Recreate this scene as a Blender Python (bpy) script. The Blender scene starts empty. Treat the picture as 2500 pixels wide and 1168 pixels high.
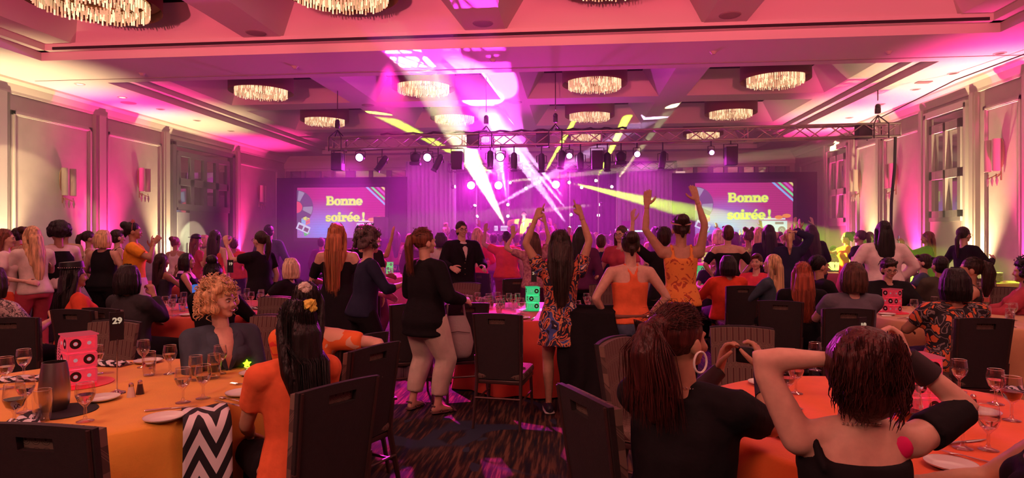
import bpy, bmesh, math, random
import random as _r
import numpy as np
from mathutils import Vector, Matrix, Quaternion
random.seed(7)
PI = math.pi
SC = bpy.context.scene
COL = SC.collection
def V(*a): return Vector(a)
# ---------------------------------------------------------------- camera
H = 5.0; XL, XR, YB, Y0 = -12.1, 8.7, 25.0, -5.0
CAMH = 1.6; F = 1500.0; YAW = math.atan(145/1500.0); CC, SS = math.cos(YAW), math.sin(YAW)
cam = bpy.data.objects.new('camera', bpy.data.cameras.new('camera')); COL.objects.link(cam)
cam.location = (0, 0, CAMH); cam.rotation_euler = (PI/2, 0, YAW)
cam.data.sensor_width = 36; cam.data.lens = 36*F/2500; cam.data.shift_y = -6/2500.0
cam.data.clip_start = 0.05; cam.data.clip_end = 200
SC.camera = cam
def P(px, zc, z=0.0):
    "world point seen at pixel column px at depth zc"
    xc = (px-1250)/F*zc
    return V(xc*CC - zc*SS, xc*SS + zc*CC, z)
def P3(px, py, zc):
    return P(px, zc, CAMH + (578-py)/F*zc)
def YW(px, X):
    "room depth at which the plane x=X is seen at pixel column px"
    r = (px-1250)/F
    return X*(r*SS + CC)/(r*CC - SS)
def XW(px, Y):
    r = (px-1250)/F
    return Y*(r*CC - SS)/(r*SS + CC)
# ---------------------------------------------------------------- world, exposure
w = bpy.data.worlds.new('world'); SC.world = w; w.use_nodes = True
w.node_tree.nodes['Background'].inputs[0].default_value = (1.0, .30, .26, 1)
w.node_tree.nodes['Background'].inputs[1].default_value = 0.10
SC.view_settings.view_transform = 'Standard'; SC.view_settings.look = 'None'
SC.view_settings.exposure = 0.0; SC.view_settings.gamma = 1.0; SC.view_settings.use_curve_mapping = False
SC.cycles.use_denoising = True
SC.cycles.max_bounces = 6; SC.cycles.diffuse_bounces = 2; SC.cycles.glossy_bounces = 3
SC.cycles.transmission_bounces = 5; SC.cycles.transparent_max_bounces = 12; SC.cycles.volume_bounces = 0
SC.cycles.caustics_reflective = False; SC.cycles.caustics_refractive = False
SC.cycles.sample_clamp_indirect = 3.0; SC.cycles.sample_clamp_direct = 80.0
SC.cycles.use_light_tree = True; SC.cycles.use_adaptive_sampling = True; SC.cycles.adaptive_threshold = .02
def light(name, kind, loc, energy, color, size=.1, aim=None, angle=60, blend=.5, size_y=None, spread=None):
    d = bpy.data.lights.new(name, kind); d.energy = energy; d.color = color
    o = bpy.data.objects.new(name, d); COL.objects.link(o); o.location = loc
    if kind == 'AREA':
        d.size = size
        if size_y: d.shape = 'RECTANGLE'; d.size_y = size_y
        if spread: d.spread = math.radians(spread)
    else: d.shadow_soft_size = size
    if kind == 'SPOT': d.spot_size = math.radians(angle); d.spot_blend = blend
    if aim is not None:
        o.rotation_euler = (Vector(aim)-Vector(loc)).to_track_quat('-Z', 'Y').to_euler()
    return o
PINK = (1, .03, .28); MAG = (1, .03, .8); WARM = (1, .70, .36); LIME = (.62, 1, .03); PALE = (1, .95, .45); LAV = (.85, .5, 1)
SALM = (1, .50, .38)
# salmon fill lights added above and behind the guests, without any fixtures
light('room_fill_light', 'AREA', (-2, -2.5, 4.6), 140, SALM, 3, (-1, 5, .8), size_y=1)
light('room_fill_light', 'AREA', (-4.2, 2.6, 4.75), 62, SALM, 1.2, (-3.4, 3.6, 0), size_y=1.2)
light('room_fill_light', 'AREA', (-6.5, 7.5, 4.75), 60, SALM, 3, (-6.5, 8, 0), size_y=3)
light('room_fill_light', 'AREA', (3.2, 2.2, 4.75), 60, SALM, 1.2, (2.4, 3.2, 0), size_y=1.2)
light('room_fill_light', 'AREA', (4.8, 7.5, 4.75), 70, SALM, 3, (4.8, 8, 0), size_y=3)
RED = (1, .10, .13)
for x_ in (-8, -1.7, 5): light('ceiling_fill_light', 'AREA', (x_, -3.8, 2.7), 230, RED, 3.5, (x_*.9, 6.2, 10.2), size_y=1.2, spread=80)  # added red fill from behind the camera, aimed up at the ceiling
for x_ in (-8.5, -1.7, 5): light('ceiling_fill_light', 'SPOT', (x_*.5-.8, -4.2, 1.95), 6000, (1, .12, .19), .15, (x_, 16, 7.1), 25, .5)  # added rose spots to brighten the far ceiling bay, no fixtures there
# ---------------------------------------------------------------- materials
MATS = {}
def mat(name, col=(.8,.8,.8), rough=.6, metal=0.0, emit=None, es=1.0, noise=0.0, nscale=8.0, bump=0.0, bscale=60.0, spec=.5, stretch=None, col2=None, trans=0.0, sheen=0.0, ior=1.45):
    if name in MATS: return MATS[name]
    m = bpy.data.materials.new(name); m.use_nodes = True; MATS[name] = m
    nt = m.node_tree; b = nt.nodes['Principled BSDF']
    b.inputs['Base Color'].default_value = (*col, 1); b.inputs['Roughness'].default_value = rough
    b.inputs['Metallic'].default_value = metal; b.inputs['Specular IOR Level'].default_value = spec
    b.inputs['Transmission Weight'].default_value = trans; b.inputs['IOR'].default_value = ior
    b.inputs['Sheen Weight'].default_value = sheen
    if emit: b.inputs['Emission Color'].default_value = (*emit, 1); b.inputs['Emission Strength'].default_value = es
    tc = None
    if noise or bump or col2:
        tc = nt.nodes.new('ShaderNodeTexCoord'); src = tc.outputs['Object']
        if stretch:
            mp = nt.nodes.new('ShaderNodeMapping'); mp.inputs['Scale'].default_value = stretch
            nt.links.new(src, mp.inputs['Vector']); src = mp.outputs['Vector']
    if noise or col2:
        n = nt.nodes.new('ShaderNodeTexNoise'); n.inputs['Scale'].default_value = nscale; n.inputs['Detail'].default_value = 4
        nt.links.new(src, n.inputs['Vector'])
        r = nt.nodes.new('ShaderNodeValToRGB'); r.color_ramp.elements[0].position = .35; r.color_ramp.elements[1].position = .65
        c2 = col2 or tuple(min(1, c*(1+noise)) for c in col)
        c1 = col if col2 else tuple(c*(1-noise) for c in col)
        r.color_ramp.elements[0].color = (*c1, 1); r.color_ramp.elements[1].color = (*c2, 1)
        nt.links.new(n.outputs['Fac'], r.inputs['Fac']); nt.links.new(r.outputs['Color'], b.inputs['Base Color'])
    if bump:
        n = nt.nodes.new('ShaderNodeTexNoise'); n.inputs['Scale'].default_value = bscale; n.inputs['Detail'].default_value = 3
        nt.links.new(src, n.inputs['Vector'])
        bp = nt.nodes.new('ShaderNodeBump'); bp.inputs['Strength'].default_value = bump; bp.inputs['Distance'].default_value = .02
        nt.links.new(n.outputs['Fac'], bp.inputs['Height']); nt.links.new(bp.outputs['Normal'], b.inputs['Normal'])
    return m
def emis(name, col, s):
    if name in MATS: return MATS[name]
    m = bpy.data.materials.new(name); m.use_nodes = True; MATS[name] = m; nt = m.node_tree
    nt.nodes.remove(nt.nodes['Principled BSDF']); e = nt.nodes.new('ShaderNodeEmission')
    e.inputs[0].default_value = (*col, 1); e.inputs[1].default_value = s
    nt.links.new(e.outputs[0], nt.nodes['Material Output'].inputs[0]); return m
def thin_glass(name, tint=(.95,.93,.93), glossy=1.0, base=.04):
    m = bpy.data.materials.new(name); m.use_nodes = True; MATS[name] = m; nt = m.node_tree
    nt.nodes.remove(nt.nodes['Principled BSDF'])
    t = nt.nodes.new('ShaderNodeBsdfTransparent'); t.inputs[0].default_value = (*tint, 1)
    g = nt.nodes.new('ShaderNodeBsdfGlossy'); g.inputs[0].default_value = (glossy,)*3+(1,); g.inputs['Roughness'].default_value = .03
    lw = nt.nodes.new('ShaderNodeLayerWeight'); lw.inputs[0].default_value = .35
    mr = nt.nodes.new('ShaderNodeMapRange'); mr.inputs[3].default_value = base; mr.inputs[4].default_value = .8
    mx = nt.nodes.new('ShaderNodeMixShader')
    nt.links.new(lw.outputs['Facing'], mr.inputs[0]); nt.links.new(mr.outputs[0], mx.inputs[0])
    nt.links.new(t.outputs[0], mx.inputs[1]); nt.links.new(g.outputs[0], mx.inputs[2])
    nt.links.new(mx.outputs[0], nt.nodes['Material Output'].inputs[0]); return m
# ---------------------------------------------------------------- geometry collector
class G:
    def __init__(s): s.v = []; s.f = []; s.mi = []; s.m = 0
    def add(s, vs, fs):
        o = len(s.v); s.v.extend([tuple(p) for p in vs]); s.f.extend([tuple(i+o for i in f) for f in fs]); s.mi.extend([s.m]*len(fs)); return s
    def box(s, c, d, M=None):
        x, y, z = d[0]/2, d[1]/2, d[2]/2; c = Vector(c)
        vs = [Vector((a*x, b*y, e*z)) for a in (-1,1) for b in (-1,1) for e in (-1,1)]
        if M is not None: vs = [M @ p for p in vs]
        vs = [p + c for p in vs]
        return s.add(vs, [(0,1,3,2),(4,6,7,5),(0,4,5,1),(2,3,7,6),(0,2,6,4),(1,5,7,3)])
    def bevbox(s, c, d, b=.01, M=None):
        "box with chamfered edges"
        bm = bmesh.new(); bmesh.ops.create_cube(bm, size=1)
        for v in bm.verts: v.co = Vector((v.co.x*d[0], v.co.y*d[1], v.co.z*d[2]))
        bmesh.ops.bevel(bm, geom=bm.edges[:], offset=b, segments=2, affect='EDGES', profile=.5)
        bm.verts.index_update(); c = Vector(c)
        vs = [(M @ v.co if M is not None else v.co) + c for v in bm.verts]
        s.add(vs, [tuple(v.index for v in f.verts) for f in bm.faces]); bm.free(); return s
    def loft(s, pts, rs, n=10, side=None, caps=True, roundcap=True):
        "closed tube of elliptical rings; rs: radius or (rx, ry); side = direction of rx"
        pts = [Vector(p) for p in pts]; rs = [(r, r) if not isinstance(r, tuple) else r for r in rs]
        if roundcap and caps:
            d0 = (pts[0]-pts[1]).normalized(); d1 = (pts[-1]-pts[-2]).normalized(); a, b = rs[0], rs[-1]
            m0, m1 = min(a), min(b)
            pts = [pts[0]+d0*m0*.75, pts[0]+d0*m0*.4] + pts + [pts[-1]+d1*m1*.4, pts[-1]+d1*m1*.75]
            rs = [(a[0]-m0*.6, a[1]-m0*.6), (a[0]-m0*.15, a[1]-m0*.15)] + rs + [(b[0]-m1*.15, b[1]-m1*.15), (b[0]-m1*.6, b[1]-m1*.6)]
        vs = []; prev = Vector(side) if side is not None else None
        for i, p in enumerate(pts):
            t = (pts[min(i+1, len(pts)-1)] - pts[max(i-1, 0)])
            t = t.normalized() if t.length > 1e-9 else Vector((0,0,1))
            if prev is None: prev = Vector((1,0,0)) if abs(t.x) < .9 else Vector((0,1,0))
            x = prev - t*prev.dot(t)
            x = x.normalized() if x.length > 1e-6 else t.orthogonal().normalized()
            if side is None: prev = x
            y = t.cross(x)
            for k in range(n):
                a = 2*PI*k/n; vs.append(p + x*(math.cos(a)*rs[i][0]) + y*(math.sin(a)*rs[i][1]))
        fs = []
        for i in range(len(pts)-1):
            for k in range(n):
                k2 = (k+1) % n; fs.append((i*n+k, i*n+k2, (i+1)*n+k2, (i+1)*n+k))
        if caps:
            fs.append(tuple(range(n-1, -1, -1))); fs.append(tuple((len(pts)-1)*n+k for k in range(n)))
        return s.add(vs, fs)
    def tube(s, a, b, r, n=8, r2=None): return s.loft([a, b], [r, r if r2 is None else r2], n, roundcap=False)
    def path(s, pts, r, n=6): return s.loft(pts, [r]*len(pts), n, roundcap=False)
    def ball(s, c, r, M=None, nu=12, nv=8):
        c = Vector(c); r = r if isinstance(r, (tuple, list)) else (r,)*3
        vs = []; fs = []
        def q(p):
            p = Vector((p[0]*r[0], p[1]*r[1], p[2]*r[2]))
            return (M @ p if M is not None else p) + c
        vs.append(q((0,0,1)))
        for j in range(1, nv):
            t = PI*j/nv
            for i in range(nu):
                a = 2*PI*i/nu; vs.append(q((math.sin(t)*math.cos(a), math.sin(t)*math.sin(a), math.cos(t))))
        vs.append(q((0,0,-1)))
        for i in range(nu): fs.append((0, 1+i, 1+(i+1)%nu))
        for j in range(nv-2):
            for i in range(nu):
                a = 1+j*nu; b = a+nu; fs.append((a+i, b+i, b+(i+1)%nu, a+(i+1)%nu))
        a = 1+(nv-2)*nu; e = len(vs)-1
        for i in range(nu): fs.append((a+i, e, a+(i+1)%nu))
        return s.add(vs, fs)
    def lathe(s, prof, n=20, c=(0,0,0), close=False):
        "prof: list of (r, z)"
        c = Vector(c); vs = []; fs = []
        for r, z in prof:
            for k in range(n):
                a = 2*PI*k/n; vs.append(Vector((r*math.cos(a), r*math.sin(a), z)) + c)
        m = len(prof)
        for i in range(m-1):
            for k in range(n):
                k2 = (k+1) % n; fs.append((i*n+k, i*n+k2, (i+1)*n+k2, (i+1)*n+k))
        if close:
            fs.append(tuple(range(n-1, -1, -1))); fs.append(tuple((m-1)*n+k for k in range(n)))
        return s.add(vs, fs)
    def prism(s, poly, h0, h1, M=None):
        "polygon in xy extruded from z=h0 to h1, then M"
        n = len(poly); vs = [Vector((x, y, h0)) for x, y in poly] + [Vector((x, y, h1)) for x, y in poly]
        if M is not None: vs = [M @ p for p in vs]
        return s.add(vs, [tuple(range(n-1,-1,-1)), tuple(range(n, 2*n))] + [(k, (k+1)%n, n+(k+1)%n, n+k) for k in range(n)])
    def sheet(s, fn, nu, nv, wrap=False):
        vs = [fn(i/nu, j/nv) for j in range(nv+1) for i in range(nu + (0 if wrap else 1))]
        w = nu if wrap else nu+1; fs = []
        for j in range(nv):
            for i in range(nu):
                i2 = (i+1) % w; fs.append((j*w+i, j*w+i2, (j+1)*w+i2, (j+1)*w+i))
        return s.add(vs, fs)
    def mesh(s, name, mats=None, smooth=True, flat_angle=None):
        me = bpy.data.meshes.new(name); me.from_pydata(s.v, [], s.f)
        if mats is not None:
            for m in (mats if isinstance(mats, (list, tuple)) else [mats]): me.materials.append(m)
            if any(s.mi): me.polygons.foreach_set('material_index', s.mi)
        if smooth:
            me.polygons.foreach_set('use_smooth', [True]*len(me.polygons))
            if flat_angle: me.set_sharp_from_angle(angle=math.radians(flat_angle))
        me.update(); return me
def link(name, me, parent=None, loc=None, rot=None):
    o = bpy.data.objects.new(name, me); COL.objects.link(o)
    if parent is not None: o.parent = parent
    if loc is not None: o.location = loc
    if rot is not None: o.rotation_euler = rot
    return o
def part(name, g, m, parent, smooth=True, fa=35, label=None):
    o = link(name, g.mesh(name, m, smooth, fa), parent)
    if label: o['label'] = label
    return o
def thing(name, label, cat, loc=(0,0,0), rz=0.0, group=None):
    o = bpy.data.objects.new(name, None); COL.objects.link(o); o.empty_display_size = .1
    o.location = loc; o.rotation_euler = (0, 0, rz); return tag(o, label, cat, group)
def tag(o, label, cat, group=None):
    o['label'] = label; o['category'] = cat
    if group: o['group'] = group
    return o
def struct(name, g, m, smooth=False, fa=35, parent=None):
    o = link(name, g.mesh(name, m, smooth, fa), parent)
    if parent is None: o['kind'] = 'structure'
    return o
def dup(root, label=None, loc=None, rz=None, group=None, scale=None):
    r = root.copy(); COL.objects.link(r)
    if label: r['label'] = label
    if group: r['group'] = group
    if loc is not None: r.location = loc
    if rz is not None: r.rotation_euler = (0, 0, rz)
    if scale is not None: r.scale = scale
    for ch in KIDS(root):
        c = ch.copy(); COL.objects.link(c); c.parent = r
        for g2 in KIDS(ch):
            d = g2.copy(); COL.objects.link(d); d.parent = c
    return r
_kids = {}
def KIDS(o):
    if o.name not in _kids: _kids[o.name] = list(o.children)
    return _kids[o.name]
# ================================================================= UPLIGHTS, STAGE LIGHT, HAZE
blk = mat('black_metal', (.012,.012,.014), .45, metal=.3)
up_g = None
def uplight(x, y, col, e, lab, sx, lensc):
    t = thing('uplight', lab, 'uplight', (x, y, 0))
    g = G(); g.lathe([(.001,.0),(.10,0),(.10,.16),(.085,.18),(.085,.165)], 18); part('housing', g, blk, t)
    g = G(); g.lathe([(.001,.166),(.083,.166)], 18); part('lens', g, emis(lensc, col, 6), t)
    l = light('uplight_lamp', 'SPOT', (x, y, .2), e, col, .05, (x - sx*-.02, y, 5), 62, 1.0)
UPS = [(-1, 11.75, WARM, 'warm'), (-1, 14.7, PINK, 'pink'), (-1, 17.3, WARM, 'warm'), (-1, 21.15, PINK, 'pink'),
       (1, 12.2, PINK, 'pink'), (1, 14.05, WARM, 'warm'), (1, 16.25, PINK, 'pink'), (1, 18.45, WARM, 'warm'), (1, 20.0, PINK, 'pink')]
UL = ['beside the panel with the shadowed sconce', 'between the first two panels near the orange-clad dancer', 'at the jamb of the mirrored double doors', 'past the mirrored double doors',
      'under the twin sconce by the serving table', 'beside the tall pale window', 'on the far side of the tall pale window', 'behind the cable hanging from the truss', 'beside the distant pale window']
for (s_, y, c, n_), l_ in zip(UPS, UL):
    x = XL+.32 if s_ < 0 else XR-.32
    uplight(x, y, c, 2600 if n_ == 'warm' else 3600, n_ + ' floor uplight ' + l_, -s_*-1, n_+'_lens')
# stage beams: (source px, py, zc) -> (through px, py, zc), colour, cone degrees, watts
BEAMS = [
 ((1248,446,21.5),(955,293,18.6),LIME,3.4,14000),
 ((1317,444,21.5),(1392,312,19.3),LIME,2.8,20000),
 ((1455,441,21.5),(1553,240,17.5),LIME,4.2,22000),
 ((1390,446,21.5),(1800,545,15.0),LIME,4.5,4200),
 ((1112,456,21.5),(1182,449,21.4),PALE,2.2,4000),
 ((1236,556,21.5),(1120,330,15.0),PALE,5.5,9000),
 ((1240,500,21.5),(1190,200,17.0),PALE,4.0,6500),
 ((1461,500,21.5),(1160,530,20.9),PALE,7.0,260),
 ((1166,528,21.5),(1330,435,20.5),LAV,4.0,4000),
 ((1390,556,21.5),(1255,370,18.5),LAV,6.0,5500),
 ((1394,524,21.5),(1290,400,19.5),LAV,3.5,4000),
 ((1386,495,21.5),(1300,390,19.5),LAV,3.5,4000),
 ((1160,500,21.5),(1190,430,21.0),LAV,5.0,1800),
 ((1494,456,21.5),(1648,252,17.2),PALE,3.6,900),
 ((1245,505,21.0),(1130,90,11.5),MAG,11.0,1100),
 ((1230,445,21.0),(1060,130,12.0),MAG,10.0,1100),
 ((1222,470,21.2),(1200,250,16.5),(1,.30,.90),8.0,650),
 ((1300,440,21.2),(1250,330,17.5),(1,.10,.85),12.0,2200),
]
BEAM_K = 75.0
for s, e, c, a, wt in BEAMS:
    p, q = P3(*s), P3(*e)
    light('stage_beam_lamp', 'SPOT', p + (q-p).normalized()*.22, wt*BEAM_K, c, .03, q, a, .25)
# magenta wash fixtures under the front truss (toward the audience) and on the rear truss
PARS = [(880,384,15.4),(1045,384,15.2),(1222,383,15.0),(1390,380,14.9),(1555,376,14.7),(1736,372,14.5)]
for i, s in enumerate(PARS):
    p = P3(*s); wt = 1500 if i < 5 else 600
    light('wash_lamp', 'SPOT', p + V(0,-.12,-.04), wt, MAG, .07, p + V((i-2.5)*.25, -3, -4.2), 95, .9)
RPARS = [(1150,453,21.6),(1217,453,21.6),(1357,451,21.6)]
for s in RPARS:
    p = P3(*s); light('wash_lamp', 'SPOT', p + V(0,-.12,0), 1500, MAG, .07, p + V(0,-4,-1.2), 110, .9)
for x in (-3.2, -1, 1.2):
    light('stage_wash_lamp', 'SPOT', (x, 22.6, 4.2), 260, (.9,.05,1), .1, (x, 21.6, 0), 110, .9)
light('aisle_fill_light', 'SPOT', P(948, 11.6, 4.9), 12000, (1,.02,.42), .06, P(945, 5.9), 24, .3)  # added light without a fixture, turns the aisle carpet pink
light('table_fill_light', 'SPOT', P3(1390,380,14.9)+V(0,-.1,-.1), 9000, (1,.05,.5), .05, P(1250, 7.1, .8), 9, .5)  # extra spot added at a truss lamp to make the table glasses glint
light('singer_fill_light', 'SPOT', P3(1300,383,15.2), 5000, (1,.95,.7), .05, P(1279, 20.9, 2.0), 7, .4)  # added spot without a fixture, brightens the singer's jacket
# haze in the air of the hall (real scattering medium)
hz = bpy.data.materials.new('haze'); hz.use_nodes = True; nt = hz.node_tree; nt.nodes.remove(nt.nodes['Principled BSDF'])
vs_ = nt.nodes.new('ShaderNodeVolumeScatter'); vs_.inputs['Color'].default_value = (1,1,1,1); vs_.inputs['Density'].default_value = .018; vs_.inputs['Anisotropy'].default_value = .15
nt.links.new(vs_.outputs[0], nt.nodes['Material Output'].inputs['Volume'])
g = G(); g.box((-1.7, 17.3, 2.6), (20.6, 15.2, 5.15))
hzo = link('haze', g.mesh('haze', hz, False)); hzo['kind'] = 'stuff'; hzo['label'] = 'stage haze hanging over the dance floor'
# ================================================================= ROOM

wall_m = mat('wall_paint', (.62,.57,.50), .75, noise=.05, nscale=3, bump=.1, bscale=200)
ceil_m = mat('ceiling_paint', (.72,.68,.64), .85)
trim_m = mat('trim_paint', (.68,.63,.56), .5)
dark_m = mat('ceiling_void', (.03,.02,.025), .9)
mirror_m = mat('mirror_glass', (.55,.53,.55), .04, metal=1.0)
bronze_m = mat('bronze_frame', (.16,.12,.11), .4, metal=.4)
# carpet
cm = mat('carpet', (.02,.02,.03), .95, spec=.1); nt = cm.node_tree; bs = nt.nodes['Principled BSDF']
def nn(t, **k):
    n = nt.nodes.new(t)
    for a, b in k.items(): setattr(n, a, b)
    return n
def ramp(src, stops, interp='LINEAR'):
    r = nn('ShaderNodeValToRGB'); r.color_ramp.interpolation = interp
    while len(r.color_ramp.elements) < len(stops): r.color_ramp.elements.new(.5)
    for e, (p, c) in zip(r.color_ramp.elements, stops): e.position = p; e.color = (*c, 1)
    nt.links.new(src, r.inputs[0]); return r.outputs[0]
def mixc(f, a, b):
    m = nn('ShaderNodeMix', data_type='RGBA'); nt.links.new(f, m.inputs[0]); nt.links.new(a, m.inputs[6]); nt.links.new(b, m.inputs[7]); return m.outputs[2]
tc = nn('ShaderNodeTexCoord')
mp = nn('ShaderNodeMapping'); mp.inputs['Rotation'].default_value = (0,0,.9); mp.inputs['Scale'].default_value = (26, 2.2, 1); nt.links.new(tc.outputs['Object'], mp.inputs[0])
st = nn('ShaderNodeTexNoise'); st.inputs['Scale'].default_value = 1.3; st.inputs['Detail'].default_value = 3; nt.links.new(mp.outputs[0], st.inputs[0])
mp2 = nn('ShaderNodeMapping'); mp2.inputs['Rotation'].default_value = (0,0,-.5); mp2.inputs['Scale'].default_value = (30, 3, 1); nt.links.new(tc.outputs['Object'], mp2.inputs[0])
st2 = nn('ShaderNodeTexNoise'); st2.inputs['Scale'].default_value = 1.1; nt.links.new(mp2.outputs[0], st2.inputs[0])
big = nn('ShaderNodeTexNoise'); big.inputs['Scale'].default_value = .55; big.inputs['Detail'].default_value = 1; nt.links.new(tc.outputs['Object'], big.inputs[0])
streak = mixc(ramp(big.outputs[0], [(.47,(0,0,0)),(.53,(1,1,1))]), ramp(st.outputs[0], [(.38,(.012,.014,.022)),(.5,(.035,.022,.02)),(.62,(.12,.062,.04))]), ramp(st2.outputs[0], [(.38,(.014,.016,.024)),(.52,(.03,.02,.02)),(.66,(.10,.05,.035))]))
# leaf-like sprays: warped voronoi edges
nw = nn('ShaderNodeTexNoise'); nw.inputs['Scale'].default_value = 1.1; nt.links.new(tc.outputs['Object'], nw.inputs[0])
va = nn('ShaderNodeVectorMath', operation='MULTIPLY_ADD'); va.inputs[1].default_value = (1.1,1.1,0)
nt.links.new(nw.outputs['Color'], va.inputs[0]); nt.links.new(tc.outputs['Object'], va.inputs[2])
vo = nn('ShaderNodeTexVoronoi', feature='DISTANCE_TO_EDGE'); vo.inputs['Scale'].default_value = .85; nt.links.new(va.outputs[0], vo.inputs[0])
vo2 = nn('ShaderNodeTexVoronoi', feature='F1'); vo2.inputs['Scale'].default_value = 2.6; nt.links.new(va.outputs[0], vo2.inputs[0])
leafmask = ramp(vo.outputs['Distance'], [(.045,(1,1,1)),(.06,(0,0,0))])
leaf2 = ramp(vo2.outputs['Distance'], [(.16,(1,1,1)),(.19,(0,0,0))])
msk = nn('ShaderNodeTexNoise'); msk.inputs['Scale'].default_value = .8; nt.links.new(tc.outputs['Object'], msk.inputs[0])
mk = ramp(msk.outputs[0], [(.47,(0,0,0)),(.52,(1,1,1))])
mm = nn('ShaderNodeMath', operation='MULTIPLY'); nt.links.new(leafmask, mm.inputs[0]); nt.links.new(mk, mm.inputs[1])
wl = nn('ShaderNodeTexWave'); wl.inputs['Scale'].default_value = 1.6; wl.inputs['Distortion'].default_value = 7; wl.inputs['Detail'].default_value = 1; nt.links.new(tc.outputs['Object'], wl.inputs[0])
m2_ = nn('ShaderNodeMath', operation='MULTIPLY'); nt.links.new(leaf2, m2_.inputs[0]); nt.links.new(ramp(wl.outputs['Fac'], [(.45,(0,0,0)),(.5,(1,1,1))]), m2_.inputs[1])
mxx = nn('ShaderNodeMath', operation='MAXIMUM'); nt.links.new(mm.outputs[0], mxx.inputs[0]); nt.links.new(m2_.outputs[0], mxx.inputs[1])
blue = nn('ShaderNodeRGB'); blue.outputs[0].default_value = (.030,.040,.065,1)
nt.links.new(mixc(mxx.outputs[0], streak, blue.outputs[0]), bs.inputs['Base Color'])
g = G(); g.box(((XL+XR)/2, (Y0+YB)/2, -.05), (XR-XL, YB-Y0, .1)); struct('floor', g, cm)
# walls
g = G(); g.box((XL-.1, (Y0+YB)/2, 3), (.2, YB-Y0, 6)); struct('wall_left', g, wall_m)
g = G(); g.box((XR+.1, (Y0+YB)/2, 3), (.2, YB-Y0, 6)); struct('wall_right', g, wall_m)
g = G(); g.box(((XL+XR)/2, YB+.1, 3), (XR-XL+.4, .2, 6)); struct('wall_back', g, wall_m)
g = G()
for x in (XL+.35, XR-.35): g.box((x, (Y0+YB)/2, H-.14), (.0001+.1, YB-Y0, .02))
# ---- ceiling: soffit plane with two recessed bays of coffers
BX0, BX1 = -10.2, 7.1
bays = [(-1.2, 10.95), (12.65, 24.4)]
GP = H+.28
def slabz(g, x0, x1, y0, y1, z0, z1): g.box(((x0+x1)/2, (y0+y1)/2, (z0+z1)/2), (x1-x0, y1-y0, z1-z0))
g = G()
slabz(g, XL, BX0, Y0, YB, H, H+.5); slabz(g, BX1, XR, Y0, YB, H, H+.5)
slabz(g, BX0, BX1, Y0, bays[0][0], H, H+.5); slabz(g, BX0, BX1, bays[0][1], bays[1][0], H, H+.5); slabz(g, BX0, BX1, bays[1][1], YB, H, H+.5)
CEIL = struct('ceiling', g, ceil_m)
S = 4.15; CX = [-7.75, -3.6, .55, 4.7]
rows = [[5.4, 9.3], [14.75, 18.75, 22.6]]
TOP = GP+.55
for bi, (y0, y1) in enumerate(bays):
    g = G()
    # coffer grid: faces between openings and sloped sides up to the dark void
    xs = []; hw, tw = 1.72, 1.25
    for c in CX: xs += [c-hw, c+hw]
    ys = []
    for r in rows[bi]: ys += [r-1.62, r+1.62]
    ex = [BX0] + xs + [BX1]; ey = [y0] + ys + [y1]
    for i in range(len(ex)-1):
        for j in range(len(ey)-1):
            if i % 2 == 1 and j % 2 == 1: continue
            a, b, c, d = ex[i], ex[i+1], ey[j], ey[j+1]
            g.add([(a,c,GP),(b,c,GP),(b,d,GP),(a,d,GP)], [(0,3,2,1)])
    for c in CX:
        for r in rows[bi]:
            lo = [(c-hw,r-1.62,GP),(c+hw,r-1.62,GP),(c+hw,r+1.62,GP),(c-hw,r+1.62,GP)]
            hi = [(c-tw,r-1.15,TOP),(c+tw,r-1.15,TOP),(c+tw,r+1.15,TOP),(c-tw,r+1.15,TOP)]
            g.add(lo+hi, [(k, (k+1)%4, 4+(k+1)%4, 4+k) for k in range(4)])
    struct('ceiling_coffers', g, ceil_m, parent=CEIL)
    g = G()
    for c in CX:
        for r in rows[bi]: g.box((c, r, TOP+.3), (2*tw+.02, 2.32, .6))
    # hollow dark voids: keep only the sides and the top, seen from below
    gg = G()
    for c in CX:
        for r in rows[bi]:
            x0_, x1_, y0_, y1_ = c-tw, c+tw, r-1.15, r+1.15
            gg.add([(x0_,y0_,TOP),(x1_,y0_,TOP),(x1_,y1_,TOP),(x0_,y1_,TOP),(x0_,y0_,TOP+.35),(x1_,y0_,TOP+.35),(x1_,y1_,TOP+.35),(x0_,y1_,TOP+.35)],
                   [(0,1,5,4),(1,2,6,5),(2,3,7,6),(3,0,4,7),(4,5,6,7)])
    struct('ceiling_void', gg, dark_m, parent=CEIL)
    # stepped trim along the bay edge
    t = G()
    for (xa, xb, ya, yb) in ((BX0,BX0+.18,y0,y1),(BX1-.18,BX1,y0,y1),(BX0,BX1,y0,y0+.12),(BX0,BX1,y1-.12,y1)):
        slabz(t, xa, xb, ya, yb, H+.16, GP+.01)
    struct('ceiling_trim', t, ceil_m, parent=CEIL)
# track slot and joints
g = G(); g.box((-1.5, bays[0][1]-.125, H+.19), (BX1-BX0-.6, .03, .05)); struct('track_slot', g, dark_m, parent=CEIL)
g = G(); g.box((-1.5, 12.35, H-.004), (BX1-BX0+3, .03, .01)); struct('ceiling_joint', g, mat('joint', (.3,.27,.26), .8), parent=CEIL)
g = G(); g.box((-1.7, Y0-.1, H+.9), (XR-XL, .2, .3)); 
# upper lid so that no outside light enters the voids
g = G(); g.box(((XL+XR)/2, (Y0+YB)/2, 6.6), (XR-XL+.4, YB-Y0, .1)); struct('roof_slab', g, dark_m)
g = G(); g.box(((XL+XR)/2, Y0-.1, 5.8), (XR-XL+.4, .2, 1.6)); struct('wall_header', g, dark_m)
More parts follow.
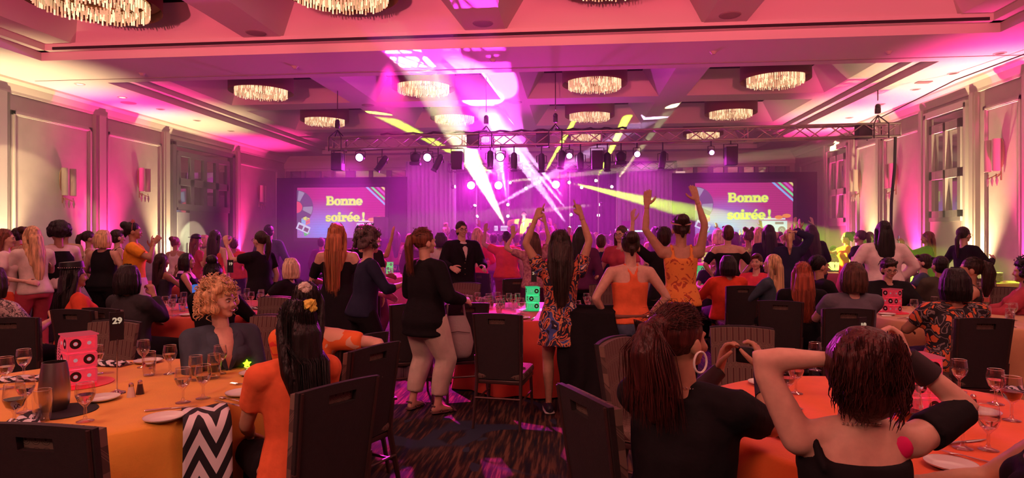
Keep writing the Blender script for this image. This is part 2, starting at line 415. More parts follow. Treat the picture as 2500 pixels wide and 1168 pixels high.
# cornice along the walls
for nm, x, sx in (('trim_1', XL, 1), ('trim_2', XR, -1)):
    g = G()
    prof = [(0,H-.30),(.05,H-.30),(.06,H-.24),(.12,H-.10),(.20,H-.04),(.22,H),(0,H)]
    n = len(prof); vs = [(x+sx*a, y, z) for y in (Y0, YB) for a, z in prof]
    g.add(vs, [(k, (k+1)%n, n+(k+1)%n, n+k) for k in range(n)]); struct(nm, g, trim_m)
# downlights, speakers and vents in the soffit
dl_m = mat('downlight_trim', (.5,.45,.42), .5); lit_m = emis('downlight_lit', (1,.75,.5), 3.0)
def downlight(x, y, z=H, lit=False, r=.09, lab=''):
    t = thing('downlight', lab, 'ceiling light', (x, y, z), 0, None)
    g = G(); g.lathe([(r*.7,-.002),(r*.75,-.012),(r,-.012),(r+.01,0)], 18); part('trim_ring', g, dl_m, t)
    g = G(); g.lathe([(.001,.0-.004),(r*.7,-.004)], 18); part('lens', g, lit_m if lit else mat('downlight_off', (.10,.06,.06), .6), t)
spots = [(-10.9, YW(140, -10.9)+.6, True, 'lit recessed downlight in the soffit above the twin sconce with the long shadows'),
         (-10.9, 14.0, True, 'lit recessed downlight in the soffit between two pink uplit panels'),
         (-10.9, 15.4, False, 'unlit recessed downlight above the first pink pilaster'),
         (-10.9, 17.0, False, 'unlit recessed downlight above the mirrored doors'),
         (-10.9, 18.8, False, 'unlit recessed downlight past the mirrored doors'),
         (7.9, 12.2, False, 'unlit recessed downlight in the pink washed soffit over the tall sconce'),
         (7.9, 13.6, False, 'second unlit recessed downlight over the tall window'),
         (7.9, 15.0, False, 'third unlit recessed downlight close to the ceiling vent'),
         (7.9, 16.6, False, 'unlit recessed downlight in front of the chain hoist'),
         (7.9, 18.4, False, 'unlit recessed downlight behind the chain hoist'),
         (7.9, 20.2, False, 'unlit recessed downlight over the distant pale window')]
for x, y, l, lab in spots: downlight(x, y, H, l, .1, lab)
for k, (x, y) in enumerate([(-5.5, 11.8), (-1.5, 11.7), (2.6, 11.6), (5.8, 11.9), (-8.9, 12.0)]):
    t = thing('ceiling_sensor', ['small round detector on the wide ceiling beam, first from the lit downlights','small round detector on the wide ceiling beam above the dance floor','small round detector on the wide ceiling beam past the middle','small round detector on the wide ceiling beam close to the track end','small round detector on the beam beside the soffit corner'][k], 'detector', (x, y, H))
    g = G(); g.lathe([(.001,-.05),(.03,-.05),(.05,-.02),(.07,0)], 14); part('sensor_cap', g, dl_m, t)
for k, (x, y) in enumerate([(-5.67, 10.6), (-1.52, 10.5), (2.62, 10.5), (-11.2, 14.6), (-1.52, 16.75), (-5.67, 16.75)]):
    z = GP if k in (0,1,2,4,5) else H
    t = thing('ceiling_speaker', ['round grille speaker in the beam beside the dark coffer corner','round grille speaker in the middle beam of the near coffers','round grille speaker between the two near coffers over the pink dress','round grille speaker in the soffit between downlights','round grille speaker in the violet lit beam over the dance floor','round grille speaker in the beam by the lime beam spot'][k], 'speaker', (x, y, z))
    g = G(); g.lathe([(.001,-.012),(.14,-.012),(.17,-.008),(.18,0)], 20); part('grille', g, mat('grille', (.32,.26,.26), .8), t)
t = thing('ceiling_vent', 'small rectangular ceiling vent above the tall window', 'vent', (7.7, 14.3, H))
g = G(); g.box((0,0,-.01), (.3,.16,.02)); part('frame', g, dl_m, t)
for k in range(3): g = G(); g.box((0,-.05+.05*k,-.025), (.26,.02,.01)); part('slat', g, dl_m, t)
# ---- wall panels with raised mouldings
def moulding(name, x, sx, ya, yb, za, zb, m=trim_m, w=.10):
    "rectangular picture-frame moulding on a side wall, stepped profile"
    g = G()
    for (dw, dp) in ((0, .035), (w*.45, .055)):
        ww = w - dw if dw == 0 else w*.35
        a, b, c, d = ya+dw, yb-dw, za+dw, zb-dw
        for (y0_, y1_, z0_, z1_) in ((a, a+ww, c, d), (b-ww, b, c, d), (a, b, c, c+ww), (a, b, d-ww, d)):
            g.box((x+sx*dp/2, (y0_+y1_)/2, (z0_+z1_)/2), (dp, y1_-y0_, z1_-z0_))
    return struct(name, g, m)
def pilaster(name, x, sx, y, w=.34):
    g = G(); g.box((x+sx*.05, y, (H-.3)/2), (.10, w, H-.3)); g.box((x+sx*.11, y, (H-.3)/2), (.03, w*.55, H-.3)); struct(name, g, trim_m)
k = 3
for a, b in ((11.2-3.4, 11.6), (12.2, 14.45), (14.95, 17.1), (21.35, 24.3)):
    moulding('trim_%d' % k, XL, 1, a, b, .5, 4.35); k += 1
for y in (11.9, 14.7, 17.25, 21.2): pilaster('trim_%d' % k, XL, 1, y, .28 if y in (17.25, 21.2) else .4); k += 1
for a, b in ((8.6, 12.4), (12.75, 13.9), (16.25, 18.1), (18.4, 19.7), (22.1, 24.4)):
    moulding('trim_%d' % k, XR, -1, a, b, .5, 4.35); k += 1
for y in (12.58, 14.15, 16.1, 18.25, 20.0, 21.95): pilaster('trim_%d' % k, XR, -1, y, .22); k += 1
g = G(); g.box((XL+.02, (Y0+YB)/2, .1), (.04, YB-Y0, .2)); struct('baseboard_left', g, trim_m)
g = G(); g.box((XR-.02, (Y0+YB)/2, .1), (.04, YB-Y0, .2)); struct('baseboard_right', g, trim_m)
# ---- mirrored double door, left wall
def sidebox(g, x, sx, d0, d1, ya, yb, za, zb): g.box((x+sx*(d0+d1)/2, (ya+yb)/2, (za+zb)/2), (d1-d0, yb-ya, zb-za))
ya, yb = 17.5, 20.95
g = G(); sidebox(g, XL, 1, 0, .02, ya, yb, 0, 4.45); D1 = struct('door_1', g, mirror_m)
g = G()
sidebox(g, XL, 1, .02, .12, ya, ya+.16, 0, 4.5); sidebox(g, XL, 1, .02, .12, yb-.16, yb, 0, 4.5); sidebox(g, XL, 1, .02, .12, ya, yb, 4.4, 4.55)
sidebox(g, XL, 1, .02, .08, ya+.3, yb-.3, 2.42, 2.62); sidebox(g, XL, 1, .02, .08, ya+.3, yb-.3, 4.1, 4.25)
struct('door_frame', g, mat('grey_frame', (.10,.09,.11), .45), parent=D1)
fr_m = MATS['grey_frame']
n = 4; yy = [ya+.35 + (yb-ya-.7)*i/n for i in range(n+1)]
for i in range(n+1):
    g = G(); sidebox(g, XL, 1, .02, .07, yy[i]-.09, yy[i]+.09, 2.5, 4.2); struct('mullion', g, fr_m, parent=D1)
g = G(); sidebox(g, XL, 1, .02, .07, ya+.35, yb-.35, 3.2, 3.42); struct('transom', g, fr_m, parent=D1)
g = G(); sidebox(g, XL, 1, .02, .05, ya+.9, yb-.35, 0, 2.42); struct('door_panel', g, mat('door_leaf', (.12,.09,.12), .5), parent=D1)
g = G(); sidebox(g, XL, 1, .02, .09, ya+.25, ya+.85, 0, 2.35); lf = struct('door_leaf', g, mat('door_leaf_edge', (.3,.33,.36), .35), parent=D1)
g = G(); g.tube((XL+.13, ya+.7, 1.0), (XL+.13, ya+.7, 1.4), .02); struct('door_handle', g, mat('chrome', (.8,.78,.76), .15, metal=1), parent=D1)
# ---- tall pale windows with doors beneath, right wall
white_m = mat('white_joinery', (.72,.68,.62), .45)
def tall_window(name, ya, yb):
    w_ = yb-ya
    g = G(); sidebox(g, XR, -1, 0, .02, ya, yb, 2.05, 4.45); W = struct(name, g, mirror_m)
    g = G()
    for (a, b, c, d) in ((ya,ya+.07,0,4.55),(yb-.07,yb,0,4.55),(ya,yb,4.45,4.6)): sidebox(g, XR, -1, 0, .12, a, b, c, d)
    struct('casing', g, white_m, parent=W)
    a0, a1 = ya+.2, yb-.2; st_ = .11
    for (a, b, c, d) in ((a0,a0+st_,2.05,4.25),(a1-st_,a1,2.05,4.25),((a0+a1)/2-.045,(a0+a1)/2+.045,2.05,4.25),(a0,a1,4.05,4.25),(a0,a1,2.95,3.15),(a0,a1,1.95,2.2)):
        g = G(); sidebox(g, XR, -1, .02, .10, a, b, c, d); struct('sash_bar', g, white_m, parent=W)
    g = G(); sidebox(g, XR, -1, .02, .07, a0, a1, 0, 1.95); struct('lower_panel', g, mat('lower_door', (.5,.42,.38), .5), parent=W)
    g = G(); sidebox(g, XR, -1, .07, .09, a0+.12, a1-.12, .9, 1.02); struct('rail_panel', g, white_m, parent=W)
tall_window('window_1', 14.35, 15.95); tall_window('window_2', 20.15, 21.8)
# ---- back wall: mirrored clerestory panels
clm = mirror_m
def back_panels(name, x0, x1, n, za=3.35, zb=4.35):
    g = G(); g.box(((x0+x1)/2, YB-.02, (za+zb)/2), (x1-x0, .04, zb-za)); W = struct(name, g, clm)
    g = G(); g.box(((x0+x1)/2, YB-.06, zb+.04), (x1-x0+.1, .12, .08)); g.box(((x0+x1)/2, YB-.06, za-.04), (x1-x0+.1, .12, .08)); struct('frame', g, trim_m, parent=W)
    for i in range(n+1):
        g = G(); g.box((x0+(x1-x0)*i/n, YB-.07, (za+zb)/2), (.14 if i%2 else .2, .10, zb-za)); struct('mullion', g, mat('mauve_frame', (.30,.24,.26), .5), parent=W)
back_panels('window_3', -11.9, -9.3, 4); back_panels('window_4', -9.1, -6.0, 4); back_panels('window_5', 4.3, 8.4, 7)
g = G(); g.box((0,0,0), (20.8,.06,.3)); o = struct('trim_%d' % k, g, trim_m); o.location = (-1.7, YB-.03, 4.62); k += 1
# exit sign on back wall
t = thing('exit_sign', 'small pale lit exit sign on the far wall above the second screen', 'sign', (XW(1660, YB), YB-.1, 3.78+.35))
g = G(); g.bevbox((0,0,0), (.36,.06,.12), .01); part('sign_box', g, emis('sign_glow', (1,.55,.5), .9), t)
# ================================================================= CHANDELIERS
cr_a = mat('crystal_glow', (.8,.7,.5), .15, emit=(1,.74,.42), es=1.15); cr_b = mat('crystal_glow_dim', (.7,.55,.4), .2, emit=(1,.64,.32), es=.42)  # bulb light put into the crystals as emission, in two strengths
drum_m = mat('drum_mesh', (.14,.03,.03), .6); gold_m = mat('gilt_metal', (.55,.36,.18), .35, metal=.8)

def chandelier(x, y, z, R, lab):
    t = thing('crystal_chandelier', lab, 'chandelier', (x, y, z), 0, None)
    g = G(); rr = _r.Random(3)
    gA, gB = G(), G()
    for (rad, n, l0, z1) in ((R, 84, .17, .20), (R*.93, 76, .15, .24), (R*.78, 60, .15, .19), (R*.62, 46, .13, .17), (R*.46, 36, .12, .16), (R*.30, 24, .11, .15)):
        for i in range(n):
            a = 2*PI*i/n + rr.uniform(-.01,.01); l = l0*rr.uniform(.85,1.1); w_ = .011*R/.62
            gg = gA if rr.random() < .42 else gB
            M_ = Matrix.Rotation(a, 3, 'Z')
            gg.box(M_ @ V(rad, 0, z1-l/2), (w_, w_*1.6, l), M_)
            if rr.random() < .5: gA.ball(M_ @ V(rad+.004, 0, z1-l*rr.random()), w_*.8, None, 4, 3)
    o = part('crystal_drops', gB, cr_b, t, False); o['kind'] = 'stuff'
    o = part('crystal_beads', gA, cr_a, t, False); o['kind'] = 'stuff'
    g = G()
    for rad in (R, R*.93, R*.78, R*.62): g.lathe([(rad-.012,.22),(rad-.012,.26),(rad+.012,.26),(rad+.012,.22),(rad-.012,.22)], 40)
    part('ring_frame', g, gold_m, t)
    g = G(); g.lathe([(R*1.24,.12),(R*1.24,.52)], 44); part('drum_shade', g, drum_m, t)
    g = G(); g.lathe([(.001,.27),(R*1.22,.27)], 40); part('canopy_plate', g, mat('canopy_plate', (.30,.10,.07), .6), t)
    g = G(); g.tube((0,0,.27), (0,0,TOP+.35-z), .02); part('stem', g, gold_m, t)
    return t
hcol = ['over the mirrored doors side', 'over the man in the dark suit', 'over the pink dress side', 'over the serving side']
seen = {(0,0):'large crystal chandelier cut by the picture top, over the panel with the sconce shadows', (0,1):'large crystal chandelier cut by the picture top, ahead of the track slot',
        (0,2):'sliver of a crystal chandelier at the very top above the magenta haze'}
def chan(bi, ri, ci, lab, dx=0, dy=0, R=.62, z=5.10): return chandelier(CX[ci]+dx, rows[bi][ri]+dy, z, R, lab)
chan(0, 1, 0, seen[(0,0)], R=.80, z=5.26); chan(0, 1, 1, seen[(0,1)], R=.74, z=5.30); chan(0, 1, 2, seen[(0,2)], R=.72, z=5.36)
nm0 = ['crystal chandelier, first of four just past the wide beam, warm ring', 'crystal chandelier, second of four just past the wide beam, pale in haze', 'crystal chandelier, third of four just past the wide beam, bright ring', 'crystal chandelier, fourth of four just past the wide beam, toward the hoist']
nm1 = ['crystal chandelier above the truss chain at the screen with the hidden corner', 'crystal chandelier in the magenta haze of the middle row', 'crystal chandelier of the middle row beside the lime beam', 'middle row crystal chandelier over the hanging speaker by the second screen']
nm2 = ['small distant chandelier half lost in haze behind the first screen', 'small distant chandelier lost in haze over the truss', 'small distant chandelier above the truss between the lime beams', 'unlit looking distant chandelier over the second screen']
for ci in range(4):
    chan(1, 0, ci, nm0[ci]); chan(1, 1, ci, nm1[ci], z=5.12, R=.60)
    if ci: chan(1, 2, ci, nm2[ci], z=5.12, R=.56)
# ================================================================= SCONCES
shade_m = mat('sconce_shade', (.62,.52,.42), .6); cryst_m = mat('sconce_crystal', (.7,.55,.5), .1, metal=.5)
def sconce(x, y, z, sx, lab, s=1.0):
    t = thing('wall_sconce', lab, 'wall lamp', (x, y, z))
    for dy in (-.14, .14):
        g = G(); g.lathe([(.085*s,-.38*s),(.085*s,.38*s),(.078*s,.38*s),(.078*s,-.38*s),(.085*s,-.38*s)], 20, (sx*.20, dy*s, 0)); part('shade', g, shade_m, t)
    g = G(); g.ball((sx*.03,0,.05), (.03,.10,.30)); part('backplate', g, gold_m, t)
    g = G(); g.path([(sx*.03,0,-.36),(sx*.2,-.14*s,-.46),(sx*.2,-.14*s,-.38)], .012); g.path([(sx*.03,0,-.36),(sx*.2,.14*s,-.46),(sx*.2,.14*s,-.38)], .012)
    g.tube((sx*.03,0,-.1),(sx*.03,0,-.5),.015); part('arm', g, gold_m, t)
    g = G()
    for dy in (-.14, 0, .14): g.loft([(sx*.2,dy,-.44),(sx*.2,dy,-.52),(sx*.2,dy,-.62)], [.012,.03,.006], 6)
    part('crystal_drop', g, cryst_m, t)
for px, py, X_, lab in ((150,445,XL,'twin cylinder wall sconce casting long shadows on the cream panel'), (338,440,XL,'twin cylinder wall sconce on the rose panel beside the pink pilaster'), (631,474,XL,'small wall sconce on the panel next to the first screen'),
                        (2448,380,XR,'twin cylinder wall sconce above the serving table with plates'), (2190,430,XR,'twin cylinder wall sconce beside the cable hanging from the truss'), (2101,442,XR,'single-looking wall sconce on the panel left of the warm pilaster'.replace('left of','short of'))):
    Y_ = YW(px, X_); zc = Y_*CC - X_*SS; sconce(X_, Y_, CAMH+(578-py)/F*zc, 1 if X_ < 0 else -1, lab, .85)
# small projector pin spots that throw the scalloped warm light on the sconce panel
light('panel_spot', 'SPOT', (-9.9, 9.8, 4.8), 420, WARM, .03, (XL, 12.9, 2.4), 26, .25)
# ================================================================= TRUSSES
tr_m = mat('truss_aluminium', (.50,.42,.42), .35, metal=.7); trd_m = mat('truss_dark', (.10,.06,.07), .5, metal=.3)
_tube = {}
def rod(parent, name, a, b, r, m):
    a, b = Vector(a), Vector(b); L = (b-a).length; k = (round(L, 3), r, m.name)
    if k not in _tube:
        g = G(); g.tube((0,0,0), (0,0,L), r, 6); _tube[k] = g.mesh(name, m)
    o = link(name, _tube[k], parent, a); o.rotation_mode = 'QUATERNION'; o.rotation_quaternion = (b-a).to_track_quat('Z', 'Y'); return o
def truss(a, b, lab, m, box=.29, step=.40, r=.025, nseg=4):
    a, b = Vector(a), Vector(b); L = (b-a).length; t = thing('lighting_truss', lab, 'truss', a)
    d = (b-a).normalized(); up = V(0,0,1); sd = d.cross(up).normalized(); up = sd.cross(d); h = box/2
    cs = [(sd*i*h + up*j*h) for i, j in ((-1,-1),(-1,1),(1,1),(1,-1))]
    for c in cs: rod(t, 'chord', c, c + d*L, r, m)
    n = max(2, int(round(L/step)))
    for f in range(4):
        c0, c1 = cs[f], cs[(f+1) % 4]
        for i in range(n):
            p = c0 if i % 2 == 0 else c1; q = c1 if i % 2 == 0 else c0
            rod(t, 'brace', p + d*(L*i/n), q + d*(L*(i+1)/n), r*.55, m)
    for i in range(nseg+1):
        for f in range(4): rod(t, 'end_strut', cs[f] + d*(L*i/nseg), cs[(f+1) % 4] + d*(L*i/nseg), r*.7, m)
    return t
TZ = lambda x: 3.93 + (x+6)*.0095
truss((-6.05,15,TZ(-6)), (7.5,15,TZ(7.5)), 'long box truss of bare aluminium hung across the hall with lamps under it', tr_m)
truss((XW(1095,21.75),21.75,4.06), (XW(1650,21.75),21.75,4.06), 'rear box truss over the stage, seen below the long one', trd_m, .28, .4, .02, 3)
# cables draped over the long truss
def cable(pts, r, lab, m=blk):
    g = G(); g.path(pts, r, 6); o = part('power_cable', g, m, None); return tag(o, lab, 'cable')
for k, (a, b) in enumerate(((930,1190),(1355,1530),(1130,1340))):
    xa, xb = XW(a, 14.9), XW(b, 14.9); n = 16
    cable([(xa+(xb-xa)*i/n, 14.88+.02*math.sin(i*2.1), TZ(xa+(xb-xa)*i/n)+.19+.025*math.sin(i*1.7+k)) for i in range(n+1)], .028, ['bundle of black cables lying along the truss over the first pink lamps','bundle of black cables lying along the truss between the two lime beams','thin black cable looping over the truss in the haze'][k])
cable([(XW(2186,14.95),14.95,TZ(7)-.15), (XW(2184,15),15.0,3.2), (XW(2179,15),15.05,2.4), (XW(2176,15),15.02,1.6), (XW(2174,15),15,.9), (XW(2172,15),15,.02)], .035, 'thick black cable hanging from the truss end to the floor')
cable([(XW(2148,15.0),15.0,TZ(7)+.3), (7.95,13.6,4.86), (8.2,12.0,4.92)], .012, 'thin safety wire slanting from the hoist up along the soffit')
# hoists
ch_m = mat('hoist_chain', (.06,.03,.04), .4, metal=.6)
def hoist(px, lab, bag=True, zt=None):
    x = XW(px, 15); z0 = TZ(x); zt = zt or (TOP+.3); t = thing('chain_hoist', lab, 'hoist', (x, 15, z0))
    g = G(); g.bevbox((0,0,.47), (.11,.10,.14), .02); g.ball((0,0,.56), (.06,.06,.07)) ; part('motor', g, blk, t)
    g = G(); g.tube((0,0,.7), (0,0,zt-z0), .012, 6); part('chain', g, ch_m, t)
    g = G()
    for sx in (-1,1):
        for sy in (-1,1): g.path([(0,0,.36),(sx*.16,sy*.17,.14),(sx*.16,sy*.17,-.2)], .014)
    part('sling', g, blk, t)
    g = G(); g.path([(0,0,.36),(.03,0,.33),(0,0,.30),(-.03,0,.33),(0,0,.36)], .01); part('hook', g, ch_m, t)
    if bag: g = G(); g.bevbox((-.32,0,-.02), (.30,.26,.34), .02); part('chain_bag', g, blk, t)
hoist(824, 'chain hoist at the screen end of the long truss', False); hoist(1187, 'chain hoist with black box lost in the magenta haze'); hoist(1356, 'chain hoist with black chain bag at the middle of the truss'); hoist(2143, 'chain hoist under the soffit at the wall end of the truss', True, H)
# ---- fixtures
def fixture(px, py, kind, lab, zc=None, tilt=0.0, s=1.0):
    Y = 15.0; x = XW(px, Y); zc = Y*CC - x*SS; z = CAMH + (578-py)/F*zc; zt = TZ(x)-.11
    nmk = {'ell':'stage_spotlight','par':'wash_light','spk':'hanging_speaker','mov':'moving_head'}[kind]
    t = thing(nmk, lab, 'speaker' if kind == 'spk' else 'stage light', (x, Y, z))
    g = G(); hh = zt - z
    if kind == 'spk':
        g.bevbox((0,0,0), (.27*s,.28*s,.44*s), .02); part('cabinet', g, blk, t)
        g = G(); g.bevbox((0,-.145*s,0), (.24*s,.01,.40*s), .004); part('grille', g, mat('speaker_grille', (.03,.025,.03), .9), t)
        g = G()
        for sx in (-1,1): g.path([(sx*.16*s,0,-.05),(sx*.16*s,0,.29*s),(0,0,.29*s)], .012)
        g.tube((0,0,.29*s), (0,0,max(hh,.3)), .015); part('yoke', g, blk, t); return t
    g.tube((0,0,.14), (0,0,max(hh,.16)), .015); part('clamp', g, blk, t)
    g = G()
    for sx in (-1,1): g.path([(sx*.12*s,0,-.02),(sx*.12*s,0,.14),(0,0,.15)], .010)
    part('yoke', g, blk, t)
    R_ = Matrix.Rotation(tilt, 3, 'Y')
    g = G()
    if kind == 'ell':
        g.loft([R_@V(0,0,.15*s), R_@V(0,0,.02), R_@V(0,-.02,-.18*s)], [.075*s,.085*s,.075*s], 12); part('lamp_body', g, blk, t)
        g = G(); g.loft([R_@V(0,-.02,-.18*s), R_@V(0,-.03,-.25*s)], [.06*s,.09*s], 12, roundcap=False); part('lens_barrel', g, blk, t)
    elif kind == 'mov':
        g.ball((0,0,0), (.13*s,.12*s,.14*s)); g.bevbox((0,0,-.14*s), (.26*s,.2*s,.08), .02); part('head', g, blk, t)
    else:
        g.loft([(0,.16,.02),(0,0,0),(0,-.08,-.02)], [.07*s,.11*s,.12*s], 14, roundcap=False); part('housing', g, blk, t)
        g = G(); g.loft([(0,-.082,-.02),(0,-.09,-.022)], [.095*s,.09*s], 14, roundcap=False); part('lens', g, emis('magenta_lens', (1,.22,.9), 22 if s > .8 else 10), t)
    return t
for px, py, kd, lab, tl in ((825,396,'spk','black speaker hanging by the first screen beside a pink lamp',0),(933,398,'ell','tilted spotlight hanging between the first two pink lamps',.6),(1014,386,'mov','rounded moving lamp glowing pink beside the second pink lamp',0),
   (1070,396,'ell','tilted spotlight just past the second pink lamp',.45),(1117,392,'spk','black speaker in the haze past the second pink lamp',0),(1197,388,'ell','upright spotlight just before the third pink lamp',0),(1255,393,'ell','spotlight tinted magenta in the beam past the third pink lamp',0),
   (1322,395,'ell','dark upright spotlight under the middle of the truss',0),(1371,388,'ell','wide dark spotlight beside the lime beam',.1),(1417,393,'ell','dark spotlight between the fourth pink lamp and a speaker',0),(1458,391,'spk','large black speaker hanging between the lime beams',0),
   (1483,393,'ell','narrow spotlight touching the lime beam',0),(1516,384,'mov','stout moving lamp hanging past the lime beam',0),(1618,390,'ell','slim spotlight over the pale drape',.15),(1784,382,'spk','black speaker with wide yoke hanging over the second screen',0)):
    fixture(px, py, kd, lab, tilt=tl)
for i, (px, py, zc) in enumerate(PARS):
    fixture(px, py, 'par', ['glaring pink lamp over the first screen','glaring pink lamp second along the truss','glaring pink lamp third along the truss, in the haze','small pink lamp beside the lime beam','pink lamp over the pale drape','small pink lamp over the second screen'][i], s=1.0 if i < 3 else .72 if i<5 else .6)
# ================================================================= STAGE
velvet = mat('black_drape', (.018,.012,.022), .95, spec=.1)
stg = thing('stage', 'low black stage under the rear truss', 'stage', ((XW(1100,21)+XW(1650,21))/2, 22.4, 0))
g = G(); g.bevbox((0,0,.62), (8.0,4.6,.16), .02); part('deck', g, blk, stg)
g = G()
n = 160
g.sheet(lambda u, v: V(-4+8*u, -2.28+.03*math.sin(u*n), .54-.54*v), 320, 2); part('skirt', g, velvet, stg)
def drape(name, lab, xa, xb, y, z0, z1, m, nf, amp=.05, seed=0, th=.02):
    g = G(); L = xb-xa
    g.sheet(lambda u, v: V(xa+L*u, y + amp*math.sin(u*nf*2*PI + .8*math.sin(u*13+seed)) + .02*math.sin(u*31+v*3), z1+(z0-z1)*v), nf*12, 4)
    o = part(name, g, m, None, True, None)
    md = o.modifiers.new('s', 'SOLIDIFY'); md.thickness = th
    return tag(o, lab, 'curtain')
lav_m = mat('pale_drape', (.62,.58,.70), .8)
drape('stage_drape', 'pale lavender drape between the first screen and the stage', XW(990,22.0), XW(1112,22.0), 22.0, .05, 4.35, lav_m, 11, .05, 1)
drape('stage_drape', 'pale lavender drape behind the keyboards beside the second screen', XW(1505,22.0), XW(1642,22.0), 22.0, .05, 4.05, lav_m, 13, .05, 3)
drape('stage_drape', 'dark backdrop curtain at the rear of the stage', XW(1085,24.6), XW(1560,24.6), 24.6, 0.02, 4.3, mat('plum_drape', (.035,.02,.045), .9), 34, .06, 5)
# screens
def gradient_screen():
    m = bpy.data.materials.new('screen_picture'); m.use_nodes = True; nt = m.node_tree; nt.nodes.remove(nt.nodes['Principled BSDF'])
    tc = nt.nodes.new('ShaderNodeTexCoord'); mp = nt.nodes.new('ShaderNodeMapping'); mp.inputs['Location'].default_value = (.35,0,.55); mp.inputs['Scale'].default_value = (.55,1,.85)
    gr = nt.nodes.new('ShaderNodeTexGradient'); gr.gradient_type = 'SPHERICAL'; r = nt.nodes.new('ShaderNodeValToRGB')
    for p, c in ((0,(.42,.03,.16)),(.35,(.30,.07,.32)),(.62,(.17,.12,.60)),(1,(.14,.28,.82))):
        e = r.color_ramp.elements[0] if p == 0 else (r.color_ramp.elements[1] if p == 1 else r.color_ramp.elements.new(p)); e.position = p; e.color = (*c, 1)
    wv = nt.nodes.new('ShaderNodeTexWave'); wv.bands_direction = 'Z'; wv.inputs['Scale'].default_value = 5.2
    ml = nt.nodes.new('ShaderNodeMapRange'); ml.inputs[3].default_value = 1.0; ml.inputs[4].default_value = 1.35
    e = nt.nodes.new('ShaderNodeEmission'); L = nt.links.new
    L(tc.outputs['Object'], mp.inputs[0]); L(mp.outputs[0], gr.inputs[0]); L(gr.outputs[0], r.inputs[0]); L(r.outputs[0], e.inputs[0])
    L(tc.outputs['Object'], wv.inputs[0]); L(wv.outputs['Fac'], ml.inputs[0]); L(ml.outputs[0], e.inputs[1]); L(e.outputs[0], nt.nodes['Material Output'].inputs[0]); return m
scr_m = gradient_screen()
TO = Matrix.Rotation(PI/2, 3, 'X')     # xy artwork -> xz facing -y
def ell(cx, cy, rx, ry, n=24, a0=0, a1=2*PI): return [(cx+rx*math.cos(a0+(a1-a0)*i/n), cy+ry*math.sin(a0+(a1-a0)*i/n)) for i in range(n if a1-a0 > 6.2 else n+1)]
def ringp(g, cx, cy, r0, r1, h, a0=0, a1=2*PI, n=24, sy=1.0, isx=None):
    "flat ring sector, r0 inner (rx,ry) r1 outer"
    full = a1-a0 > 6.2; r0 = r0 if isinstance(r0, tuple) else (r0,r0*sy); r1 = r1 if isinstance(r1, tuple) else (r1,r1*sy); vs = []; fs = []
    for i in range(n+1):
        a = a0+(a1-a0)*i/n
        vs += [TO @ V(cx+r0[0]*math.cos(a), cy+r0[1]*math.sin(a), h), TO @ V(cx+r1[0]*math.cos(a), cy+r1[1]*math.sin(a), h)]
    for i in range(n): fs.append((2*i, 2*i+1, 2*i+3, 2*i+2))
    g.add(vs, fs)
def flat(g, poly, h): n = len(poly); g.add([TO @ V(x, y, h) for x, y in poly], [tuple(range(n))])
def rect(g, x0, y0, x1, y1, h): flat(g, [(x0,y0),(x1,y0),(x1,y1),(x0,y1)], h)
def glyph(g, ch, x, y, s, h, w=0.0):
    "chunky slab letters, x-height = s; returns advance; w fattens (outline)"
    def R_(a, b, c, d): rect(g, x+a*s-w, y+b*s-w, x+c*s+w, y+d*s+w, h)
    def O_(cx, cy, rx, ry, ix, iy, a0=0, a1=2*PI): ringp(g, x+cx*s, y+cy*s, (max(ix*s-w,.0), max(iy*s-w,.0)), (rx*s+w, ry*s+w), h, a0, a1)
    if ch == 'B':
        R_(.08,0,.5,1.42); R_(0,0,.9,.2); R_(0,1.22,.85,1.42)
        O_(.8,.42,.5,.42,.14,.2,-PI/2,PI/2); O_(.74,1.03,.42,.39,.12,.18,-PI/2,PI/2); R_(.45,0,.82,.22); R_(.45,.62,.82,.84); R_(.45,1.22,.78,1.42); return 1.38*s
    if ch == 'o': O_(.56,.5,.56,.53,.17,.33); return 1.16*s
    if ch == 'n':
        R_(.14,0,.5,1); R_(0,0,.64,.2); R_(0,.8,.4,1); O_(.78,.62,.42,.4,.08,.16,0,PI); R_(.84,0,1.2,.64); R_(.7,0,1.32,.2); return 1.36*s
    if ch in 'eé':
        O_(.54,.5,.54,.53,.16,.33,.05,PI*1.82); R_(.2,.38,1.06,.56)
        if ch == 'é': flat(g, [(x+.42*s-w,y+1.14*s-w),(x+.62*s,y+1.12*s-w),(x+.98*s+w,y+1.42*s),(x+.8*s,y+1.52*s+w),(x+.6*s-w,y+1.44*s)], h)
        return 1.12*s
    if ch == 'i': R_(.14,0,.5,1); R_(0,0,.64,.2); R_(0,.8,.4,1); O_(.32,1.28,.22,.2,0,0); return .68*s
    if ch == 'r': R_(.14,0,.5,1); R_(0,0,.7,.2); R_(0,.8,.4,1); O_(.74,.78,.24,.24,0,0); R_(.4,.72,.7,.94); return 1.0*s
    if ch == 's':
        O_(.45,.7,.42,.31,.12,.10,.1,PI*1.5); O_(.45,.3,.44,.31,.12,.10,-PI/2,PI*.55); O_(.45,.3,.44,.31,.12,.10,PI*.95,PI*1.5); R_(.3,.40,.6,.6); return .96*s
    if ch == '!':
        flat(g, [(x+.12*s-w,y+1.2*s),(x+.2*s-w,y+1.42*s+w),(x+.42*s+w,y+1.42*s+w),(x+.5*s+w,y+1.2*s),(x+.37*s+w,y+.48*s-w),(x+.25*s-w,y+.48*s-w)], h); O_(.31,.2,.22,.2,0,0); return .6*s
    return .5*s
def text(g, st, x, y, s, h, w=0.0):
    for ch in st: x += glyph(g, ch, x, y, s, h, w)*.93
    return x
def em(n, c, s=1.0): return emis('screen_'+n, c, s)
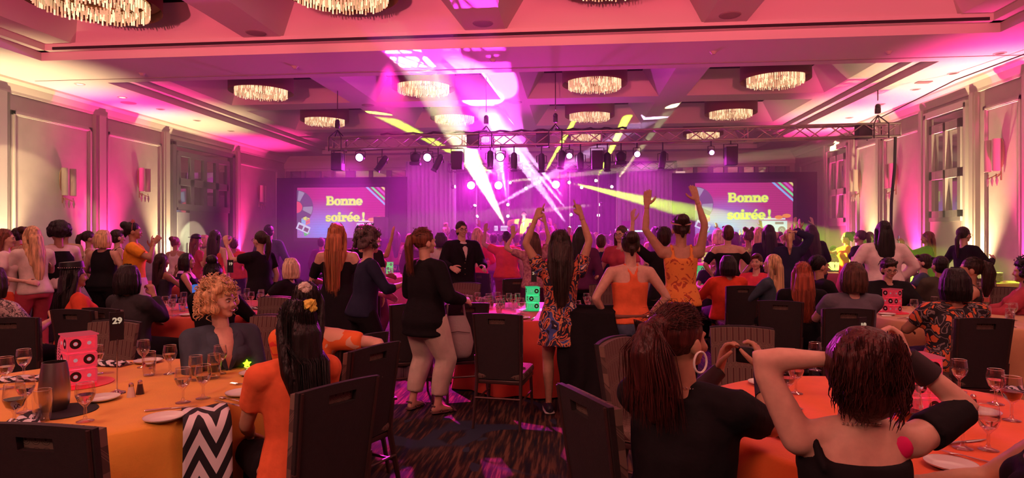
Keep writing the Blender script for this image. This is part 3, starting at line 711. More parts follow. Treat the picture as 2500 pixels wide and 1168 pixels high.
def screen(xa, xb, z0, z1, Y, bx0, bx1, bz, lab, full):
    W, Hh = xb-xa, z1-z0; cx, cz = (xa+xb)/2, (z0+z1)/2
    t = thing('projection_screen', lab, 'screen', (cx, Y, 0))
    def sub(name, g, m): 
        o = part(name, g, m, t, False); o.location = (0, 0, cz); return o
    g = G(); g.box((0,.05,0), (W,.06,Hh)); sub('screen_panel', g, scr_m)
    fr = mat('screen_border', (.03,.015,.035), .8)
    g = G()
    for (a, b, c, d) in ((-W/2-.12,-W/2,-Hh/2-.12,Hh/2+.12),(W/2,W/2+.12,-Hh/2-.12,Hh/2+.12),(-W/2,W/2,-Hh/2-.12,-Hh/2),(-W/2,W/2,Hh/2,Hh/2+.12)): g.box(((a+b)/2,.04,(c+d)/2), (b-a,.08,d-c))
    sub('border', g, fr)
    g = G(); b0, b1 = bx0-cx, bx1-cx; zz0, zz1 = -cz+.02, bz-cz
    for (a, b, c, d) in ((b0,-W/2-.12,zz0,zz1),(W/2+.12,b1,zz0,zz1),(-W/2-.12,W/2+.12,Hh/2+.12,zz1),(-W/2-.12,W/2+.12,zz0,-Hh/2-.12)): g.box(((a+b)/2,.06,(c+d)/2), (b-a,.06,d-c))
    sub('masking_drape', g, velvet)
    u = W/3.29; e = .024
    s = .262*u; x0 = -W/2 + W*.34
    for nm_, off, w_, m_ in (('letter', e, 0, em('yellow', (.86,.95,.10), 1.1)), ('letter_outline', e-.003, .018, em('pale_green', (.45,.62,.35), .9))):
        for st, x, y in (('Bonne', x0, .27*u), ('soirée', x0-.03*u, -.32*u), ('!', x0+1.31*u, -.32*u)):
            for ch in st:
                g = G(); x += glyph(g, ch, x, y, s*.86, off, w_)*.93; sub(nm_, g, m_)
    # stripes, upper corner
    for k, (c, col) in enumerate((('blue',(.28,.5,.95)),('green',(.22,.85,.35)),('pink',(.75,.10,.6)),('gold',(.85,.75,.25)))):
        g = G(); a, wd = .34+k*-.094, .062; X0 = W/2; Z0 = Hh/2
        L0 = (.72-.19*k)*u; L1 = L0-.10*u
        flat(g, [(X0-L0, Z0), (X0-L1, Z0), (X0, Z0-L1*.93), (X0, Z0-L0*.93)], e-.005+.0005*k); sub('stripe', g, em(c, col))
    # record at the edge
    rx, rz = -W/2+.0, .20*u; g = G()
    ringp(g, rx, rz, .16*u, .62*u, e-.008, -PI/2, PI/2); sub('record', g, em('record', (.16,.10,.22), .8))
    for a0, a1 in ((1.05,1.45),(-.45,.05)):
        g = G(); ringp(g, rx, rz, .24*u, .60*u, e-.007, a0, a1); sub('record_shine', g, em('shine', (.40,.40,.52), .8))
    g = G(); ringp(g, rx, rz, 0, .21*u, e-.006, -PI/2, PI/2); sub('record_label', g, em('label_red', (.85,.10,.14)))
    # puzzle cube: three faces of nine tiles
    qx, qz = -W/2+.34*u, -.30*u; q = .175*u
    ax, ay, az = (q*.92, q*.42), (-q*.92, q*.42), (0, q*1.0)
    def face(o, a, b, cols):
        for i in range(3):
            for j in range(3):
                p = lambda s_, t_: (o[0]+a[0]*s_+b[0]*t_, o[1]+a[1]*s_+b[1]*t_); gp = .06
                i0, i1, j0, j1 = (i+gp)/3, (i+1-gp)/3, (j+gp)/3, (j+1-gp)/3
                g = G(); flat(g, [p(i0,j0), p(i1,j0), p(i1,j1), p(i0,j1)], e); sub('cube_tile', g, cols[(i*2+j)%len(cols)])
    o0 = (qx, qz-q*.9)
    face((o0[0]-0, o0[1]+q*1.0-.02*0), ax, ay, [em('yellow',(.8,.9,.1)), em('yellow',(.8,.9,.1)), em('pale_green',(.45,.62,.35))])
    face(o0, ay, az, [em('blue',(.28,.5,.95)), em('cyan',(.2,.7,.9))]); face(o0, ax, az, [em('orange',(.95,.30,.06)), em('label_red',(.85,.10,.14))])
    # tape cassette
    rot = Matrix.Rotation(-.42, 2); cxx, czz = -W/2+.26*u, -.56*u
    def rp(x, y): v = rot @ Vector((x, y)); return (cxx+v.x, czz+v.y)
    g = G(); flat(g, [rp(-.26*u,-.13*u), rp(.24*u,-.13*u), rp(.24*u,.13*u), rp(-.26*u,.13*u)], e+.002); sub('cassette', g, em('card', (.62,.72,.85)))
    for xx in (-.2*u, .03*u):
        g = G(); flat(g, [rp(xx,-.08*u), rp(xx+.17*u,-.08*u), rp(xx+.17*u,.06*u), rp(xx,.06*u)], e+.003); sub('cassette_window', g, em('plum', (.22,.08,.2)))
    g = G(); flat(g, [(-W/2+.24*u,-.62*u), (-W/2+.52*u,-.74*u), (-W/2+.30*u,-.88*u*.98)], e); sub('green_triangle', g, em('green2', (.12,.6,.2)))
    for i in range(5):
        for j in range(3):
            g = G(); flat(g, ell(-W/2+(.06+.09*i+.03*(j%2))*u, (-.70-.07*j)*u*.98, .014, .014, 6), e-.006); sub('dot', g, em('dotpink', (.8,.2,.4)))
    # radio
    bx, bz_ = W/2-.62*u, -.60*u
    g = G(); rect(g, bx-.42*u, bz_-.28*u, bx+.42*u, bz_+.22*u, e); sub('radio', g, em('card', (.62,.72,.85)))
    g = G(); rect(g, bx-.36*u, bz_+.26*u, bx+.36*u, bz_+.31*u, e); sub('radio_handle', g, em('white', (.8,.8,.85)))
    g = G(); rect(g, bx+.02*u, bz_+.10*u, bx+.30*u, bz_+.18*u, e+.002); sub('radio_dial', g, em('plum', (.22,.08,.2)))
    for kx in (-.24, .24):
        g = G(); ringp(g, bx+kx*u, bz_-.10*u, .05*u, .13*u, e+.002); sub('radio_cone', g, em('plum', (.22,.08,.2)))
        g = G(); ringp(g, bx+kx*u, bz_-.10*u, 0, .04*u, e+.003); sub('radio_cone', g, em('plum', (.22,.08,.2)))
    for kx, rr_ in ((.14, .16), (.40, .17)):
        g = G(); ringp(g, bx+kx*u, bz_+.34*u+(.05*u if kx > .2 else 0), 0, (rr_*.85*u, .07*u), e+.004); sub('sunglass_lens', g, em('orange', (.95,.30,.06), .7))
    return t
sz0, sz1 = CAMH, CAMH+1.80
screen(XW(725,21.5), XW(940,21.5), 1.55, 3.38, 21.5, XW(675,21.5), XW(992,21.5), 3.74, 'lit screen reading Bonne soirée, partly hidden by a dark box, beside the pale drape', False)
screen(XW(1697,21.5), XW(1936,21.5), 1.58, 3.43, 21.5, XW(1642,21.5), XW(1996,21.5), 3.78, 'lit screen reading Bonne soirée with radio and sunglasses fully in view', True)
t = thing('loudspeaker', 'dark loudspeaker box hiding the lower corner of the first screen', 'speaker', (XW(930,20.6), 20.6, 0))
g = G(); g.bevbox((0,0,1.9), (.42,.4,.75), .03); part('cabinet', g, mat('plum_box', (.06,.02,.05), .7), t); g = G(); g.tube((0,0,0),(0,0,1.55),.03); part('pole', g, blk, t)
g = G()
for a in range(3): g.tube((0,0,.5), (.4*math.cos(a*2.1),.4*math.sin(a*2.1),.01), .015)
part('tripod', g, blk, t)
# beam fixtures on the stage
def beamhead(px, py, zc, lab, s=1.0, lens='white_lens', col=(1,.9,.75), e_=14):
    p = P3(px, py, zc); t = thing('moving_head', lab, 'stage light', p)
    for b_ in BEAMS:
        if abs(b_[0][0]-px) < 7 and abs(b_[0][1]-py) < 7: t.rotation_mode = 'QUATERNION'; t.rotation_quaternion = (P3(*b_[1])-P3(*b_[0])).to_track_quat('-Y', 'Z')
    g = G(); g.ball((0,.02+.13*s,0), (.10*s,.12*s,.12*s)); part('head', g, blk, t)
    g = G(); g.loft([(0,.03,0),(0,-.0,0)], [.075*s,.085*s], 12, roundcap=False); part('lens', g, emis(lens, col, e_), t)
    g = G(); g.path([(-.14*s,.13,0),(-.14*s,.13,.2),(.14*s,.13,.2),(.14*s,.13,0)], .015); part('yoke', g, blk, t)
    up_ = V(0,0,3.95-p.z) if py < 470 else V(0,0,-.35); Q = t.rotation_quaternion.to_matrix().inverted() if t.rotation_mode == 'QUATERNION' else Matrix.Identity(3)
    b0_ = V(0,.16,0); g = G(); g.tube(b0_, b0_ + Q @ up_, .014); part('clamp_pole', g, blk, t); return t
for px, py, lab in ((1245,446,'moving lamp on the rear rig throwing the long lime beam over the crowd'),(1317,444,'moving lamp at the middle of the rear rig throwing a thin lime beam'),(1455,441,'moving lamp throwing the broad lime beam to the coffers'),(1390,446,'moving lamp throwing the lime beam behind the raised arms'),
    (1112,456,'moving lamp at the rig corner with a short yellow beam'),(1240,500,'moving lamp with a pale upward beam left of the singer'.replace('left of','short of')),(1461,500,'moving lamp sending a broad cream beam over the singer'),(1166,528,'small moving lamp with a lavender beam'),(1160,501,'moving lamp at mid height with faint lavender beam'),
    (1394,524,'moving lamp behind the pointing hand with a lavender beam'),(1461,526,'small dot of a lamp under the cream one'),(1390,556,'low moving lamp throwing the wide lavender beam'),(1284,460,'ring-like lamp above the singer'),(1420,458,'faint lamp under the lime beam'),(1494,456,'faint lamp at the drape edge'),(1240,528,'tiny lamp above the crowd by the white panel'),(1236,556,'low lamp at the base of the cream beam beside the white panel')):
    beamhead(px, py, 21.6, lab, .62, e_=9)
for k, (px, py, zc) in enumerate(RPARS): beamhead(px, py, zc, ['glaring magenta lamp on the rear rig near the corner','glaring magenta lamp at the centre of the rear rig','glaring magenta lamp on the rear rig above the pointing hand'][k], 1.6, 'magenta_lens2', (1,.3,.95), 26)
# upright pipes of the rear rig
for k, px in enumerate((1106, 1506, 1533, 1241, 1461, 1163, 1391)):
    x = XW(px, 21.72); g = G(); g.tube((x,21.75,.7), (x,21.75,[4.0,3.0,3.9,3.9,3.9,3.9,3.9][k]), .035 if k < 3 else .025); o = part('rig_pipe', g, mat('pipe', (.6,.55,.6), .4, metal=.5), None)
    tag(o, ['upright pipe at the drape edge of the rear rig','upright pipe behind the keyboards','tall upright pipe beside the pale drape','thin upright pipe carrying two lamps','thin upright pipe carrying the cream lamp','thin upright pipe carrying the lavender lamps at the drape side','thin upright pipe behind the pointing hand'][k], 'pipe')
# singer microphone, keyboards, monitors
x = XW(1270,20.9); t = thing('microphone_stand', 'thin microphone stand in front of the singer', 'stand', (x, 20.5, .7))
g = G(); g.tube((0,0,.02),(0,0,1.35),.012); part('pole', g, blk, t); g = G(); g.ball((0,0,1.38), (.03,.05,.03)); part('microphone', g, blk, t); g = G(); g.lathe([(.14,0),(.14,.02),(.01,.03)],16); part('base', g, blk, t)
def keyb(px, Y, z, w_, lab, glow):
    x = XW(px, Y); t = thing('keyboard', lab, 'keyboard', (x, Y, z))
    g = G(); g.bevbox((0,0,0), (w_,.3,.08), .01); part('body', g, blk, t)
    g = G(); g.box((0,-.152,.0), (w_*.94,.006,.05)); part('key_strip', g, emis('cool_glow', (.5,.85,1), 2.2 if glow else .8), t)
    g = G()
    for sx in (-1,1): g.tube((sx*w_*.4,0,-.04), (-sx*w_*.4,0,-z+.70), .02)
    part('legs_frame', g, blk, t)
keyb(1568, 20.6, 1.78, .55, 'white keyboard glowing cyan behind the raised hands', True); keyb(1517, 20.6, 1.82, .45, 'narrow keyboard left of the laptop'.replace('left of','short of'), False); keyb(1590, 20.9, 1.80, .4, 'second keyboard close to the laptop', False)
x = XW(1528, 20.6); t = thing('laptop', 'dark laptop screen seen from behind above the keyboards', 'laptop', (x, 20.5, 1.86))
g = G(); g.bevbox((0,0,.16), (.27,.012,.19), .004, Matrix.Rotation(.15,3,'X')); part('screen_lid', g, mat('laptop_lid', (.20,.03,.16), .4), t); g = G(); g.bevbox((0,.11,.05), (.27,.2,.015), .004); part('base', g, blk, t)
x = XW(1422, 21.0); t = thing('monitor', 'small pale monitor on the stage between two raised arms', 'monitor', (x, 20.9, 1.72))
g = G(); g.bevbox((0,0,.12), (.3,.03,.28), .01); part('panel', g, emis('pale_monitor', (.5,.7,.9), .8), t); g = G(); g.tube((0,.03,-1.0),(0,.03,0),.02); part('stand', g, blk, t)
for px, w_, wd in ((1211,.12,'narrow white lettered panel among the crowd heads'),(1231,.24,'wide white lettered panel under the cream beam')):
    x = XW(px, 20.7); t = thing('stage_sign', wd, 'sign', (x, 20.7, 1.86))
    g = G(); g.bevbox((0,0,.02), (w_,.02,.17), .004); part('board', g, emis('sign_white', (.75,.85,.95), .8), t)
    g = G()
    for i in range(max(2, int(w_/.045))): rect(g, -w_*.4+i*.045, -.03, -w_*.4+i*.045+.02, .06, .013)
    part('lettering', g, mat('sign_ink', (.1,.2,.3), .8), t, False); g = G(); g.tube((0,0,-.08),(0,0,-1.15),.012); part('stake', g, blk, t)
# ================================================================= CHAIRS
vin_m = mat('chair_fabric', (.019,.013,.014), .7, noise=.1, nscale=40, bump=.15, bscale=200)
legm = mat('chair_leg', (.075,.040,.038), .35, metal=.5)
pm = bpy.data.materials.new('chair_pattern'); pm.use_nodes = True; MATS['chair_pattern'] = pm; nt = pm.node_tree; bs = nt.nodes['Principled BSDF']; bs.inputs['Roughness'].default_value = .85
def mth(op, a, b=None, c=None):
    n = nt.nodes.new('ShaderNodeMath'); n.operation = op
    for i, x in enumerate((a, b, c)):
        if x is None: continue
        if isinstance(x, (int, float)): n.inputs[i].default_value = x
        else: nt.links.new(x, n.inputs[i])
    return n.outputs[0]
tc = nt.nodes.new('ShaderNodeTexCoord'); sx_ = nt.nodes.new('ShaderNodeSeparateXYZ'); nt.links.new(tc.outputs['Object'], sx_.inputs[0])
ysum = mth('ADD', sx_.outputs[2], mth('MULTIPLY', sx_.outputs[1], .9))
u = mth('MULTIPLY', mth('ABSOLUTE', mth('SUBTRACT', mth('FRACT', mth('DIVIDE', sx_.outputs[0], .040)), .5)), .040)
v = mth('MULTIPLY', mth('ABSOLUTE', mth('SUBTRACT', mth('FRACT', mth('DIVIDE', ysum, .130)), .5)), .130)
q1 = mth('MAXIMUM', mth('SUBTRACT', u, .002), 0.0); q2 = mth('MAXIMUM', mth('SUBTRACT', v, .046), 0.0)
dd_ = mth('SQRT', mth('ADD', mth('MULTIPLY', q1, q1), mth('MULTIPLY', q2, q2)))
r = nt.nodes.new('ShaderNodeValToRGB'); r.color_ramp.interpolation = 'CONSTANT'
nt.links.new(mth('MULTIPLY', dd_, 50.0), r.inputs[0])
while len(r.color_ramp.elements) < 6: r.color_ramp.elements.new(.5)
for e, (p_, c_) in zip(r.color_ramp.elements, [(0,(.05,.014,.014)),(.14,(.17,.115,.085)),(.30,(.07,.045,.036)),(.48,(.17,.115,.085)),(.62,(.06,.038,.032)),(.78,(.13,.085,.065))]): e.position = p_; e.color = (*c_, 1)
nt.links.new(r.outputs[0], bs.inputs['Base Color'])
def make_chair():
    t = thing('banquet_chair', 'x', 'chair')
    g = G(); g.bevbox((0,.01,.43), (.44,.44,.075), .03); part('seat', g, pm, t)
    g = G(); g.bevbox((0,.01,.375), (.42,.42,.035), .008); part('seat_frame', g, legm, t)
    tl = .17     # lean of the back
    def bp(u, z, y): w_ = .195+.02*(z-.42)/.54; return V(u*w_, -.19-(z-.42)*tl/.5*.42*1.0 + y - .020*(1-u*u)*0 + .018*u*u, z)
    def panel(g, y0, y1, z0, z1, hole=False, nu=12, nz=12):
        us = [-1+2*i/nu for i in range(nu+1)]; zs = [z0+(z1-z0)*j/nz for j in range(nz+1)]
        zt = lambda z, u: z - (.012*u*u if z > z1-.03 else 0)
        F_ = [[bp(u, zt(z,u), y0) for u in us] for z in zs]; B_ = [[bp(u, zt(z,u), y1) for u in us] for z in zs]
        n = nu+1; vs = [p for r_ in F_ for p in r_] + [p for r_ in B_ for p in r_]; o = n*(nz+1); fs = []
        def hol(i, j): return hole and j == nz-2 and nu//2-2 <= i < nu//2+2
        def ok(i, j): return 0 <= i < nu and 0 <= j < nz and not hol(i, j)
        for j in range(nz):
            for i in range(nu):
                if hol(i, j): continue
                a, b, c, d = j*n+i, j*n+i+1, (j+1)*n+i+1, (j+1)*n+i
                fs += [(a,b,c,d), (o+d,o+c,o+b,o+a)]
                if not ok(i-1,j): fs.append((a,d,o+d,o+a))
                if not ok(i+1,j): fs.append((b,o+b,o+c,c))
                if not ok(i,j-1): fs.append((a,o+a,o+b,b))
                if not ok(i,j+1): fs.append((d,c,o+c,o+d))
        g.add(vs, fs)
    g = G(); panel(g, -.025, .0, .40, .965, True); part('back_panel', g, vin_m, t, True, 40, None)
    g = G(); panel(g, .0, .032, .44, .955, False); part('back_cushion', g, pm, t, True, 40)
    for sx in (-1,1):
        g = G(); g.path([bp(sx*.93, z, -.027) for z in (.42,.6,.8,.95)], .008, 6); part('welt', g, legm, t)
        g = G(); g.loft([(sx*.19,.19,.40),(sx*.205,.21,.0)], [(.016,.016),(.011,.011)], 6, roundcap=False); part('leg', g, legm, t)
        g = G(); g.loft([bp(sx*.98,.60,-.02), (sx*.19,-.20,.40), (sx*.20,-.29,.0)], [(.012,.016),(.016,.022),(.012,.014)], 6, roundcap=False); part('leg', g, legm, t)
        g = G(); g.tube((sx*.195,.195,.22),(sx*.193,-.24,.22), .009, 6); part('stretcher', g, legm, t)
    g = G(); g.tube((-.193,-.245,.25),(.193,-.245,.25), .009, 6); part('stretcher', g, legm, t)
    return t
_chair = make_chair(); _cused = [False]
def chair(px, zc, rz, label, xy=None, group=None):
    loc = P(px, zc) if xy is None else V(*xy, 0)
    if not _cused[0]: _cused[0] = True; c = _chair
    else: c = dup(_chair)
    c['label'] = label; c.location = loc; c.rotation_euler = (0,0,math.radians(rz))
    if group: c['group'] = group
    return c
# ================================================================= TABLES
def cm2(n, c): return mat('linen_'+n, c, .8, noise=.05, nscale=6, bump=.12, bscale=120, sheen=.15)
CL = {'gold': cm2('gold', (.78,.36,.045)), 'orange': cm2('orange', (.85,.13,.02)), 'coral': cm2('coral', (.62,.075,.04)), 'tan': cm2('tan', (.62,.33,.16)), 'rose': cm2('rose', (.62,.08,.06))}
TABS = {}
def table(key, px, zc, col, label, R=.91, xy=None, seed=0, H_=.76):
    c = P(px, zc) if xy is None else V(*xy, 0); g = G(); n = 168; rr = _r.Random(seed); ph = [rr.uniform(0,6) for _ in range(4)]
    prof = [(0,0),(.25,0),(.55,0),(.85,0),(.97,-.001),(1.0,-.012)]; vs = []
    rings = []
    for f, dz in prof: rings.append([(R*f*math.cos(2*PI*k/n), R*f*math.sin(2*PI*k/n), H_+dz) if f else None for k in range(n)])
    for j in range(1, 9):
        v = j/8; rg = []
        for k in range(n):
            a = 2*PI*k/n; w_ = math.sin(a*13+ph[0]+.7*math.sin(a*3+ph[1]))*.6+math.sin(a*21+ph[2])*.3
            r = R+.012+v*.06+v*.075*w_*(.4+.6*v); rg.append((r*math.cos(a), r*math.sin(a), H_-.012-v*(H_-.03)))
        rings.append(rg)
    vs = [(0,0,H_)]; idx = []
    for rg in rings[1:]: idx.append(len(vs)); vs += rg
    fs = [(0, 1+k, 1+(k+1)%n) for k in range(n)]
    for a, b in zip(idx, idx[1:]): fs += [(a+k, b+k, b+(k+1)%n, a+(k+1)%n) for k in range(n)]
    g.add(vs, fs); o = part('tablecloth', g, CL[col], None, True, 60); o.location = c; tag(o, label, 'tablecloth'); TABS[key] = (c, R, H_); return c
# ================================================================= TABLEWARE
glass = thin_glass('clear_glass'); 
water = mat('water', (.85,.78,.78), .02, trans=1.0, ior=1.2, spec=.5); wine = mat('red_wine', (.035,.002,.006), .08); china = mat('china', (.72,.66,.62), .22, spec=.6)
steel = mat('cutlery_steel', (.72,.62,.58), .18, metal=1.0)
def proto(fn, name, cat):
    t = thing(name, 'x', cat); fn(t); return t
PR = {}; USED = set()
def use(kind, loc, label, rz=0, group=None, scale=None, rot=None):
    p = PR[kind]
    if kind not in USED: USED.add(kind); o = p
    else: o = dup(p)
    o['label'] = label; o.location = loc; o.rotation_euler = rot or (0,0,rz)
    if group: o['group'] = group
    if scale: o.scale = (scale,)*3
    return o
def gob(fill, H_=.175, R=.040, foot=.036, n=20):
    def f(t):
        h0 = H_*.42
        g = G(); g.lathe([(.001,.004),(foot,.001),(foot*.98,.005),(.009,.012),(.0055,.03),(.0075,h0*.6),(.0055,h0*.85),(.012,h0),(R*.72,h0+.018),(R*1.0,h0+.048),(R*1.02,h0+.062),(R*.86,H_)], n); part('goblet_body', g, glass, t, True, None)
        g = G(); g.path([(R*.86*math.cos(a*PI/10), R*.86*math.sin(a*PI/10), H_) for a in range(21)], .0009, 5); part('rim', g, glass_rim, t)
        if fill:
            m = wine if fill == 'wine' else water; top = h0+(.052 if fill == 'wine' else .05)
            g = G(); g.lathe([(.001,h0+.003),(R*.69,h0+.019),(R*.97,top-.002),(R*.97,top),(.001,top)], n); part('wine_fill' if fill == 'wine' else 'water_fill', g, m, t)
    return f
glass_rim = mat('glass_rim', (.85,.8,.78), .08, metal=.6)
PR['goblet'] = proto(gob('water'), 'water_goblet', 'glass'); PR['empty'] = proto(gob(None), 'empty_goblet', 'glass')
PR['wine'] = proto(gob('wine', .20, .043), 'wine_glass', 'glass'); PR['flute'] = proto(gob(None, .21, .030), 'flute_glass', 'glass')
def tumb(fill):
    def f(t):
        g = G(); g.lathe([(.001,.004),(.028,.001),(.031,.004),(.036,.05),(.0385,.10),(.036,.145)], 20); part('tumbler_body', g, glass, t, True, None)
        g = G(); g.path([(.036*math.cos(a*PI/10), .036*math.sin(a*PI/10), .145) for a in range(21)], .001, 5); part('rim', g, glass_rim, t)
        if fill: g = G(); g.lathe([(.001,.008),(.030,.009),(.036,.085),(.001,.085)], 18); part('water_fill', g, water, t)
    return f
PR['tumbler'] = proto(tumb(True), 'tumbler', 'glass'); PR['tumbler0'] = proto(tumb(False), 'empty_tumbler', 'glass')
def plate_(t, R=.085):
    g = G(); g.lathe([(.001,.004),(R*.62,.004),(R*.70,.007),(R,.017),(R*1.01,.019),(R*.99,.014),(R*.68,.001),(.001,.0)], 32); part('plate_body', g, china, t)
PR['plate'] = proto(plate_, 'side_plate', 'plate')
def knife_(t): g = G(); g.loft([(0,-.11,.006),(0,-.02,.006),(0,.0,.005)], [(.008,.004),(.006,.003),(.005,.002)], 6, side=(1,0,0)); part('handle', g, steel, t); g = G(); g.loft([(0,0,.005),(.002,.06,.005),(.0,.115,.004)], [(.008,.0012),(.009,.001),(.002,.001)], 6, side=(1,0,0), roundcap=False); part('blade', g, steel, t)
def fork_(t):
    g = G(); g.loft([(0,-.10,.006),(0,-.03,.006),(0,.04,.008)], [(.008,.003),(.004,.003),(.004,.002)], 6, side=(1,0,0)); part('handle', g, steel, t)
    g = G(); g.loft([(0,.035,.008),(0,.055,.006),(0,.065,.006)], [(.005,.002),(.011,.002),(.011,.0015)], 6, side=(1,0,0))
    for i in range(4): g.loft([((i-1.5)*.006,.06,.006),((i-1.5)*.0058,.10,.009)], [.0016,.001], 4, roundcap=False)
    part('tines', g, steel, t)
def spoon_(t): g = G(); g.loft([(0,-.08,.006),(0,.0,.006),(0,.035,.008)], [(.007,.003),(.004,.003),(.004,.002)], 6, side=(1,0,0)); part('handle', g, steel, t); g = G(); g.ball((0,.055,.006), (.014,.022,.004)); part('bowl', g, steel, t)
PR['knife'] = proto(knife_, 'table_knife', 'knife'); PR['fork'] = proto(fork_, 'dinner_fork', 'fork'); PR['spoon'] = proto(spoon_, 'spoon', 'spoon')
def shaker(dark):
    def f(t):
        g = G(); g.loft([(0,0,.0),(0,0,.055)], [.021,.012], 8, roundcap=False); part('shaker_body', g, mat('pepper_glass', (.06,.03,.025), .15) if dark else mat('salt_glass', (.7,.55,.48), .15), t)
        g = G(); g.loft([(0,0,.055),(0,0,.068),(0,0,.075)], [.0125,.012,.006], 10, roundcap=False); part('cap', g, steel, t)
    return f
PR['salt'] = proto(shaker(False), 'salt_shaker', 'shaker'); PR['pepper'] = proto(shaker(True), 'pepper_shaker', 'shaker')
# chevron napkins
nm_ = bpy.data.materials.new('napkin_chevron'); nm_.use_nodes = True; nt = nm_.node_tree; bs = nt.nodes['Principled BSDF']; bs.inputs['Roughness'].default_value = .85
tc = nt.nodes.new('ShaderNodeTexCoord'); sp = nt.nodes.new('ShaderNodeSeparateXYZ'); nt.links.new(tc.outputs['UV'], sp.inputs[0])
zz = mth('ABSOLUTE', mth('SUBTRACT', mth('FRACT', mth('MULTIPLY', sp.outputs[0], 1.5)), .5)); st_ = mth('GREATER_THAN', mth('FRACT', mth('ADD', mth('MULTIPLY', sp.outputs[1], 3.6), mth('MULTIPLY', zz, 2.0))), .5)
mx = nt.nodes.new('ShaderNodeMix'); mx.data_type = 'RGBA'; nt.links.new(st_, mx.inputs[0]); mx.inputs[6].default_value = (.008,.008,.012,1); mx.inputs[7].default_value = (.74,.70,.74,1); nt.links.new(mx.outputs[2], bs.inputs['Base Color'])
def napkin_mesh(fn, nu=14, nv=20):
    me = bpy.data.meshes.new('napkin'); vs = [fn(i/nu, j/nv) for j in range(nv+1) for i in range(nu+1)]
    fs = [(j*(nu+1)+i, j*(nu+1)+i+1, (j+1)*(nu+1)+i+1, (j+1)*(nu+1)+i) for j in range(nv) for i in range(nu)]
    me.from_pydata([tuple(v) for v in vs], [], fs); uv = me.uv_layers.new(name='uv')
    for p_ in me.polygons:
        for li in p_.loop_indices: vi = me.loops[li].vertex_index; uv.data[li].uv = ((vi % (nu+1))/nu, (vi//(nu+1))/nv)
    me.polygons.foreach_set('use_smooth', [True]*len(me.polygons)); me.materials.append(nm_); return me
def napkin(me, loc, rz, label, group=None):
    o = link('napkin', me, None, loc, (0,0,rz)); s_ = o.modifiers.new('s', 'SOLIDIFY'); s_.thickness = .003; s_.offset = 1; return tag(o, label, 'napkin', group)
nap_fold = napkin_mesh(lambda u, v: V((u-.5)*.11, (v-.5)*.24, .006+.018*abs(math.sin(u*9+v*3))*math.sin(PI*u)+.01*math.sin(v*8)**2*u))
def nap_drape(u, v, L=.34):
    # along local y: lies flat to y=0 (the table edge) then hangs
    y = -.16+.50*v; w_ = (u-.5)*.20
    if y < 0: return V(w_, y, .006+.004*math.sin(u*8)+.006*math.sin(v*20)*(u-.3))
    k = min(y, .05)/.05*PI/2; return V(w_*(1+.12*y), .05*math.sin(k)*.9+.012*math.sin(u*6)*min(1,y*6)+.02, -.045*(1-math.cos(k))-max(0, y-.05))
nap_hang = napkin_mesh(nap_drape)
# ---- lit cassette cube centrepiece
def centre(kind, tint, es, label, loc, rz, scale=1.0, coil=False):
    t = thing('cassette_centrepiece', label, 'centrepiece', loc, rz); t.scale = (scale,)*3
    body = bpy.data.materials.get('cassette_'+kind)
    if not body:
        body = mat('cassette_'+kind, tuple(.06+.3*c for c in tint), .25, emit=tint, es=es*.5, noise=.25, nscale=22)
    edge = emis('cassette_edge_'+kind, tuple(min(1, c*.9+.06) for c in tint), es*.5)
    W, h = .135, .085
    for f in range(4):
        M_ = Matrix.Rotation(f*PI/2, 3, 'Z')
        for k in range(3):
            z = h*(k+.5)+.004
            g = G(); g.bevbox(M_ @ V(0,-W/2+.008,z), (W-.004,.014,h-.004), .003, M_); cs = part('cassette', g, body, t, False)
            hx = (.030 if (f+k) % 2 == 0 else -.030)
            g = G(); MM = M_ @ Matrix.Rotation(PI/2, 3, 'X')
            prof = [(.011,0),(.026,0)]; n = 18; vs = [MM @ V(r_*math.cos(2*PI*i/n), r_*math.sin(2*PI*i/n), 0) + M_ @ V(hx,-W/2-.0005,z+.004) for r_, _ in prof for i in range(n)]
            g.add(vs, [(i, (i+1)%n, n+(i+1)%n, n+i) for i in range(n)]); part('reel', g, mat('tape_black', (.02,.008,.01), .3), cs, False)
            g = G()
            for hx2, rr_ in ((hx,.009),(-hx,.010)):
                vs = [M_ @ V(hx2,-W/2-.001,z+.004)] + [MM @ V(rr_*math.cos(2*PI*i/10), rr_*math.sin(2*PI*i/10), 0) + M_ @ V(hx2,-W/2-.001,z+.004) for i in range(10)]
                g.add(vs, [(0, 1+i, 1+(i+1)%10) for i in range(10)])
            part('hub', g, emis('hub_glow_'+kind, tuple(.35+.5*c for c in tint), es*.5), cs, False)
            g = G()
            for (a, b, c, d) in ((-.062,.062,-.030,-.028),(-.062,.062,.032,.034),(-.062,-.060,-.030,.034),(.060,.062,-.030,.034),(-.04,.04,-.038,-.0365)): g.box(M_ @ V((a+b)/2,-W/2,z+(c+d)/2), (b-a,.0022,d-c), M_)
            part('moulded_edge', g, edge, cs, False)
    g = G(); g.bevbox((0,0,3*h+.008), (W+.012,W+.012,.008), .002); part('lid', g, edge, t, False)
    g = G(); g.lathe([(.001,.001),(.16,.001),(.16,.004),(.001,.004)], 36); part('base_disc', g, mat('disc_'+kind, tint, .4), t)
    if coil:
        for k in range(15):
            a = PI*(.02+.62*k/14); c = V(-.075-.085*math.sin(a), 0, .245-.20*(1-math.cos(a*.9))*.62); ax = Matrix.Rotation(-a*.75, 3, 'Y')
            g = G(); g.path([c + ax @ V(.0, .058*math.cos(i*PI/10), .0)+ ax @ V(.045*math.sin(i*PI/10), 0, 0) for i in range(21)], .0022, 5); part('coil_ring', g, edge, t)
    light('centrepiece_lamp', 'POINT', Vector(loc)+V(0,0,.13*scale), 1.6*es, tint, .05).parent = None
    return t
REDC = (1,.03,.07)
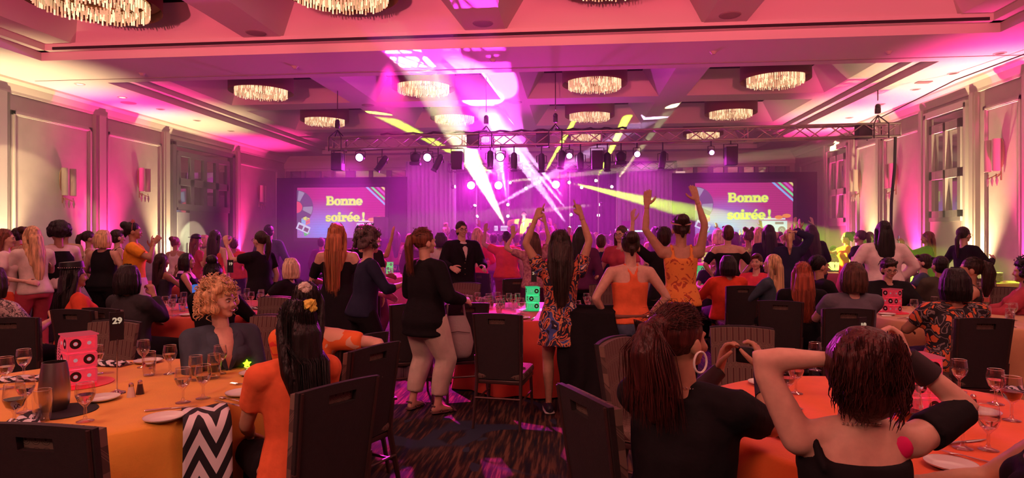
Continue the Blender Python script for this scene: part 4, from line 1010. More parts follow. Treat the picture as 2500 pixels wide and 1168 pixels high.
def number_stand(loc, rz, txt, label, hgt=.50):
    t = thing('table_number_stand', label, 'table number', loc, rz)
    g = G(); g.lathe([(.042,.0),(.040,.006),(.018,.014),(.005,.022)], 20, close=True); part('base', g, steel, t); g = G(); g.tube((0,0,.02),(0,0,hgt-.14), .0035); part('pole', g, steel, t)
    g = G(); g.box((0,0,hgt-.07), (.062,.004,.15)); g.box((-.033,0,hgt-.07), (.005,.010,.155)); part('card', g, mat('number_card', (.012,.01,.012), .4), t, False)
    cu = bpy.data.curves.new('n', 'FONT'); cu.body = txt; cu.size = .044; cu.align_x = 'CENTER'; cu.extrude = .0012; cu.offset = .0018
    tmp = bpy.data.objects.new('n', cu); TMP.collection.objects.link(tmp); TMP.view_layers[0].update()
    me = bpy.data.meshes.new_from_object(tmp.evaluated_get(TMP.view_layers[0].depsgraph)); me.materials.clear(); me.materials.append(emis('number_gold_glow', (.95,.62,.42), .55)); bpy.data.objects.remove(tmp)  # gold numerals given a glow of their own, no lamp in them
    link('numerals', me, t, (0,-.004,hgt-.055), (PI/2,0,0)); return t
# ================================================================= FIGURES
TMP = bpy.data.scenes.new('tmp_build'); QUEUE = []; OWN = []
def job(g, voxel, smooth=4):
    me = g.mesh('tmp', None, False); o = bpy.data.objects.new('tmp', me); TMP.collection.objects.link(o)
    m = o.modifiers.new('r', 'REMESH'); m.mode = 'VOXEL'; m.voxel_size = voxel; m.use_smooth_shade = True
    if smooth: s = o.modifiers.new('s', 'SMOOTH'); s.iterations = smooth; s.factor = .5
    return o
def deferred(name, jobs, extra, m, parent, label=None):
    "object whose mesh is made of fused volumes (jobs) plus loose detail (extra G)"
    o = link(name, bpy.data.meshes.new(name), parent)
    if label: o['label'] = label
    QUEUE.append((o, jobs, extra, m)); return o
def flush():
    vl = TMP.view_layers[0]; vl.update(); dg = vl.depsgraph; dg.update()
    for o, jobs, extra, m in QUEUE:
        V_, L_, S_, T_ = [], [], [], []; nv = 0; nl = 0
        for j in jobs:
            ev = j.evaluated_get(dg); me = ev.to_mesh(); a = len(me.vertices); b = len(me.loops); c = len(me.polygons)
            if a:
                co = np.empty(a*3, np.float32); me.vertices.foreach_get('co', co)
                li = np.empty(b, np.int32); me.loops.foreach_get('vertex_index', li)
                ls = np.empty(c, np.int32); me.polygons.foreach_get('loop_start', ls); lt = np.empty(c, np.int32); me.polygons.foreach_get('loop_total', lt)
                V_.append(co); L_.append(li+nv); S_.append(ls+nl); T_.append(lt); nv += a; nl += b
            ev.to_mesh_clear()
        if extra is not None and extra.v:
            co = np.array(extra.v, np.float32).ravel(); lt = np.array([len(f) for f in extra.f], np.int32); li = np.array([i for f in extra.f for i in f], np.int32)
            ls = np.concatenate([[0], np.cumsum(lt)[:-1]]).astype(np.int32)
            V_.append(co); L_.append(li+nv); S_.append(ls+nl); T_.append(lt); nv += len(extra.v); nl += len(li)
        me = o.data; co = np.concatenate(V_); li = np.concatenate(L_); ls = np.concatenate(S_); lt = np.concatenate(T_)
        me.vertices.add(nv); me.vertices.foreach_set('co', co); me.loops.add(nl); me.loops.foreach_set('vertex_index', li)
        me.polygons.add(len(ls)); me.polygons.foreach_set('loop_start', ls); me.polygons.foreach_set('use_smooth', np.ones(len(ls), bool))
        me.update(calc_edges=True); me.materials.append(m)
    for o in list(TMP.objects):
        me = o.data; bpy.data.objects.remove(o); bpy.data.meshes.remove(me)
    QUEUE.clear()
SK = {'fair': (.62,.36,.27), 'tan': (.48,.26,.17), 'olive': (.40,.21,.13), 'brown': (.22,.11,.07)}
def skin(k): return mat('skin_'+k, SK[k], .5, noise=.06, nscale=30, spec=.35)
HC = {'black': (.010,.007,.007), 'dark': (.028,.014,.011), 'brown': (.075,.032,.020), 'chest': (.15,.045,.025), 'red': (.30,.065,.03), 'ginger': (.42,.15,.06), 'blond': (.60,.36,.18), 'pale': (.75,.52,.33), 'grey': (.22,.17,.16), 'dgrey': (.085,.055,.055), 'mahog': (.055,.012,.010)}
def hairm(k): 
    c = HC[k]; return mat('hair_'+k, tuple(v*.55 for v in c), .42, noise=0, nscale=30, col2=tuple(min(1, v*1.5) for v in c), bump=.7, bscale=45, stretch=(1.6,1.6,.10), spec=.35)
def cloth(name, c, c2=None, ns=12, rough=.85): return mat('cloth_'+name, c, rough, col2=c2, noise=0 if c2 else .08, nscale=ns, bump=.35, bscale=14, sheen=0, spec=.15)
def ik(a, t, l1, l2, hint):
    a, t = Vector(a), Vector(t); d = t-a; L = min(d.length, (l1+l2)*.995); d = d.normalized() if d.length > 1e-6 else V(0,0,-1); t = a+d*L
    x = (l1*l1-l2*l2+L*L)/(2*L); h = math.sqrt(max(0, l1*l1-x*x)); hv = Vector(hint); hv = hv - d*hv.dot(d)
    hv = hv.normalized() if hv.length > 1e-6 else d.orthogonal().normalized()
    return a+d*x+hv*h, t
def hand(g, w, d, nrm, side, curl=.35, s=1.0, mode='open'):
    "w wrist, d direction of the hand, nrm palm normal"
    d = Vector(d).normalized(); nrm = Vector(nrm); nrm = (nrm - d*nrm.dot(d)).normalized(); x = d.cross(nrm)*side
    P_ = lambda a, b, c: w + x*(a*s) + d*(b*s) + nrm*(c*s)
    g.loft([P_(0,-.02,0), P_(0,.03,0), P_(0,.085,0)], [(.022*s,.017*s),(.036*s,.016*s),(.040*s,.014*s)], 8, side=x)
    for i, (fx, L) in enumerate(((.030,.070),(.010,.080),(-.011,.074),(-.031,.058))):
        c = curl
        if mode == 'point': c = .05 if i == 0 else 1.55
        if mode == 'fist': c = 1.6
        p = P_(fx,.085,0); a = c*.35; pts = [P_(fx*.9,.07,0), p]; sp = fx*.35
        for k, f in enumerate((.45,.32,.23)):
            p = p + (d*math.cos(a) + nrm*math.sin(a) + x*sp).normalized()*(L*f*s); pts.append(p); a += c*.75
        g.loft(pts, [.0095*s,.0095*s,.009*s,.0082*s,.007*s], 6)
    t0 = P_(.030,.02,.004); c2 = curl
    if mode in ('fist','point'): pts = [t0, P_(.046,.045,.018), P_(.030,.07,.034), P_(.008,.078,.036)]
    else: pts = [t0, P_(.055,.045,.010+.01*c2), P_(.068,.070,.018+.02*c2), P_(.070,.093,.024+.03*c2)]
    g.loft(pts, [.014*s,.0125*s,.011*s,.008*s], 6)
# arm presets: (hand offset from the shoulder for the side +1, elbow hint, hand dir or None, palm normal, mode, curl); lengths in metres at 1.65
ARM = {
 'down':  ((.07,.03,-.49), (.4,-.6,0), None, (-1,0,0), 'open', .4),
 'bent':  ((.05,.26,-.30), (.5,-.6,-.6), None, (-.6,0,-.4), 'open', .7),
 'front': ((.00,.34,-.14), (.6,-.2,-.8), None, (-.8,0,-.2), 'open', .6),
 'up':    ((.03,.06,.50), (.8,-.3,0), None, (-.3,1,0), 'open', .2),
 'upbent':((.12,.10,.30), (.9,-.1,-.5), (.0,.1,1), (0,1,0), 'open', .25),
 'point': ((.02,.06,.49), (.8,-.2,0), None, (-.6,.6,0), 'point', 0),
 'clap':  ((-.15,.28,-.06), (.7,-.1,-.7), (-.1,.4,1), (-1,0,0), 'open', .1),
 'clapup':((-.13,.20,.30), (1,0,-.2), (0,.2,1), (-1,0,0), 'open', .1),
 'hip':   ((.02,.07,-.40), (1,-.5,0), (-.4,.9,-.1), (-1,-.3,0), 'open', .5),
 'lap':   ((-.06,.34,-.34), (.6,-.5,-.6), None, (0,0,-1), 'open', .5),
 'table': ((-.02,.40,-.22), (.8,-.1,-.7), None, (0,0,-1), 'open', .5),
 'chin':  ((-.12,.20,.06), (.3,.3,-1), None, (-1,0,.3), 'fist', 1),
 'face':  ((-.08,.26,.06), (.5,.2,-1), (-.3,.5,.8), (-1,-.2,0), 'open', .8),
 'hair':  ((-.08,-.02,.32), (1,.1,.1), (-1,-.2,.1), (0,-.2,-1), 'open', .6),
 'phone': ((-.04,.40,.10), (.5,0,-1), (0,.3,1), (-1,.5,0), 'open', .9),
 'wide':  ((.42,.12,.02), (0,-.4,-1), None, (0,1,-.4), 'open', .3),
 'widelow': ((.34,.14,-.22), (0,-.6,-1), None, (0,0,-1), 'open', .3),
 'backrest': ((.30,-.16,-.20), (1,.2,.1), (-.9,-.3,-.3), (0,0,-1), 'open', .6),
 'wave':  ((.30,.10,.24), (.3,-.2,-1), (.2,.1,1), (0,1,0), 'open', .2),
}
def person(label, px, zc, face, H=1.65, sit=False, arms=('down','down'), skn='fair', top=('tee','black'), bot=('pants','black'), hair=('long','brown'), male=False, build=1.0, lean=0, tilt=0, twist=0,
           head=(0,0), feet=None, glasses=False, faced=None, shoes=(.02,.02,.02), extras=(), z0=0.0, near=None, xy=None, seat=.46):
    loc = P(px, zc) if xy is None else V(*xy, 0); loc.z = z0
    s = H/1.65; near = zc < 7.6 if near is None else near; vd = zc < 3.6
    t = thing('person', label, 'person', loc, math.radians(face)); t['label'] = label
    vb, vh, vf = (.016,.0075,.0055) if zc < 7.6 else ((.020,.010,.008) if zc < 12.5 else (.028,.014,.011))
    if vd: vb = .013
    hz = (seat+.055)/s if sit else .87
    U = Matrix.Translation((0,0,hz)) @ Matrix.Rotation(math.radians(twist), 4, 'Z') @ Matrix.Rotation(math.radians(-lean), 4, 'X') @ Matrix.Rotation(math.radians(tilt), 4, 'Y')
    U3 = U.to_3x3(); q = lambda x, y, z: (U @ V(x, y, z))*s
    ub = U3 @ V(1,0,0); b = build; bw = 1.08 if male else 1.0; bw *= (1+(b-1)*.35)
    wz = (.150 if male else .128)*b; hp = (.158 if male else .172)*(1+(b-1)*.8)
    RN = [(-.115,hp*.86,.105*b,-.02),(-.04,hp,.122*b,-.02),(.06,(hp+wz)/2*1.03,.112*b,-.01),(.15,wz,.098*b,.0),(.25,wz*1.06,.103*b,.0),(.35,.148*bw*(1+(b-1)*.4),.112*(1+(b-1)*.5),.005),(.42,.150*bw,.10,.0),(.465,.122*bw,.078,-.008),(.50,.075,.058,-.008)]
    def torso(g, d=0.0, z_lo=-9, z_hi=9, flare=None, n=14):
        rr = [r for r in RN if z_lo-.02 <= r[0] <= z_hi+.02]
        def at(z):
            for a, c in zip(RN, RN[1:]):
                if a[0] <= z <= c[0]: f = (z-a[0])/(c[0]-a[0]); return tuple(a[k]+(c[k]-a[k])*f for k in range(4))
            return (z,)+tuple(RN[0 if z < RN[0][0] else -1][1:])
        zs = sorted(set([max(z_lo, RN[0][0]) if z_lo > -9 else RN[0][0], min(z_hi, RN[-1][0])] + [r[0] for r in RN if z_lo < r[0] < z_hi]))
        L = [at(z) for z in zs]
        if d and z_hi > .3 and not male or d and male and z_hi > .3: L = [(r[0], r[1]+max(0, .10-r[0])*.085, r[2]+max(0, .10-r[0])*.085, r[3]) for r in L]
        if z_lo > -9 and z_lo < RN[0][0]: 
            e = L[0]; fl = flare or 1.15; L = [(z_lo, e[1]*fl, e[2]*fl, e[3])] + L
        g.loft([q(0, r[3], r[0]) for r in L], [((r[1]+d)*s, (r[2]+d)*s) for r in L], n, side=ub, roundcap=False)
    def bust(g, d=0.0):
        if not male:
            for sx in (-1,1): g.ball(q(sx*.070, .085*(1+(b-1)*.5), .325), (.062+d)*s*(1+(b-1)*.6), None, 10, 7)
    # ---- arms
    A = {}
    for k, sx in enumerate((1,-1)):                     # arms = (person's right (+x), left (-x))
        a = arms[k]; a = ARM[a] if isinstance(a, str) else a
        sh = q(sx*.172*bw, -.008, .440); off, hint, hd, pn, mode, curl = a
        tg = sh + U3 @ V(sx*off[0], off[1], off[2])*s; el, wr = ik(sh, tg, .275*s, .245*s, U3 @ V(sx*hint[0], hint[1], hint[2]))
        dd = (wr-el).normalized() if hd is None else (U3 @ V(sx*hd[0], hd[1], hd[2])).normalized()
        A[sx] = (sh, el, wr, dd, U3 @ V(sx*pn[0], pn[1], pn[2]), mode, curl)
    def armloft(g, sx, f0, f1, d=0.0, n=9):
        sh, el, wr = A[sx][:3]; bb = 1+(b-1)*.6
        R0 = [(0,.052),(.25,.049),(.5,.045),(.85,.038),(1,.037),(1.25,.038),(1.5,.034),(1.8,.026),(2,.0235)]
        if male: R0 = [(f, r*1.12) for f, r in R0]
        def pos(f): return sh+(el-sh)*f if f <= 1 else el+(wr-el)*(f-1)
        def rad(f):
            for (a, r), (c, r2) in zip(R0, R0[1:]):
                if a <= f <= c: return r+(r2-r)*(f-a)/(c-a)
            return R0[-1][1]
        fs = [f0] + [f for f, _ in R0 if f0 < f < f1] + [f1]
        g.loft([pos(f) for f in fs], [(rad(f)*bb+d)*s for f in fs], n, roundcap=(d == 0))
    # ---- legs
    LG = {}
    for sx in (1,-1):
        hj = V(sx*.088, -.01, hz-.02)
        if sit: hj = V(sx*.095, .02, hz-.005); kn = V(sx*.12, .43, hz-.02); an = V(sx*.12, .43, .085/s); fd = V(0,1,0)
        else:
            if feet: fx, fy, fa = feet[0 if sx > 0 else 1]; an = V(fx, fy, .085)
            else: an = V(sx*.11, .0, .085); fa = -sx*10
            fd = V(math.sin(math.radians(-fa)), math.cos(math.radians(-fa)), 0)
            kn, an = ik(hj, an, .405, .40, fd)
        LG[sx] = (hj*s, kn*s, an*s, fd)
    def legloft(g, sx, f1, d=0.0, n=10, f0=0):
        hj, kn, an, fd = LG[sx]; bb = 1+(b-1)*.7
        R0 = [(0,.098),(.35,.085),(.7,.066),(1,.055),(1.3,.056),(1.6,.043),(1.9,.034),(2,.034)]
        back = -(fd)
        def pos(f):
            p = hj+(kn-hj)*f if f <= 1 else kn+(an-kn)*(f-1)
            if 1.05 < f < 1.7 and not sit: p = p + back*.012*s
            return p
        def rad(f):
            for (a, r), (c, r2) in zip(R0, R0[1:]):
                if a <= f <= c: return r+(r2-r)*(f-a)/(c-a)
            return R0[-1][1]
        fs = [f0] + [f for f, _ in R0 if f0 < f < f1] + [f1]
        g.loft([pos(f) for f in fs], [(rad(f)*(bb if f < 1.2 else 1+(bb-1)*.5)+d)*s for f in fs], n, roundcap=(d == 0))
    # ---- head frame
    HM = U @ Matrix.Translation((0,-.005,.555)) @ Matrix.Rotation(math.radians(head[0]), 4, 'Z') @ Matrix.Rotation(math.radians(head[1]), 4, 'X')
    H3 = HM.to_3x3(); hq = lambda x, y, z: (HM @ V(x, y, z))*s
    gb = G(); torso(gb); bust(gb)
    for sx in (1,-1):
        gb.ball(A[sx][0], .054*s*(1+(b-1)*.4)); armloft(gb, sx, 0, 2); 
        gb.loft([q(sx*.05,-.01,.475), A[sx][0]], [.048*s,.050*s], 8); legloft(gb, sx, 2)
        hj, kn, an, fd = LG[sx]; gb.loft([an-fd*.035*s-V(0,0,.045*s), an-V(0,0,.035*s)+fd*.04*s, an+fd*.13*s-V(0,0,.055*s)], [(.034*s,.036*s),(.038*s,.038*s),(.040*s,.020*s)], 8, side=V(fd.y,-fd.x,0))
    gh = G(); gh.loft([q(0,-.012,.455), q(0,-.012,.52), hq(0,-.012,.03), hq(0,-.02,.10)], [.066*s,.052*s if not male else .060*s,.050*s if not male else .058*s,.05*s], 12)
    gh.ball(hq(0,-.012,.128), (.075*s,.094*s,.098*s), H3); gh.ball(hq(0,.028,.070), (.055*s,.056*s,.058*s), H3); gh.ball(hq(0,.062,.032), (.026*s,.022*s,.02*s), H3)
    gh.ball(hq(0,.045,.095), (.062*s,.042*s,.045*s), H3)
    gh.loft([hq(0,.080,.125), hq(0,.092,.100), hq(0,.094,.088)], [.008*s,.010*s,.0135*s], 7); gh.ball(hq(0,.075,.135), (.05*s,.015*s,.010*s), H3)
    for sx in (-1,1):
        gh.ball(hq(sx*.077,-.005,.095), (.012*s,.022*s,.032*s), H3, 8, 6); gh.ball(hq(sx*.035,.068,.085), (.024*s,.018*s,.018*s), H3, 8, 6)
    gn = G()
    for sx in (1,-1): 
        sh, el, wr, dd, pn, mode, curl = A[sx]; hand(gn, wr, dd, pn, sx, curl, s*(1.08 if male else 1), mode)
        gn.loft([wr-(wr-el).normalized()*.035*s, wr], [.026*s,.023*s], 8)
    deferred('body', [job(gb, vb, 6), job(gh, vh, 3), job(gn, vf, 1)], None, skin(skn), t)
    # ---- clothes
    kind, cm_ = top; cm_ = cloth(*cm_) if isinstance(cm_, tuple) else MATS['cloth_'+cm_]; d = max(.013, vb*.85)
    if kind != 'none':
        gt = G(); sl = {'tee':.62,'long':1.9,'tank':0,'dress':.5,'jacket':1.92,'three':1.4,'racer':0,'off':.9,'off1':.95,'mini':.5,'vest':0,'cap':.3,'slip':0,'hoodie':1.93}[kind]
        dd = d + (.012 if kind in ('jacket','hoodie') else (.006 if kind in ('tee','long','dress','mini') else 0)); lo = {'dress':-.30,'mini':-.23,'slip':-.34,'jacket':-.17,'hoodie':-.12}.get(kind, -.06 if kind != 'racer' else -.02); hi = .468
        if sit: lo = max(lo, -.09)
        if kind in ('tank','slip'): hi = .40
        if kind == 'racer': hi = .36
        if kind in ('off','off1'): hi = .395
        torso(gt, dd, lo, hi, 1.35 if kind == 'dress' else (1.2 if kind == 'mini' else 1.1)); bust(gt, dd*.9)
        if sl:
            for sx in ((1,) if kind == 'off1' else (1,-1)):
                armloft(gt, sx, .45 if kind == 'off' else (.2 if kind == 'off1' else 0.0), sl, dd*.95)
                if kind not in ('off','off1'): gt.ball(A[sx][0], (.054+dd)*s); gt.loft([q(sx*.06,-.01,.462), A[sx][0]], [(.047+dd)*s,(.052+dd)*s], 9)
                else: gt.ball(A[sx][0]+(A[sx][1]-A[sx][0])*.4, (.050+dd)*s)
        if kind == 'off1': gt.loft([q(-.10,.09,.37), q(-.135,.03,.475), q(-.15,-.03,.47), q(-.13,-.09,.37)], [.016*s]*4, 8)
        if kind in ('tank','slip','vest'):
            for sx in (1,-1):
                w_ = .05 if kind == 'vest' else .022
                gt.loft([q(sx*.085,.10,.36), q(sx*.09,.055,.47), q(sx*.09,-.01,.512+.006), q(sx*.085,-.075,.46), q(sx*.08,-.105,.36)], [(w_*s,.012*s)]*5, 8, side=ub)
        if kind == 'racer':
            for sx in (1,-1): gt.loft([q(sx*.075,.10,.34), q(sx*.075,.055,.475), q(sx*.06,-.02,.52), q(sx*.03,-.085,.45), q(sx*.012,-.112,.34)], [(.020*s,.012*s)]*5, 8, side=ub)
            gt.loft([q(0,-.10,.42), q(0,-.112,.30)], [(.035*s,.016*s),(.07*s,.02*s)], 8, side=ub)
        if kind in ('jacket',): gt.loft([q(-.07,-.04,.475), q(0,-.075,.50), q(.07,-.04,.475)], [.02*s]*3, 8)
        if kind == 'hoodie': gt.loft([q(-.10,.02,.48), q(-.08,-.08,.49), q(0,-.11,.49), q(.08,-.08,.49), q(.10,.02,.48)], [.04*s]*5, 8)
        deferred({'dress':'dress','mini':'dress','jacket':'jacket','slip':'dress','hoodie':'hoodie'}.get(kind, 'shirt'), [job(gt, vb*.8 if vd else vb, 5)], None, cm_, t)
    bk, bm_ = bot; bm_ = cloth(*bm_) if isinstance(bm_, tuple) else MATS['cloth_'+bm_]
    if bk != 'none':
        gp = G(); dp = d*.9 if kind not in ('dress','slip') else d*.5; torso(gp, dp, -9, .05 if bk != 'high' else .12)
        f1 = {'pants':1.92,'high':1.92,'capri':1.55,'shorts':.5,'skirt':.45,'crop':1.8}[bk]
        if bk == 'skirt' and not sit:
            gp.loft([q(0,-.01,.04), q(0,-.01,-.10), V(0,-.02,hz-.35)*s], [((hp+.02)*s,.14*b*s),((hp+.05)*s,.17*b*s),((hp+.10)*s,.22*b*s)], 16, side=ub, roundcap=False)
        else:
            for sx in (1,-1): legloft(gp, sx, f1, dp + (.024 if bk == 'crop' else .006 if bk in ('pants','skirt') else 0))
        deferred({'skirt':'skirt','shorts':'shorts'}.get(bk, 'trousers'), [job(gp, vb, 5)], None, bm_, t)
    if zc < 13 and not (zc > 9 and sit):
        sm = mat('shoe_%02x%02x%02x' % tuple(int(c*255) for c in shoes), shoes, .5); white = 'sole' in extras
        for sx in (1,-1):
            hj, kn, an, fd = LG[sx]; sd = V(fd.y,-fd.x,0); g = G(); z_ = -an.z
            if 'sandal' in extras:
                g.loft([an-fd*.05*s+V(0,0,z_+.018), an+fd*.05*s+V(0,0,z_+.014), an+fd*.17*s+V(0,0,z_+.012)], [(.036*s,.016),(.040*s,.013),(.036*s,.011)], 8, side=sd)
                for f in (.02,.10,.14): g.path([an+fd*f*s-sd*.042*s+V(0,0,z_+.02), an+fd*(f+.01)*s+V(0,0,z_+.085-f*.3), an+fd*f*s+sd*.042*s+V(0,0,z_+.02)], .008, 6)
                g.path([an-fd*.04*s-sd*.03*s+V(0,0,-.01), an-fd*.055*s+V(0,0,.0), an-fd*.04*s+sd*.03*s+V(0,0,-.01)], .008, 6)
            else:
                g.loft([an-fd*.055*s+V(0,0,z_+.045), an+V(0,0,z_+.055), an+fd*.08*s+V(0,0,z_+.042), an+fd*.16*s+V(0,0,z_+.030)], [(.040*s,.042),(.044*s,.052),(.046*s,.038),(.038*s,.026)], 10, side=sd)
            o = part('shoe', g, sm, t)
            if white: g = G(); g.loft([an-fd*.062*s+V(0,0,z_+.014), an+fd*.05*s+V(0,0,z_+.014), an+fd*.185*s+V(0,0,z_+.014)], [(.046*s,.013),(.050*s,.013),(.036*s,.012)], 10, side=sd); part('sole', g, mat('white_sole', (.8,.72,.7), .6), o)
    # ---- hair
    hs, hc = hair; 
    if hs != 'bald': hair_mesh(t, hq, H3, q, s, hs, hc, vh if zc > 3.6 else .006, zc)
    # ---- face
    if faced or (faced is None and glasses):
        for sx in (-1,1):
            g = G(); g.ball(hq(sx*.030,.079,.118), (.013*s,.010*s,.007*s), H3, 10, 6); e = part('eye', g, mat('eye_white', (.6,.52,.5), .3), t)
            g = G(); g.ball(hq(sx*.030,.087,.118), (.0055*s,.004*s,.0055*s), H3, 8, 5); part('iris', g, mat('iris', (.02,.012,.01), .2), e)
            g = G(); g.loft([hq(sx*.016,.090,.134), hq(sx*.032,.090,.139), hq(sx*.048,.080,.134)], [.003*s,.0038*s,.002*s], 5); part('eyebrow', g, hairm('dark' if hc not in ('blond','pale','grey') else 'brown'), t)
        g = G(); g.loft([hq(-.024,.086,.062), hq(0,.094,.060 if 'smile' not in extras else .056), hq(.024,.086,.062)], [(.004*s,.004*s),(.008*s,.006*s),(.004*s,.004*s)], 7); part('mouth', g, mat('lips', (.42,.10,.09), .4), t)
        if 'smile' in extras: g = G(); g.loft([hq(-.016,.092,.0605), hq(0,.0985,.0580), hq(.016,.092,.0605)], [.002*s,.0038*s,.002*s], 6); part('teeth', g, mat('teeth', (.8,.75,.68), .3), t)
    if glasses:
        g = G()
        for sx in (-1,1):
            g.path([hq(sx*.032+.024*math.cos(a*PI/5),.098-.006*abs(math.cos(a*PI/5)),.115+.017*math.sin(a*PI/5)) for a in range(11)], .0022*s, 5); g.path([hq(sx*.056,.092,.118), hq(sx*.078,.02,.112)], .002*s, 5)
        g.path([hq(-.009,.100,.118), hq(.009,.100,.118)], .002*s, 5); part('glasses', g, mat('glasses_frame', (.03,.012,.012), .3), t)
    if 'hoop' in extras:
        for sx in (-1,1): g = G(); g.path([hq(sx*.086, .002+.031*math.cos(a*PI/8), .045+.038*math.sin(a*PI/8)) for a in range(17)], .0042*s, 7); part('hoop_earring', g, mat('white_hoop', (.85,.75,.7), .35), t)
    if 'beads' in extras:
        g = G()
        for a in range(36): g.ball(q(.075*math.cos(a*PI/18), .068*math.sin(a*PI/18)-.006, .487-.022*math.sin(a*PI/18)), .0045*s, None, 6, 4)
        part('necklace', g, mat('bead', (.7,.45,.38), .25, metal=.6), t)
    if 'belt' in extras: g = G(); torso_ring = [(q((hp+.022)*math.cos(a*PI/16), .135*math.sin(a*PI/16)-.012, .058)) for a in range(33)]; g.loft(torso_ring, [(.018*s,.007*s)]*33, 6, side=U3@V(0,0,1), caps=False); part('belt', g, mat('brown_belt', (.16,.05,.03), .5), t); g = G(); g.ball(q(hp*.62,-.128,.058), .014*s); part('belt_stud', g, mat('chrome', (.8,.78,.76), .15, metal=1), t)
    for x_ in extras:
        if callable(x_): x_(t, q, hq, s, A)
    t['_s'] = s
    return t, A, q, hq
def hair_mesh(t, hq, H3, q, s, style, colr, vox, zc):
    g = G(); ex = G(); m = hairm(colr); rr = _r.Random(int(zc*100)); near = zc < 3.7; mid = zc < 8
    cap = (.086,.103,.103)
    if style in ('long','half','pony','lowpony','bun','topbun','bob','short','curly','man','twobun','bigpony','wavy','bigbob'):
        g.ball(hq(0,-.028,.148), tuple(c*s for c in cap), H3)
    def strand(pts, r=.0016, n=3): ex.loft(pts, [r*s*1.2]*(len(pts)-1)+[r*.3*s], n, roundcap=False, caps=False)
    def fall(x0, y0, z0, L, sx=0, out=.0):
        "points hanging from the head down the back; below the neck they follow the body"
        pts = []; 
        for k in range(7):
            f = k/6; pts.append(hq(x0+sx*f, y0-out*math.sin(f*2.6), z0-L*f))
        return pts
    if style in ('long','half','wavy'):
        L = {'long':.42,'half':.50,'wavy':.36}[style]; rx = .075 if style != 'wavy' else .09
        g.loft([hq(0,-.07,.17), hq(0,-.098,.08), hq(0,-.105,-.02), hq(0,-.115,-.02-L*.4), hq(0,-.12,-.02-L*.75), hq(0,-.118,-.02-L)], [(.07*s,.04*s),(.086*s,.045*s),(rx*1.12*s,.042*s),(rx*1.1*s,.036*s),(rx*.9*s,.028*s),(rx*.55*s,.016*s)], 12, side=H3@V(1,0,0))
        for sx in (-1,1): g.loft([hq(sx*.05,.0,.20), hq(sx*.085,-.01,.12), hq(sx*.088,-.03,.03), hq(sx*.09,-.06,-.10), hq(sx*.07,-.10,-.25)], [.02*s,.024*s,.03*s,.034*s,.02*s], 8)
    if style == 'bigbob':
        g.ball(hq(0,-.04,.135), (.118*s,.125*s,.128*s), H3); g.ball(hq(0,-.05,.05), (.10*s,.095*s,.09*s), H3)
    if style == 'bob':
        for a in range(11):
            an = math.radians(-25+230*a/10+ (0)); x, y = math.cos(an)*.088, -math.sin(an)*.095-.022
            g.loft([hq(x*.5,y*.5,.22), hq(x*.95,y*.95,.15), hq(x*1.06,y*1.04,.06), hq(x*.98,y*.98,-.015)], [.03*s,.03*s,.03*s,.022*s], 7)
    if style == 'short' or style == 'man':
        g.ball(hq(0,-.035,.10), (.083*s,.085*s,.09*s), H3)
        if style == 'short': g.loft([hq(-.05,.055,.215), hq(0,.075,.205), hq(.05,.06,.19)], [.022*s,.026*s,.02*s], 8)
    if style == 'curly':
        for i in range(130):
            a = rr.uniform(0, 2*PI); h = rr.uniform(-.55, 1); r0 = math.sqrt(max(0,1-h*h)) if h > 0 else 1-.1*h*h
            x, y, z = .108*math.cos(a)*r0, .115*math.sin(a)*r0-.03, .125+.135*h
            if y > .035 and z < .19: continue
            g.ball(hq(x,y,z), rr.uniform(.020,.034)*s, None, 6, 5)
    if style in ('pony','bigpony'):
        k = 1.0 if style == 'pony' else 1.6
        g.ball(hq(0,-.115,.17), .03*s*k)
        g.loft([hq(0,-.11,.175), hq(0,-.15,.16), hq(0,-.165,.08), hq(0,-.155,-.04), hq(0,-.14,-.16)], [.022*s*k,.034*s*k,.042*s*k,.036*s*k,.014*s*k], 9)
        g2 = G(); g2.loft([hq(0,-.108,.17), hq(0,-.125,.175)], [.026*s,.026*s], 10); part('hair_tie', g2, mat('hair_tie', (.02,.015,.02), .7), t)
    if style == 'lowpony':
        g.loft([hq(0,-.11,.10), hq(0,-.135,.05), hq(0,-.135,-.08), hq(0,-.13,-.24)], [.03*s,.034*s,.032*s,.014*s], 9)
    if style in ('bun','topbun','twobun'):
        if style == 'bun': g.ball(hq(0,-.115,.20), (.062*s,.055*s,.055*s))
        if style == 'topbun': g.ball(hq(0,-.05,.275), (.055*s,.055*s,.05*s)); g.ball(hq(0,-.03,.24), (.05*s,.05*s,.03*s))
        if style == 'twobun':
            for sx in (-1,1): g.ball(hq(sx*.06,-.03,.255), .04*s)
        g.loft([hq(0,-.11,.10), hq(0,-.10,.04)], [.03*s,.015*s], 8)
    if style == 'afro':
        for i in range(150):
            a = rr.uniform(0, 2*PI); h = rr.uniform(-.5, 1); r0 = math.sqrt(max(0,1-h*h))
            x, y, z = .115*math.cos(a)*r0, .12*math.sin(a)*r0-.05, .15+.12*h
            if y > .03 and z < .20: continue
            g.ball(hq(x,y,z), rr.uniform(.025,.035)*s, None, 6, 5)
        g.ball(hq(0,-.05,.15), (.10*s,.10*s,.10*s), H3)
    # ---- single strands over the volume
    ns = (520 if near else (110 if mid else 0))
